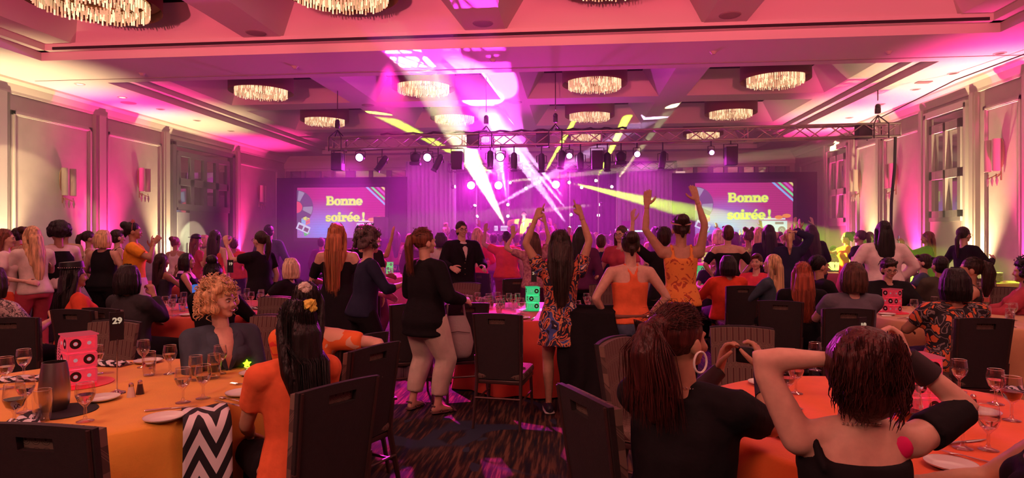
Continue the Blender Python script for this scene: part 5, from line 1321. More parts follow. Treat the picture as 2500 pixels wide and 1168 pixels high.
    if ns and style not in ('curly','afro'):
        for i in range(ns):
            a = rr.uniform(0, 2*PI); e = rr.uniform(.15, 1.0); x0 = .089*math.cos(a)*math.sqrt(1-e*e*.85); y0 = -.028+.106*math.sin(a)*math.sqrt(1-e*e*.85); z0 = .148+.106*e
            if y0 > .05 and e < .55: continue
            j = lambda w_=.004: rr.uniform(-w_, w_)
            if style in ('long','half','wavy'):
                L = {'long':.42,'half':.50,'wavy':.36}[style]*rr.uniform(.85,1.05); xs = math.cos(a); yb_ = -.075-.055*rr.random(); sc_ = .082 if style != 'wavy' else .10
                xe = xs*sc_*rr.uniform(.5,1)
                wv = .012 if style == 'wavy' else .003
                strand([hq(x0,y0,z0), hq(xs*.092,min(y0,-.02),.13), hq(xs*.093,-.05+.3*yb_*abs(math.sin(a)),.04), hq(xe*1.08+j(wv),yb_-.035,-.06), hq(xe+j(wv),yb_-.045,-.06-L*.45), hq(xe*.9+j(wv),yb_-.042,-.02-L*.8), hq(xe*.75+j(wv*2),yb_-.04,-.02-L)])
            elif style in ('pony','bigpony','bun','topbun','lowpony'):
                tx, ty, tz = {'pony':(0,-.115,.172),'bigpony':(0,-.115,.172),'bun':(0,-.11,.18),'topbun':(0,-.05,.25),'lowpony':(0,-.115,.09)}[style]
                mx, my, mz = (x0+tx)/2, (y0+ty)/2, (z0+tz)/2; v = V(mx,(my+.028),mz-.148); v = V(v.x/.089,v.y/.106,v.z/.106); v = v/max(.3,v.length)*1.02
                strand([hq(x0,y0,z0), hq(v.x*.089,v.y*.106-.028,v.z*.106+.148), hq(tx+j(.01),ty+j(.01),tz+j(.01))], .0013)
                if i % 2 == 0 and style in ('pony','bigpony'):
                    w_ = .045 if style == 'pony' else .10; u1, u2 = rr.uniform(-w_,w_), rr.uniform(-w_*.6,w_*.6)
                    strand([hq(tx,ty,tz), hq(u1*.6,-.155-abs(u2)*.5,.165+u2*.5), hq(u1,-.172+u2*.8,.08), hq(u1*1.15+j(.01),-.16+u2*.8,-.02), hq(u1*1.1+j(.03),-.15+u2,-.14-rr.random()*.06)])
                if i % 5 == 0: strand([hq(x0,y0,z0), hq(x0*1.2+j(.02),y0*1.1,z0+.012+j(.01)), hq(x0*1.35+j(.03),y0*1.2-.02,z0+j(.03))], .0009)
            elif style == 'bigbob':
                v = V(math.cos(a)*math.sqrt(max(0,1-(2*e-1.1)**2)), -abs(math.sin(a))*.99, 2*e-1.1)
                c0 = (v.x*.122, v.y*.13-.04, v.z*.13+.135)
                strand([hq(*c0), hq(c0[0]*1.05+j(.006),c0[1]*1.02-.004,c0[2]-.03), hq(c0[0]*1.02+j(.008),c0[1]+j(.008),c0[2]-.05), hq(c0[0]*.93+j(.01),c0[1]+.01,c0[2]-.075)])
            elif style == 'bob':
                an = rr.uniform(math.radians(-25), math.radians(205)); x, y = math.cos(an)*.088, -math.sin(an)*.095-.022
                strand([hq(x*.3,y*.3-.01,.255), hq(x*.9,y*.9,.18), hq(x*1.30,y*1.25,.08), hq(x*1.22+j(),y*1.18+j(),-.03+j(.01))])
            else:
                v = V(x0/.089,(y0+.028)/.106,(z0-.148)/.106); d_ = V(v.x*.2,v.y*.2-.3,-.5)
                strand([hq(x0,y0,z0), hq(x0*1.05+j(),y0+(-.02),z0-.02), hq(x0*1.06+j(),y0-.03,z0-.05)])
    if style in ('curly','afro') and mid:
        for i in range(260 if zc < 5 else 120):
            a = rr.uniform(0, 2*PI); h = rr.uniform(-.7, 1); r0 = math.sqrt(max(0,1-h*h)) if h > 0 else 1
            x, y, z = .125*math.cos(a)*r0, .132*math.sin(a)*r0-.03, .125+.150*h
            if y > .04 and z < .18: continue
            c = [hq(x+.014*math.cos(k*1.3+i), y+.014*math.sin(k*1.3+i), z-.010*k+.03) for k in range(7)]
            ex.path(c, .0035*s, 4)
    deferred('hair', [job(g, max(vox,.007), 2)], ex, m, t)
# ---- small carried things as extras
def headband(col, name='headband', zoff=.19, tube=.007):
    def f(t, q, hq, s, A):
        g = G(); g.path([hq(.094*math.cos(a*PI/12), .106*math.sin(a*PI/12)-.02, zoff+.02*math.sin(a*PI/12)) for a in range(25)], tube*s, 6); part('headband', g, mat(name, col, .5), t)
    return f
def scrunchie(col, name):
    def f(t, q, hq, s, A):
        g = G()
        pts = [hq(.022*math.cos(a*PI/16)+.02, -.105+.010*math.sin(a*1.3), .215+.018*math.sin(a*PI/16)) for a in range(33)]
        g.loft(pts, [(.0165+.0035*math.sin(a*1.9))*s for a in range(33)], 8, caps=False); part('scrunchie', g, mat(name, col, .7, bump=.5, bscale=80), t)
    return f
def glowpin(t, q, hq, s, A):
    g = G(); pts = [(.028*(1 if k%2 == 0 else .5)*math.cos(k*PI/5+.3), .028*(1 if k%2 == 0 else .5)*math.sin(k*PI/5+.3)) for k in range(10)]
    M_ = Matrix.Rotation(PI/2, 3, 'X'); c = q(-.115,.150,.27); g.prism([(a*s, b*s) for a, b in pts], -.006, .006, M_); g.v = [tuple(Vector(v)+c) for v in g.v]; part('star_pin', g, emis('neon', (.55,1,.02), 3), t, False)
def armband(col, name, side, f0, f1, d=.006):
    def f(t, q, hq, s, A):
        sh, el, wr = A[side][:3]; g = G(); g.loft([el+(wr-el)*f0, el+(wr-el)*f1], [(.036+d)*s, (.027+d)*s], 12, roundcap=False); part('arm_band', g, mat(name, col, .7), t)
    return f

def vneck(inner, outer):
    def f(t, q, hq, s, A):
        ux = (q(1,0,0)-q(0,0,0)).normalized()
        g = G(); g.loft([q(0,.035,.485), q(0,.085,.455), q(0,.118,.41), q(0,.150,.33), q(0,.150,.24)], [(.060*s,.02*s),(.056*s,.02*s),(.046*s,.02*s),(.030*s,.018*s),(.006*s,.012*s)], 10, side=ux); part('open_neckline', g, inner, t)
        for sx in (-1,1):
            g = G(); g.loft([q(sx*.02,-.075,.505), q(sx*.075,-.02,.50), q(sx*.078,.055,.475), q(sx*.075,.115,.42), q(sx*.045,.16,.34), q(sx*.008,.165,.25)], [(.022*s,.007*s),(.026*s,.008*s),(.030*s,.008*s),(.034*s,.008*s),(.024*s,.007*s),(.008*s,.005*s)], 8, side=ux); part('collar', g, outer, t)
        g = G()
        for k in range(3): g.ball(q(.012,.158,.20-.08*k), .006*s, None, 8, 5)
        part('button', g, mat('jacket_button', (.5,.3,.15), .3, metal=.8), t)
    return f
# ================================================================= NEAR TABLES
def T(px, py): zc = 1260/(py-578); return P(px, zc, .76)
table('Y', 205, 3.32, 'gold', 'golden yellow cloth to the floor over the round table with the red cassette cube', .93, seed=1)
table('O', 2215, 2.80, 'orange', 'bright orange cloth over the round table by the woman with hoop earrings', .93, seed=2)
GN = {}
for k, px, py, lab in (('wine',35,1051,'glass of red wine beside the tall steel pitcher'),('goblet',62,1008,'water goblet directly behind the red wine glass'),('goblet',14,950,'water goblet at the rim of the frame behind the wine'),('goblet',58,926,'water goblet on the far side of the wine, before the folded striped napkin'),
  ('tumbler0',103,1030,'tall empty tumbler between the wine glass and the steel pitcher'),('goblet',208,1030,'water goblet with violet glints in front of the cassette cube'),('goblet',236,914,'water goblet peeping past the lit red cassette cube'),('empty',350,898,'empty goblet behind the small tumbler near the number stand'),
  ('tumbler',364,918,'short water tumbler beside the far side plate'),('goblet',415,914,'water goblet between the tumbler and the glass cluster'),('goblet',447,984,'water goblet standing apart behind the chevron napkin'),('goblet',496,974,'second water goblet behind the chevron napkin, closer to the orange shirt'),
  ('tumbler',478,930,'tumbler at the near side of the glass cluster by the denim jacket'),('empty',487,893,'empty goblet at the back of the glass cluster by the denim jacket'),('goblet',537,914,'water goblet of the cluster nearest the denim jacket cuff'.replace('nearest','by')),('tumbler',523,925,'pinkish tumbler in the middle of the glass cluster'),('goblet',508,900,'goblet half hidden in the glass cluster')): use(k, T(px,py), lab)
for px, py, lab in ((400,1026,'white side plate before the black chair, beside the chevron napkin'),(26,1072,'white side plate at the table rim below the wine glass'),(246,978,'white side plate behind the goblet with violet glints'),(362,886,'white side plate at the far rim behind the tumbler'),(592,965,'white side plate by the sleeve of the orange shirt'),(566,886,'white side plate in front of the denim jacket'),(620,916,'white side plate half hidden by the orange shirt')): use('plate', T(px,py), lab)
use('salt', T(320,970), 'clear salt shaker beside the number stand'); use('pepper', T(342,963), 'dark pepper shaker beside the salt and number stand')
for k, px, py, rz, lab in (('fork',432,1008,-.9,'fork lying against the chevron napkin edge'),('knife',418,1000,-1.0,'knife lying behind the chevron napkin'),('knife',556,988,1.1,'knife behind the orange sleeve plate'),('spoon',560,978,1.15,'spoon beside the knife near the orange sleeve'),('fork',600,942,1.4,'fork behind the plate by the orange sleeve'),
     ('fork',72,1082,.6,'fork beside the plate under the wine glass'),('knife',86,1060,.7,'knife between tumbler foot and fork'),('knife',575,900,1.5,'knife at the far plate by the denim jacket'),('spoon',625,905,1.5,'spoon on the plate half hidden by the shirt'),('fork',325,890,1.4,'fork at the far rim by the side plate')): use(k, T(px,py)+V(0,0,.001), lab, rz)
t = thing('steel_pitcher', 'tall brushed steel water pitcher with handle beside the cassette cube', 'pitcher', T(133,1003), 2.2)
g = G(); g.lathe([(.001,.002),(.050,.002),(.060,.03),(.066,.10),(.060,.17),(.050,.235),(.048,.235),(.058,.17),(.063,.10),(.001,.02)], 28); part('pitcher_body', g, mat('brushed_steel', (.42,.36,.35), .28, metal=1), t)
g = G(); g.loft([(.052,0,.20),(.092,0,.19),(.098,0,.12),(.088,0,.06),(.062,0,.05)], [(.010,.005)]*5, 8, side=(0,1,0)); part('handle', g, MATS['brushed_steel'], t)
o = part('napkin_pad', (lambda g: (g.lathe([(.001,.001),(.15,.001),(.15,.004),(.001,.004)], 30), g)[1])(G()), mat('black_linen', (.012,.011,.013), .9), None); o.location = T(150,1006); tag(o, 'round black napkin pad under the steel pitcher', 'mat')
centre('red', REDC, 1.0, 'red glowing cassette cube with coil spring on the yellow table', T(192,938)+V(0,0,.001), -.62, 1.08, True)
number_stand(T(286,961), .85, '29', 'slim steel stand with table number 29', .43)
napkin(nap_hang, T(505,1018)+V(0,0,.004), .62+PI, 'black and white chevron napkin hanging over the edge of the yellow table')
napkin(nap_fold, T(268,893)+V(0,0,.002), 1.5, 'striped napkin rolled behind the cassette cube'); napkin(nap_fold, T(62,930)+V(0,0,.002), 1.9, 'black and white napkin behind the wine glass'); napkin(nap_fold, T(60,1045)+V(0,0,.002), .9, 'dark napkin under the wine glass foot')
chair(248, 2.36, -3, 'black-backed banquet chair with its back cut by the picture edge at the yellow table')
chair(212, 4.42, 174, 'patterned banquet chair facing us across the yellow table')
chair(850, 3.02, 58, 'tall banquet chair seen from behind under the woman in the orange T-shirt', xy=tuple(P(745,2.86).xy))
chair(868, 3.9, 62, 'patterned chair back beside the woman in tie-dye', xy=tuple(P(822,4.15).xy)); chair(880, 3.5, 66, 'chair with pink light on its top edge behind the orange T-shirt chair', xy=tuple(P(838,3.75).xy))
chair(618, 4.75, 168, 'patterned chair behind the denim jacket woman')
# right table
for k, px, py, lab in (('goblet',1922,982,'water goblet by the plate in front of the hoop earring woman'),('goblet',1943,962,'water goblet just behind another beside the hoop earring woman'),('goblet',2342,958,'water goblet in front of the black floral chair'),('goblet',2431,988,'water goblet beside the crumpled white napkin'),('goblet',2413,1100,'big water goblet at the corner by the edge woman'),
   ('wine',2222,1085,'glass of red wine behind the shoulder of the bare shouldered woman'),('empty',2350,1096,'empty wine goblet beside the pink shouldered woman'),('wine',2470,1028,'glass of dark wine at the hand of the edge woman'),('empty',1990,905,'goblet half hidden behind the raised bare arm')): use(k, T(px,py), lab)
for px, py, lab in ((1865,940,'white side plate in front of the gloved hands'),(1932,1066,'white side plate between the two women at the orange table'),(2322,1142,'white side plate at the lower rim by the fork'),(2392,1012,'white saucer under the pepper shaker')): use('plate', T(px,py), lab)
use('pepper', T(2376,1008)+V(0,0,.012), 'dark pepper shaker standing on a saucer at the orange table')
for k, px, py, rz, lab in (('fork',2368,1122,.75,'fork lying at the lower rim of the orange table'),('knife',2356,1082,-1.2,'knife behind the fork near the empty goblet'),('knife',1880,918,-1.2,'knife resting behind the gloved hands'),('fork',1925,1040,-1.1,'fork beside the leaflet on the orange table'),('spoon',1905,1052,-1.0,'spoon beside the second plate of the orange table')): use(k, T(px,py)+V(0,0,.001), lab, rz)
napkin(nap_fold, T(2472,962)+V(0,0,.002), 2.2, 'crumpled white napkin at the far rim of the orange table')
centre('red2', REDC, 1.0, 'red glowing cassette cube behind the woman fixing her hair', T(2240,1012)+V(0,0,.001), .10, 1.06)
t = thing('glass_pitcher', 'clear glass pitcher in front of the red cassette cube', 'pitcher', T(2212,1058))
g = G(); g.lathe([(.001,.004),(.050,.002),(.058,.03),(.062,.10),(.052,.20),(.050,.215)], 26); part('pitcher_body', g, glass, t, True, None)
g = G(); g.loft([(.052,0,.19),(.092,0,.18),(.098,0,.12),(.062,0,.06)], [(.008,.005)]*4, 8, side=(0,1,0)); part('handle', g, glass, t)
g = G(); g.path([(.05*math.cos(a*PI/12), .05*math.sin(a*PI/12), .216) for a in range(25)], .0025, 6); part('rim', g, mat('dark_rim', (.06,.03,.03), .3), t)
for px, py, rz, lab in ((1893,1006,.4,'glossy printed leaflet lying by the gloved elbow'),(1925,1000,-.5,'crumpled dark wrapper beside the leaflet')):
    g = G(); g.sheet(lambda u, v: V((u-.5)*.12, (v-.5)*.09, .006+.006*math.sin(u*7)*math.sin(v*5)), 8, 6); o = part('leaflet', g, mat('leaflet', (.30,.12,.09), .25, noise=.8, nscale=40), None); o.location = T(px,py); o.rotation_euler = (0,0,rz); tag(o, lab, 'leaflet')
t = thing('toy_figure', 'tiny clear plastic toy figure standing on the orange cloth', 'toy', T(1886,982)); g = G()
g.loft([(-.02,0,.0),(-.01,0,.02),(0,0,.035)], [.006,.005,.006], 6); g.loft([(.02,0,.0),(.01,0,.02),(0,0,.035)], [.006,.005,.006], 6); g.loft([(0,0,.03),(0,0,.055)], [.009,.007], 6); g.ball((0,0,.066), .008); g.loft([(-.02,0,.05),(0,0,.05),(.022,0,.04)], [.004]*3, 5); part('figure_body', g, steel, t)
chair(1505, 3.75, -118, 'patterned chair turned sideways behind the dark chair back', xy=tuple(P(1590,3.72).xy)); chair(1470, 2.72, -62, 'chair with pink lit top edge at the elbow of the hoop earring woman', xy=tuple(P(1555,2.62).xy))
chair(1822, 4.12, 172, 'patterned chair facing us across the orange table'); chair(2010, 1.72, -14, 'brown topped chair behind the bare shouldered woman, cut by the picture edge')
# ================================================================= CAST
for n_, c_, c2_, ns_ in (('black',(.010,.009,.011),None,12),('char',(.035,.033,.036),None,12),('orange',(.80,.15,.055),None,12),('coral',(.70,.085,.04),None,12),('redor',(.80,.07,.03),None,12),('pinktop',(.75,.06,.10),None,12),('white',(.70,.58,.52),None,12),
   ('cream',(.60,.42,.28),None,12),('tan',(.56,.47,.38),None,10),('jeans',(.045,.065,.11),(.08,.11,.17),9),('denim',(.05,.07,.095),None,12),('slate',(.13,.12,.15),None,12),('grey',(.20,.19,.20),None,12),('yellow',(.85,.33,.03),None,12),('dusty',(.80,.60,.60),None,12),
   ('navy',(.018,.020,.045),None,12),('rose',(.45,.06,.09),None,12),('plum',(.10,.02,.08),None,12),('olive',(.07,.06,.045),None,12),('palepink',(.60,.30,.32),(.30,.10,.16),26),('paleyel',(.60,.50,.25),None,12)): cloth(n_, c_, c2_, ns_)
def print_mat(name, cols, scale, det=2):
    m = bpy.data.materials.new('cloth_'+name); m.use_nodes = True; MATS['cloth_'+name] = m; nt = m.node_tree; b = nt.nodes['Principled BSDF']; b.inputs['Roughness'].default_value = .8
    tc = nt.nodes.new('ShaderNodeTexCoord'); n = nt.nodes.new('ShaderNodeTexNoise'); n.inputs['Scale'].default_value = scale; n.inputs['Detail'].default_value = det; n.inputs['Distortion'].default_value = 1.2; r = nt.nodes.new('ShaderNodeValToRGB'); r.color_ramp.interpolation = 'CONSTANT'
    while len(r.color_ramp.elements) < len(cols): r.color_ramp.elements.new(.5)
    for e, (p, c) in zip(r.color_ramp.elements, cols): e.position = p; e.color = (*c, 1)
    nt.links.new(tc.outputs['Object'], n.inputs[0]); nt.links.new(n.outputs[0], r.inputs[0]); nt.links.new(r.outputs[0], b.inputs['Base Color'])
print_mat('floral', [(0,(.012,.014,.04)),(.42,(.62,.14,.06)),(.47,(.012,.012,.03)),(.53,(.65,.24,.10)),(.57,(.05,.09,.30)),(.61,(.012,.012,.03)),(.66,(.7,.5,.4))], 7.5)
print_mat('floral2', [(0,(.75,.15,.05)),(.42,(.012,.010,.014)),(.50,(.22,.18,.18)),(.54,(.012,.010,.014)),(.60,(.80,.18,.06))], 7.5)
print_mat('floral3', [(0,(.45,.35,.33)),(.48,(.06,.05,.05)),(.56,(.45,.35,.33)),(.64,(.08,.07,.07))], 16)
print_mat('spots', [(0,(.45,.07,.02)),(.38,(.85,.28,.05)),(.66,(.55,.10,.03))], 11)
print_mat('tiedye', [(0,(.80,.45,.30)),(.40,(.85,.16,.03)),(.55,(.75,.05,.04)),(.62,(.88,.22,.04))], 5)
B = lambda n: n
# ---------- nearest guests
person('woman in orange T-shirt with very long black hair and a yellow scrunchie', 724, 2.95, 46, 1.60, True, ('lap','lap'), 'tan', ('tee','orange'), ('pants','black'), ('half','black'), head=(18,0), extras=(scrunchie((.85,.62,.10),'yellow_scrunchie'),), lean=4)
person('woman in orange tie-dye shirt with white scrunchie resting an elbow on a chair back', 752, 3.85, 5, 1.66, True, ('backrest','lap'), 'fair', ('tee','tiedye'), ('pants','black'), ('half','black'), extras=(scrunchie((.8,.68,.6),'white_scrunchie'),))
person('smiling woman with curly blond hair, denim jacket and a neon star pin', 540, 3.98, -134, 1.64, True, ('lap','lap'), 'fair', ('long','denim'), ('pants','jeans'), ('curly','blond'), head=(34,0), faced=True, extras=('smile', glowpin, vneck(skin('fair'), MATS['cloth_denim'])), build=1.1)
def handset(t, q, hq, s, A):
    g = G(); c = (A[1][2]+A[-1][2])/2 + V(0,.07,.06); g.bevbox(c, (.075,.03,.07), .008); part('camera_body', g, blk, t)
person('woman in black T-shirt with big auburn ponytail, white hoop earrings and gloved hands', 1668, 2.36, -32, 1.70, True, ((( -.02,.40,.06), (.5,0,-1), (-.2,.2,1), (-1,0,.2), 'open', 1.0),((-.20,.38,.05), (.3,0,-1), (-.2,.2,1), (-1,0,.2), 'open', 1.0)), 'olive', ('tee','black'), ('pants','black'), ('bigpony','mahog'), build=1.35, head=(-24,0), extras=('hoop','beads', armband((.02,.012,.012),'lace_glove',1,.55,1.0), armband((.02,.012,.012),'lace_glove',-1,.55,1.0), handset))
def tape(t, q, hq, s, A):
    g = G(); g.ball(q(.118,-.026,.430), (.054,.040,.050), None, 16, 10); part('pink_tape', g, mat('pink_tape', (.85,.01,.16), .7), t)
person('bare-shouldered woman in black fixing dark auburn hair, pink tape on one shoulder', 2085, 1.98, 2, 1.63, True, ((( .06,.14,.24), (1,.1,-.4), (-.3,.2,1), (-1,.2,0), 'fist', 1),((-.13,.0,.26), (1,.1,-.75), (-.9,.0,.3), (0,-.2,-1), 'open', .5)), 'fair', ('off1','black'), ('pants','black'), ('bigbob','mahog'), build=1.15, head=(12,2), extras=(tape,'beads', armband((.015,.01,.012),'black_glove',1,.62,1.02,.012)))
person('guest in black sleeveless top at the picture edge resting an arm on the orange table', 2612, 1.80, 62, 1.68, True, ('table','table'), 'tan', ('tank','black'), ('pants','black'), ('long','dark'))
# ---------- standing dancers in the middle
person('woman in black jacket and cropped tan trousers with auburn ponytail standing with bent arms', 1040, 5.62, -38, 1.66, False, ('bent','bent'), 'fair', ('jacket','black'), ('crop','tan'), ('pony','chest'), build=1.25, head=(-14,0), shoes=(.10,.05,.045), extras=('sandal',), feet=((.14,.02,-14),(-.14,-.05,16)))
person('curly grey-haired woman in dark blouse and black capris dancing beside the orange shirt', 888, 6.05, -58, 1.66, False, ('front','bent'), 'fair', ('three','navy'), ('capri','black'), ('curly','dgrey'), build=1.1, lean=6, shoes=(.02,.015,.015), extras=('sandal',), feet=((.10,.12,-10),(-.16,-.16,18)))
person('woman with long ginger hair in black off-shoulder sweater seen from behind', 824, 6.9, 2, 1.73, False, ('bent','bent'), 'fair', ('off','black'), ('skirt','black'), ('half','ginger'), build=1.1)
person('black-haired guest behind the ginger-haired woman', 886, 7.7, 8, 1.73, False, ('down','bent'), 'tan', ('tee','black'), ('pants','black'), ('short','black'))
person('brown-haired woman in rose top raising one bent arm', 914, 8.7, -55, 1.68, False, ('wave','bent'), 'tan', ('tank','rose'), ('pants','plum'), ('long','brown'))
person('woman in short floral dress and dark sneakers pointing both arms up', 1368, 5.5, 4, 1.64, False, ('point',((.05,.02,.46), (.9,-.2,0), None, (-.6,.6,0), 'point', 0)), 'tan', ('mini','floral'), ('none','black'), ('long','dark'), shoes=(.02,.02,.04), extras=('sole',), feet=((.10,-.05,-20),(-.10,.08,6)), head=(0,-8))
person('woman in orange racerback top, belt and jeans with dark topknot, hands on hips', 1538, 5.4, 14, 1.62, False, ('hip','hip'), 'fair', ('racer','orange'), ('high','jeans'), ('bun','dark'), build=1.1, extras=('belt',), head=(-10,0))
person('tall woman in patterned orange tank and black trousers with both arms straight up', 1662, 6.35, 0, 1.80, False, (((-.02,.02,.50), (.6,-.6,0), None, (-.3,1,0), 'open', .2),((.14,.04,.46), (.8,-.3,0), None, (-.3,1,0), 'open', .3)), 'tan', ('tank','spots'), ('high','black'), ('bun','dark'), extras=(headband((.55,.3,.28),'rose_headband',.17),))
person('guest in black sleeves raising a hand behind the tall woman in the tank', 1618, 7.4, 10, 1.70, False, ('down',((.16,.10,.42), (.8,-.2,-.5), (0,.1,1), (-.8,.3,0), 'open', .5)), 'fair', ('three','black'), ('pants','black'), ('short','dark'))
person('bald man with glasses and grey shirt seated facing us', 1585, 8.3, 168, 1.70, True, ('table','lap'), 'fair', ('tee','grey'), ('pants','char'), ('bald','grey'), male=True, glasses=True)
person('black-haired broad-backed guest between raised arms', 1417, 8.8, 0, 1.72, False, ('down','down'), 'tan', ('long','plum'), ('pants','black'), ('half','black'), build=1.1)
person('woman in pale flowered top raising her hands behind the floral dress', 1302, 9.4, 20, 1.66, False, ('up','upbent'), 'fair', ('tee','palepink'), ('pants','plum'), ('wavy','brown'))
person('short brown-haired guest in dark jacket seen from behind near the tan cloth', 1468, 10.0, -10, 1.62, False, ('bent','down'), 'fair', ('jacket','navy'), ('pants','navy'), ('short','brown'), build=1.15)
person('woman with glasses and brown wavy hair facing us past the dark topknot', 1515, 8.9, 150, 1.74, False, ('bent','bent'), 'fair', ('tee','rose'), ('pants','plum'), ('wavy','brown'), glasses=True)
person('man with glasses in a black suit turning toward us', 1128, 9.8, -150, 1.83, False, ('bent','bent'), 'fair', ('jacket','black'), ('pants','black'), ('man','dark'), male=True, glasses=True, extras=('smile', vneck(MATS['cloth_white'], MATS['cloth_black'])), build=1.1)
person('blond woman in long-sleeved pink top seen from behind', 1166, 12.0, 2, 1.76, False, ('bent','bent'), 'fair', ('long','pinktop'), ('pants','plum'), ('half','blond'))
person('broad woman in red-orange T-shirt raising one arm', 1238, 11.5, 0, 1.68, False, ('down',((.22,.08,.36), (.3,-.2,-1), None, (0,1,0), 'open', .2)), 'tan', ('tee','redor'), ('pants','rose'), ('bun','black'), build=1.4)
person('dark-haired woman in white T-shirt and dark belt', 1078, 11.0, -12, 1.66, False, ('bent','down'), 'fair', ('tee','white'), ('skirt','char'), ('bob','dark'), extras=('belt',))
# ---------- right half
person('woman with brown bob and slate shirt leaning on the tan table', 2082, 5.95, -6, 1.72, True, ('chin','table'), 'fair', ('tee','slate'), ('pants','char'), ('bob','brown'), build=1.3)
person('woman with long wavy red hair in black seated from behind', 1958, 6.65, -10, 1.68, True, ('lap','lap'), 'fair', ('long','black'), ('pants','black'), ('wavy','red'), build=1.15)
person('woman with dark knot seen in profile beside the long red hair', 2003, 7.7, -82, 1.76, True, ('lap','lap'), 'tan', ('jacket','black'), ('pants','black'), ('lowpony','black'), faced=True)
person('woman with long straight blond hair and denim shirt in profile', 1882, 8.1, 52, 1.76, True, ('table','table'), 'fair', ('long','denim'), ('pants','black'), ('half','blond'), faced=True)
person('short-haired youth in pink T-shirt talking to the blond woman', 1846, 9.2, 150, 1.72, True, ('table','lap'), 'fair', ('tee','pinktop'), ('pants','char'), ('short','brown'), faced=True)
person('broad black-haired guest in red-orange sweater seated from behind', 1776, 8.55, 14, 1.70, True, ('table','table'), 'tan', ('long','redor'), ('pants','black'), ('bob','black'), build=1.45)
person('guest with blue headband resting chin on hand, facing us', 1742, 10.2, 172, 1.70, True, ('table','chin'), 'fair', ('tee','black'), ('pants','black'), ('short','grey'), faced=True, extras=(headband((.10,.12,.30),'blue_headband',.185,.016),))
person('youth in black hoodie with glasses and dark fringe looking down at the table', 2168, 7.6, 178, 1.70, True, ('table','table'), 'fair', ('hoodie','black'), ('pants','black'), ('short','dark'), glasses=True, head=(0,-16), build=1.25)
person('black-haired guest in orange and black floral shirt seated from behind', 2328, 5.3, 0, 1.68, True, ('table','table'), 'tan', ('tee','floral2'), ('pants','black'), ('bob','black'), build=1.45)
person('woman with curly dark ponytail turned in profile beside the floral shirt', 2366, 6.9, 70, 1.76, True, ('lap','table'), 'tan', ('tank','char'), ('pants','black'), ('bigpony','dark'), faced=True)
person('tall woman in dusty pink sweater with black hair seen from behind', 2156, 8.6, -8, 1.80, False, ('hip','hip'), 'tan', ('long','dusty'), ('pants','dusty'), ('wavy','black'), build=1.4)
person('grey-haired guest in denim vest with glasses on the head, in profile', 2252, 9.4, 62, 1.70, True, ('table','table'), 'fair', ('tee','denim'), ('pants','char'), ('short','dark'), faced=True)
person('dark-haired guest in olive jacket seated from behind', 2292, 8.3, 14, 1.70, True, ('table','lap'), 'tan', ('jacket','olive'), ('pants','char'), ('short','black'), build=1.2)
person('guest with dark hair and a red shawl at the picture edge', 2500, 6.7, 58, 1.72, True, ('table','table'), 'tan', ('long','rose'), ('pants','black'), ('curly','black'), build=1.3)
def phone(t, q, hq, s, A):
    c = A[1][2] + V(-.04,.05,.11); g = G(); g.bevbox(c, (.075,.010,.15), .004); o = part('phone', g, blk, t); g = G(); g.box(c+V(0,-.0065,0), (.065,.002,.135)); part('phone_screen', g, emis('phone_light', (.8,.8,1), 1.6), o)
person('woman in black filming with a bright phone by the pale wall', 2262, 11.8, 68, 1.68, False, ('phone','phone'), 'tan', ('jacket','black'), ('pants','black'), ('half','chest'), extras=(phone,))
person('server with glasses in black reaching across the serving table', 2355, 10.0, -72, 1.74, False, ('front','widelow'), 'fair', ('long','black'), ('pants','black'), ('lowpony','dark'), glasses=True)
person('woman in orange top stretching an arm sideways near the distant window', 2066, 12.8, 75, 1.68, False, (((.0,.46,.06), (0,0,-1), None, (0,0,-1), 'open', .3),'down'), 'fair', ('tee','redor'), ('pants','rose'), ('bun','dark'))
person('dark-clad woman with brown ponytail and hand on hip near the distant window', 2098, 11.6, 40, 1.70, False, ('hip','hip'), 'fair', ('tee','black'), ('pants','cream'), ('pony','brown'))
person('woman with glasses looking back beside the brown ponytail', 2122, 12.6, 140, 1.68, False, ('down','down'), 'fair', ('tee','plum'), ('pants','black'), ('long','brown'), glasses=True)
person('man in pale shirt seated behind the glowing yellow centrepiece', 2036, 16.4, 180, 1.74, True, ('table','table'), 'tan', ('tee','cream'), ('pants','char'), ('man','dark'), male=True)
person('short brown-haired woman in wide-necked black top before the second screen', 1776, 9.7, 0, 1.76, False, ('hip','hip'), 'fair', ('off','black'), ('pants','black'), ('short','brown'), build=1.15)
person('pale blond woman stretching a bare arm sideways before the second screen', 1752, 12.0, 5, 1.72, False, ('down','wide'), 'fair', ('tank','dusty'), ('pants','plum'), ('bob','pale'))
person('dark-haired guest waving behind the black wide-necked top', 1792, 13.0, 0, 1.68, False, ('upbent','upbent'), 'fair', ('tee','plum'), ('pants','plum'), ('bob','dark'))
person('guest clapping overhead in front of the screen glow', 1816, 14.5, 0, 1.64, False, ('clapup','clapup'), 'fair', ('tee','pinktop'), ('pants','plum'), ('short','dark'))
def boa(t, q, hq, s, A):
    g = G(); rr = _r.Random(5)
    for i in range(160):
        a = rr.uniform(0, 2*PI); L = rr.uniform(0,1); c = q(.12*math.cos(a)+.02, .09*math.sin(a), .46-.20*L*(1 if a < 1.5 else .2)); d_ = V(rr.uniform(-1,1),rr.uniform(-1,1),rr.uniform(-1,1))*.05; g.loft([c, c+d_*.6, c+d_], [.006,.010,.001], 4, roundcap=False)
    o = part('feather_boa', g, mat('boa', (.75,.85,.25), .8), t); o['kind'] = 'stuff'
person('woman in pale yellow top with feather boa and small topknot', 1826, 10.6, 4, 1.70, False, ('bent','bent'), 'tan', ('tank','paleyel'), ('skirt','cream'), ('twobun','brown'), extras=(boa,))
person('strawberry-blond woman in beige with a raised elbow', 1852, 11.8, -20, 1.76, False, ('hair','down'), 'fair', ('tank','cream'), ('pants','cream'), ('long','blond'))
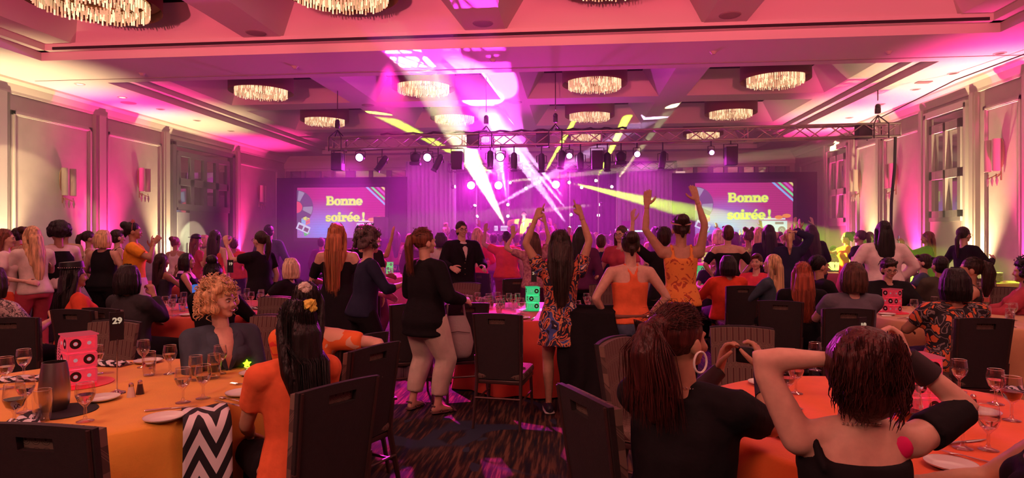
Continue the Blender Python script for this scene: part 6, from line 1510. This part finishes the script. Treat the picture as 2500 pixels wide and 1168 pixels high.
person('woman with very long black ponytail in black top', 1876, 10.4, 0, 1.78, False, ('down','down'), 'tan', ('long','black'), ('pants','black'), ('half','black'))
person('blond ponytail woman in dark suit with hands to her face', 1926, 10.2, -14, 1.70, False, ('hair','face'), 'fair', ('jacket','navy'), ('pants','navy'), ('pony','blond'))
person('dark-haired guest holding clapping hands high by the black masking', 1950, 11.6, 0, 1.72, False, ('clapup','clapup'), 'tan', ('tee','char'), ('pants','black'), ('bun','dark'))
person('woman with long dark hair in black leaning beside the second screen', 1988, 11.0, 12, 1.80, False, ('bent','clapup'), 'tan', ('long','black'), ('pants','black'), ('half','dark'), tilt=-6)
person('guest in dim beige top between the ponytail and the suit', 1900, 13.2, 0, 1.68, False, ('upbent','down'), 'tan', ('tank','dusty'), ('pants','plum'), ('bun','brown'))
# ---------- left half
def catears(t, q, hq, s, A):
    g = G()
    for sx in (-1,1): g.loft([hq(sx*.05,-.01,.235), hq(sx*.06,-.01,.285)], [.022*s,.002*s], 5, roundcap=False)
    g.path([hq(.088*math.cos(a*PI/10), -.01, .13+.115*math.sin(a*PI/10)) for a in range(11)], .005, 6); part('ear_headband', g, mat('rose_band', (.4,.1,.1), .5), t)
person('laughing woman in yellow top and white tulle skirt with dark bun and ear headband', 328, 9.3, -62, 1.80, False, ('face',((-.05,.20,.0), (.5,0,-1), (-.2,.3,1), (-1,0,0), 'open', .5)), 'olive', ('tee','yellow'), ('skirt','white'), ('bun','black'), extras=(catears,'smile'), faced=True, build=1.1)
person('woman with blond bob in black vest over pale sleeves', 254, 9.3, 0, 1.68, False, ('bent','bent'), 'fair', ('vest','black'), ('pants','black'), ('bob','blond'), build=1.25)
person('woman with dark ponytail and bare shoulders beside the black vest', 220, 10.6, -50, 1.68, False, ('down','down'), 'tan', ('tank','dusty'), ('pants','black'), ('pony','dark'))
person('short-haired guest with glasses between the black vest and the yellow top', 290, 10.4, -40, 1.70, False, ('down','down'), 'fair', ('tank','black'), ('pants','black'), ('short','dark'), glasses=True)
def waistcoat(t, q, hq, s, A):
    g = G(); ub_ = (q(1,0,0)-q(0,0,0)); g.loft([q(0,-.01,z) for z in (-.10,.06,.15,.25,.35,.43)], [(.19*s,.145*s),(.18*s,.135*s),(.165*s,.125*s),(.17*s,.13*s),(.165*s,.135*s),(.13*s,.12*s)], 18, side=ub_, roundcap=False); part('waistcoat', g, cloth('black', (0,0,0)), t)
person('guest in black waistcoat and pink shirt dancing with arms forward', 146, 8.6, 62, 1.76, False, ('front','front'), 'olive', ('long','dusty'), ('pants','char'), ('afro','black'), faced=True, lean=5, extras=(waistcoat,))
person('blond woman in white T-shirt dancing sideways at the left wall'.replace('at the left wall','by the sconce panel'), 84, 8.0, 70, 1.72, False, ('front','front'), 'fair', ('tee','white'), ('pants','rose'), ('long','blond'), lean=6)
person('guest with long auburn hair at the picture edge by the bright pilaster', 16, 7.9, -60, 1.68, False, ('bent','front'), 'fair', ('tee','dusty'), ('pants','coral'), ('long','chest'), faced=True)
person('short dark-haired man standing farther back by the bright pilaster', 44, 11.2, 20, 1.74, False, ('down','down'), 'tan', ('tee','coral'), ('pants','black'), ('man','dark'), male=True)
person('brown-haired woman hidden behind the blond dancer', 66, 10.2, 10, 1.74, False, ('down','down'), 'fair', ('tank','cream'), ('pants','black'), ('bun','brown'))
person('golden-brown haired guest behind the waistcoat dancer', 158, 10.4, 30, 1.76, False, ('down','down'), 'tan', ('tee','cream'), ('pants','black'), ('topbun','brown'))
def pillbox(t, q, hq, s, A):
    g = G(); g.loft([hq(0,-.03,.20), hq(0,-.035,.262)], [(.098*s,.108*s),(.092*s,.10*s)], 20, side=(1,0,0), roundcap=False); part('pillbox_hat', g, blk, t); g = G()
    for a in range(34): g.ball(hq(.101*math.cos(a*PI/17), -.03+.111*math.sin(a*PI/17), .206), .0045, None, 6, 4)
    part('hat_beads', g, mat('silver_bead', (.7,.6,.6), .2, metal=.8), t)
person('woman with beaded black pillbox hat, long black hair and coral T-shirt holding a glass', 186, 6.2, -38, 1.68, True, ('bent','bent'), 'olive', ('tee','coral'), ('pants','black'), ('wavy','black'), build=1.2, extras=(pillbox,))
person('black-haired guest in charcoal jacket leaning on one elbow from behind', 318, 5.9, -14, 1.68, True, ('chin','table'), 'tan', ('jacket','char'), ('pants','black'), ('bob','black'), build=1.3)
person('guest in flowered grey top cut by the picture edge, seated', -8, 5.5, -18, 1.68, True, ('front','lap'), 'tan', ('tee','floral3'), ('pants','black'), ('bob','dark'), build=1.35)
person('woman with dark knot in black seated from behind at the red-clothed table', 524, 6.15, 4, 1.70, True, ('table','table'), 'tan', ('long','black'), ('pants','black'), ('topbun','black'), build=1.25)
person('woman with dark half-up hair leaning over the far glasses', 398, 10.0, -30, 1.68, True, ('table','face'), 'olive', ('tank','char'), ('pants','black'), ('long','dark'))
person('woman with dark wavy hair and bare shoulders in profile', 460, 9.8, -74, 1.70, True, ('lap','lap'), 'tan', ('tank','black'), ('pants','black'), ('bob','black'), faced=True)
def bowler(t, q, hq, s, A):
    g = G(); g.ball(hq(0,-.02,.21), (.088*s,.098*s,.075*s)); g.loft([hq(0,-.02,.205), hq(0,-.02,.215)], [(.13*s,.145*s),(.13*s,.145*s)], 20, side=(1,0,0), roundcap=False); part('bowler_hat', g, blk, t)
person('guest with black bowler hat and auburn hair', 482, 11.8, -40, 1.60, False, ('bent','bent'), 'fair', ('tee','rose'), ('pants','rose'), ('long','chest'), extras=(bowler,))
person('woman with long wavy dark hair and red top seen from behind', 528, 11.0, -10, 1.70, False, ('down','bent'), 'fair', ('tank','coral'), ('skirt','dusty'), ('wavy','dark'))
person('woman in black T-shirt with glasses and ponytail raising a hand', 634, 8.5, 72, 1.66, False, ('down',((.02,.40,.16), (.2,0,-1), (0,.3,1), (-.6,.3,0), 'open', .6)), 'fair', ('tee','black'), ('pants','black'), ('pony','dark'), glasses=True, build=1.15)
person('man in denim jacket standing with his back to us by the first screen', 658, 12.4, 0, 1.82, False, ('bent','bent'), 'fair', ('jacket','denim'), ('pants','char'), ('man','black'), male=True)
person('woman with pale pink bob, glasses and black top seated in profile', 706, 8.1, 78, 1.66, True, ('table','table'), 'fair', ('tee','black'), ('pants','black'), ('bob','pale'), glasses=True, build=1.2)
# ---------- singer
person('singer in open yellow jacket with spread elbows on the stage', 1279, 20.9, 180, 1.78, False, (((.28,.14,-.18), (.6,-.3,.2), None, (0,0,-1), 'fist', 1),((.28,.14,-.18), (.6,-.3,.2), None, (0,0,-1), 'fist', 1)), 'fair', ('jacket', ('singer_yellow',(.85,.80,.04),None,12)), ('pants','white'), ('man','dark'), male=True, z0=.70, near=False, extras=(vneck(MATS['cloth_white'], mat('yellow_lapel', (.85,.80,.04), .8)),))
# ---------- dance floor crowd
crowd = [ # px, zc, height, hair, hair colour, top, arms, label
 (968,16.5,1.72,'long','brown','rose',('wave','down'),'brown long-haired dancer waving at the edge of the pale drape'),(1002,15.2,1.66,'bob','blond','palepink',('down','down'),'blond bobbed dancer before the pale drape'),
 (1024,16.8,1.70,'bun','chest','cream',('bent','bent'),'auburn knot dancer in cream before the pale drape'),(1046,14.2,1.62,'short','grey','plum',('down','down'),'short grey-haired dancer beside the auburn ponytail'),
 (1090,15.0,1.84,'topbun','pale','plum',('down','down'),'tall guest with pale turban-like hair in purple'),(1108,16.2,1.78,'long','dark','navy',('down','down'),'long dark-haired guest just behind the suited man'),
 (1150,15.6,1.70,'bun','black','char',('up','down'),'black knot dancer with an arm up behind the blond woman'),(1188,16.4,1.68,'long','blond','palepink',('down','bent'),'pale glowing blond dancer near the white panel'),
 (1205,14.0,1.66,'short','dark','rose',('bent','bent'),'short dark-haired dancer in rose by the white panel'),(1222,16.8,1.62,'twobun','black','plum',('down','down'),'dancer with two little buns under the white panel'),
 (1262,14.0,1.66,'man','brown','redor',('down','down'),'brown-haired man in red-orange under the singer'),(1270,17.2,1.60,'bun','black','char',('clapup','clapup'),'clapping dancer with black bun below the singer'),
 (1286,13.2,1.68,'long','black','plum',('down','down'),'black long-haired dancer right under the singer'.replace('right','just')),(1290,16.0,1.76,'topbun','black','navy',('up','up'),'dancer with pointed topknot and both arms high'),
 (1325,14.6,1.72,'short','brown','palepink',('up','bent'),'short brown-haired dancer in pale top behind the floral dress'),(1340,17.4,1.70,'bob','dark','rose',('point','down'),'dark bobbed dancer pointing up beside the floral dress'),
 (1398,16.2,1.70,'long','red','redor',('clapup','clapup'),'red-haired dancer clapping between the pointing arms'),(1428,17.6,1.66,'bun','dark','plum',('bent','bent'),'dark knot dancer past the pointing arm'),
 (1442,14.2,1.68,'long','dark','pinktop',('down','bent'),'dark long-haired dancer in pink beyond the pointing arm'),(1455,16.6,1.70,'long','pale','white',('bent','wave'),'white-topped dancer with pale hair in the haze'),
 (1478,15.4,1.64,'short','brown','rose',('down','down'),'short-haired dancer in rose above the tan cloth'),(1492,17.8,1.66,'bun','chest','coral',('clapup','down'),'auburn knot dancer in coral near the keyboards'),
 (1540,14.6,1.68,'man','black','plum',('down','down'),'dark capped man near the keyboards'),(1560,16.4,1.66,'bob','dark','rose',('up','down'),'dark bobbed dancer with one arm up near the keyboards'),
 (1600,13.4,1.80,'long','black','plum',('down','down'),'tall black long-haired guest behind the raised sleeve'),(1640,15.8,1.70,'bob','brown','cream',('down','down'),'brown bobbed guest in cream beside the tank top'),
 (1705,14.4,1.66,'long','chest','rose',('wave','down'),'auburn long-haired guest waving beside the second screen'),(1735,15.4,1.64,'bun','dark','plum',('up','up'),'dark knot guest with both arms high at the second screen'),
 (1838,15.6,1.70,'bob','pale','dusty',('up','down'),'pale bobbed guest with one arm up at the radio picture'),(1965,14.6,1.74,'short','dark','char',('up','up'),'short dark-haired guest with arms high by the black masking'),
 (1010,12.8,1.60,'lowpony','dark','plum',('down','down'),'low ponytail guest in purple beside the green-lit glasses'),(560,13.0,1.60,'pony','chest','rose',('down','bent'),'auburn ponytail guest behind the raised hand'),
 (572,12.0,1.56,'short','brown','coral',('down','down'),'short guest in coral behind the ponytail and glasses'),(500,13.6,1.62,'bob','blond','cream',('down','down'),'blond bobbed guest beyond the bowler hat'),
 (785,14.0,1.56,'short','dark','plum',('face','down'),'guest with raised fist below the first screen'),(430,12.2,1.58,'bun','chest','dusty',('down','down'),'auburn knot guest at the mirrored doors'),
 (1352,12.4,1.68,'wavy','chest','coral',('upbent','down'),'wavy auburn dancer hidden behind the floral dress'),(1180,18.0,1.74,'man','brown','navy',('clapup','clapup'),'man clapping high in the far haze'),(1310,18.4,1.70,'long','blond','cream',('up','up'),'blond dancer with both arms up in the far haze')]
for px, zc, h_, hs, hc, tp, ar, lb in crowd:
    person(lb, px, zc, _r.Random(px).uniform(-14,14), h_, False, ar, ('fair','tan','olive')[px % 3], (('tee','tank','long')[px % 3 if hs != 'man' else 0], tp), (('pants','skirt','pants')[px % 3], 'plum' if px % 2 else 'black'), (hs, hc), male=(hs == 'man'), faced=False)
flush()
# ================================================================= FARTHER TABLES, CHAIRS, TABLEWARE
table('C', 1300, 7.0, 'coral', 'red cloth over the round table with the green cassette cube', seed=3)
table('L', 528, 7.25, 'coral', 'red cloth over the round table with the blue cassette cube', seed=4)
table('R', 2345, 6.5, 'tan', 'tan cloth over the round table by the floral shirt', .95, seed=5)
table('R2', 2300, 9.6, 'rose', 'rose cloth over the round table behind the black hoodie', seed=6)
table('F', 950, 13.4, 'rose', 'red cloth over the distant table with the small green cube', seed=7)
table('T', 1425, 12.6, 'tan', 'tan cloth over the distant table beside the floral dress', seed=8)
table('Q', 1705, 10.9, 'orange', 'orange cloth over the distant table by the blue headband', seed=9)
table('X', 2035, 14.8, 'rose', 'rose cloth under the glowing yellow centrepiece', seed=10)
table('W', 420, 11.2, 'rose', 'rose cloth over the far table by the mirrored doors', seed=11)
table('U', 1530, 10.6, 'rose', 'rose cloth over the far table behind the dark topknot', seed=13)
def onT(key, ang, r): c, R, h = TABS[key]; a = math.radians(ang); return V(c.x+r*math.cos(a), c.y+r*math.sin(a), h)
rr = _r.Random(11)
def cluster(key, n, lab, group, r0=.2, r1=.78, kinds=('goblet','goblet','empty','tumbler'), avoid=()):
    pts = []
    tries = 0
    while len(pts) < n and tries < 4000:
        tries += 1; a = rr.uniform(0,360); r_ = rr.uniform(r0, r1); p = onT(key, a, r_)
        if all((p-q_).length > .095 for q_ in pts): pts.append(p); k = rr.choice(kinds); sd_ = ['window side','stage side','door side','camera side'][int(((a+45)%360)//90)] if r_ > .45 else 'around the middle'; kn_ = {'goblet':'water goblet','empty':'empty goblet','tumbler':'tumbler'}[k]; use(k, p, kn_+lab[lab.index('glass')+5:]+', '+sd_, group=group+', '+kn_+' '+sd_)
cluster('C', 30, 'glass on the red-clothed table with the green cube', 'glasses on the red table with the green cube')
cluster('L', 22, 'glass on the table with the blue cassette cube', 'glasses on the red table with the blue cube')
cluster('R', 15, 'glass on the tan table by the floral shirt', 'glasses on the tan table')
cluster('R2', 16, 'glass on the rose table behind the black hoodie', 'glasses on the rose table')
cluster('F', 22, 'glass on the distant table with the small green cube', 'glasses on the distant red table')
cluster('T', 12, 'glass on the distant tan table', 'glasses on the distant tan table')
cluster('Q', 14, 'glass on the distant orange table by the blue headband', 'glasses on the distant orange table')
cluster('W', 14, 'glass on the far table by the mirrored doors', 'glasses on the far table by the mirrored doors')
cluster('U', 12, 'glass on the far table behind the dark topknot', 'glasses on the far rose table')
t = use('empty', onT('R', -60, .45)+V(0,0,.175), 'goblet turned upside down on the tan table', rot=(PI,0,0)); use('flute', onT('L', -35, .55), 'tall pale flute glass beside the number 19')
for key, angs, lab in (('C',(-130,-95,-60,-20,20,160,200),'side plate at a setting of the red table with the green cube'),('L',(-120,-80,-40,0,40,180,215),'side plate at a setting around the blue cube'),('R',(-150,-100,-50,0,60,120,180),'side plate at a setting of the tan table')):
    for a in angs:
        use('plate', onT(key, a, .74), lab, group='side plates on '+{'C':'the red table with the green cube','L':'the red table with the blue cube','R':'the tan table'}[key])
        use('knife', onT(key, a+9, .75)+V(0,0,.001), 'knife '+lab[11:], math.radians(a+90), group='knives '+lab[11:]); use('fork', onT(key, a-9, .75)+V(0,0,.001), 'fork '+lab[11:], math.radians(a+90), group='forks '+lab[11:])
for key, a, r_, rz, lab in (('C',-65,.62,.4,'chevron napkin by the chairs at the red table with the green cube'),('C',-105,.66,1.1,'chevron napkin behind the empty chair at the red table'),('L',-35,.66,.8,'chevron napkin in front of the pale pink bob'),('L',-10,.6,1.9,'second chevron napkin beside the pale pink bob'),('R',-20,.7,1.2,'dark chevron napkin on the tan table'),('R',-95,.5,.3,'chevron napkin in the middle of the tan table')):
    napkin(nap_fold, onT(key, a, r_)+V(0,0,.003), rz, lab)
GRN = (.03,1,.35); BLU = (.05,.25,1)
centre('green', GRN, .9, 'green glowing cassette cube beside the floral dress', onT('C', 90, .02)+V(0,0,.001), .3, 1.0)
centre('blue', BLU, 1.0, 'blue glowing cassette cube behind the curly blond woman', P(487, 7.3, .761), .4, 1.0)
centre('red3', REDC, .6, 'red ribbed cassette cube on the tan table by the floral shirt', P(2178, 6.75, .761), .5, 1.0)
centre('green2', (.1,1,.2), .9, 'small green cassette cube on the distant red table', onT('F', 90, .05)+V(0,0,.001), .2, 1.05)
centre('green3', (.1,1,.3), .8, 'green cassette cube on the orange table by the blue headband', P(1704, 10.9, .761), .5, 1.2)
centre('yellow', (.9,1,.1), .9, 'small yellow cassette cube at the distant waist of the tank top', P(1722, 14.0, 1.0), .5, .9)
table('Z', 1722, 14.0, 'rose', 'rose cloth under the small yellow cassette cube', H_=1.0, R=.5, seed=15)
t = thing('glow_centrepiece', 'centrepiece of glowing yellow-green lights on the distant rose table', 'centrepiece', P(2038, 14.7, .761)); yg = emis('yellowgreen_glow', (.75,1,.12), 3.0); g = G(); g.lathe([(.001,.0),(.16,.0),(.14,.03),(.02,.04)], 20); part('base', g, blk, t)
g = G(); r2 = _r.Random(3)
for i in range(16): a = i*.8; x_, y_ = .22*r2.uniform(.2,1)*math.cos(a), .22*math.sin(a)*r2.uniform(.2,1); g.loft([(x_*.3,y_*.3,.03),(x_,y_,.14),(x_*1.1,y_*1.1,.20)], [.008,.012,.030], 7)
o = part('light_stems', g, yg, t); o['kind'] = 'stuff'; light('centrepiece_lamp', 'POINT', P(2038,14.7,1.05), 12, (.8,1,.2), .1)
number_stand(P(1304, 7.35, .761), .1, '24', 'slim stand with table number 24 beside the floral dress', .44); number_stand(P(563, 7.2, .761), .2, '19', 'slim stand with table number 19 on the red table', .56); number_stand(P(2106, 3.15, .761), .55, '18', 'slim stand with table number 18 behind the auburn hair', .42)
# chairs
for a in ((1232,5.35,-8,'empty dark chair in the aisle between the tan trousers and the floral dress'),(1128,6.15,22,'chair with the beige bag slung on its back'),(1118,8.3,160,'dark chair between the suited man and the tan trousers'),(1248,9.6,24,'lone dark chair on the violet floor behind the green cube'),
  (1474,7.95,172,'patterned chair beyond the glasses behind the jeans'),(1458,5.75,-12,'chair covered by a black coat beside the orange racerback'),(236,5.65,-4,'black chair beside the coral T-shirt'),(60,5.1,20,'dark chair at the picture edge under the flowered top'),(1797,8.25,4,'black-backed chair of the red-orange sweater'),
  (1905,6.35,-18,'tall dark chair of the red-haired woman'),(2048,5.72,-6,'chair of the woman in the slate shirt'),(2352,5.08,0,'black chair behind the orange and black floral shirt'),(2440,7.6,120,'black chair in the far corner of the tan table'),(1192,11.0,-30,'pale-lit chair beside the blond woman in pink'),(740,9.4,100,'dark chair lit violet below the first screen'),
  (765,10.6,60,'dark chair with slanted back below the first screen'),(720,8.8,-20,'empty chair behind the pale pink bob'),(1560,8.9,150,'dark chair beside the bald man'),(1490,11.4,10,'small chair by the distant tan cloth'),(1730,12.2,190,'distant chair beyond the orange table'),(2430,9.0,-170,'black chair by the serving table'),(2210,10.8,150,'dark chair behind the dusty pink sweater'),(1005,14.6,80,'distant chair by the red cloth'),(310,5.75,-12,'chair under the charcoal jacket'),(640,6.3,170,'chair beyond the patterned one behind the denim jacket')):
    chair(*a)
# bag, coat, serving table
c = P(1113, 5.78); t = thing('shoulder_bag', 'beige shoulder bag hanging on the back of a dark chair', 'bag', (c.x, c.y, .50), .35); bm_ = mat('beige_leather', (.30,.26,.24), .55, bump=.3, bscale=30)
g = G(); g.loft([(0,0,0),(0,0,.10),(0,0,.24),(0,0,.34)], [(.15,.06),(.17,.075),(.14,.055),(.10,.02)], 14, side=(1,0,0)); part('bag_body', g, bm_, t)
for sx in (-1,1): g = G(); g.loft([(sx*.09,-.01,.32),(sx*.075,.03,.46),(sx*.03,.07,.52),(0,.08,.525)], [(.010,.004)]*4, 6); part('strap', g, bm_, t)
g = G(); g.path([(-.12,-.075,.20),(0,-.09,.22),(.12,-.075,.20)], .004); part('zip', g, mat('dark_zip', (.05,.02,.02), .4), t)
c = P(1452, 5.62); g = G()
g.sheet(lambda u, v: V((u-.5)*(.46+.10*v)+.02*math.sin(v*9+u*4), -.27-.06*math.sin(u*PI)-.03*math.sin(u*17+v*3)*v+(.10 if v < .08 else 0)-.05*v, 1.0-.80*v), 26, 22); o = part('coat', g, cloth('coatblack', (.010,.009,.011)), None); o.location = c; o.rotation_euler = (0,0,-.2)
sd = o.modifiers.new('s','SOLIDIFY'); sd.thickness = .02; tag(o, 'black coat draped over the chair beside the orange racerback', 'coat')
c = P(1448, 5.9); g = G(); g.loft([(0,0,.93),(.03,-.05,.8),(.06,-.07,.66)], [(.03,.02),(.06,.02),(.07,.015)], 10, side=(1,0,0)); o = part('white_towel', g, cloth('white', (0,0,0)), None); o.location = P(1485, 5.5); tag(o, 'white cloth hanging beside the hip of the racerback woman', 'cloth')
c = P(1002, 5.95); g = G(); g.sheet(lambda u, v: V((u-.5)*(.30+.12*v), .02*math.sin(u*22), .86-.66*v), 40, 8); o = part('striped_garment', g, mat('striped_cloth', (.16,.09,.12), .8, noise=.5, nscale=3, stretch=(60,60,.2)), None); o.location = c; sd = o.modifiers.new('s','SOLIDIFY'); sd.thickness = .012; tag(o, 'thin striped scarf hanging behind the tan trousers', 'scarf')
chair(1000, 6.1, 20, 'chair under the striped scarf behind the tan trousers')
use('plate', P(1232,5.35,.0)+V(0,0,.475), 'spare') if False else None
c = P(1232, 5.35); g = G(); g.loft([(-.13,0,.505),(.13,0,.505)], [(.05,.032)]*2, 10, side=(0,1,0)); o = part('clutch_bag', g, mat('peach_leather', (.60,.22,.14), .5), None); o.location = c; tag(o, 'peach rolled clutch bag lying on the empty chair seat', 'bag')
c = P(2452, 10.3); t = thing('serving_table', 'white-clothed serving table at the wall below the twin sconce', 'table', c, -.1)
g = G(); g.bevbox((0,0,.42), (2.2,.8,.84), .02); part('table_cloth_box', g, CL['tan'], t)
for k in range(9):
    for j, (dx, dy) in enumerate(((-.25,-.1),)): use('plate', c + V(dx,dy,.842+.016*k), 'plate in the tall stack on the serving table', group='plates stacked on the serving table', scale=1.6)
for k in range(5): use('plate', c + V(.25,-.05,.842+.016*k), 'plate in the low stack on the serving table', group='plates in the low stack on the serving table', scale=1.4)
g = G(); g.lathe([(.001,0),(.05,0),(.055,.12),(.02,.16),(.018,.2)], 16); o = part('bottle', g, mat('pale_bottle', (.55,.45,.4), .3), None); o.location = c+V(-.8,0,.84); tag(o, 'small pale bottle on the serving table', 'bottle')
# drink the yellow-green bottle glow
g = G(); g.loft([(0,0,0),(0,0,.20)], [.03,.022], 10); o = part('glow_stick', g, emis('glowstick', (.5,1,.1), 2), None); o.location = P(2227, 9.7, .762); tag(o, 'glowing green stick standing on the rose table', 'glow stick')
bpy.data.scenes.remove(TMP)
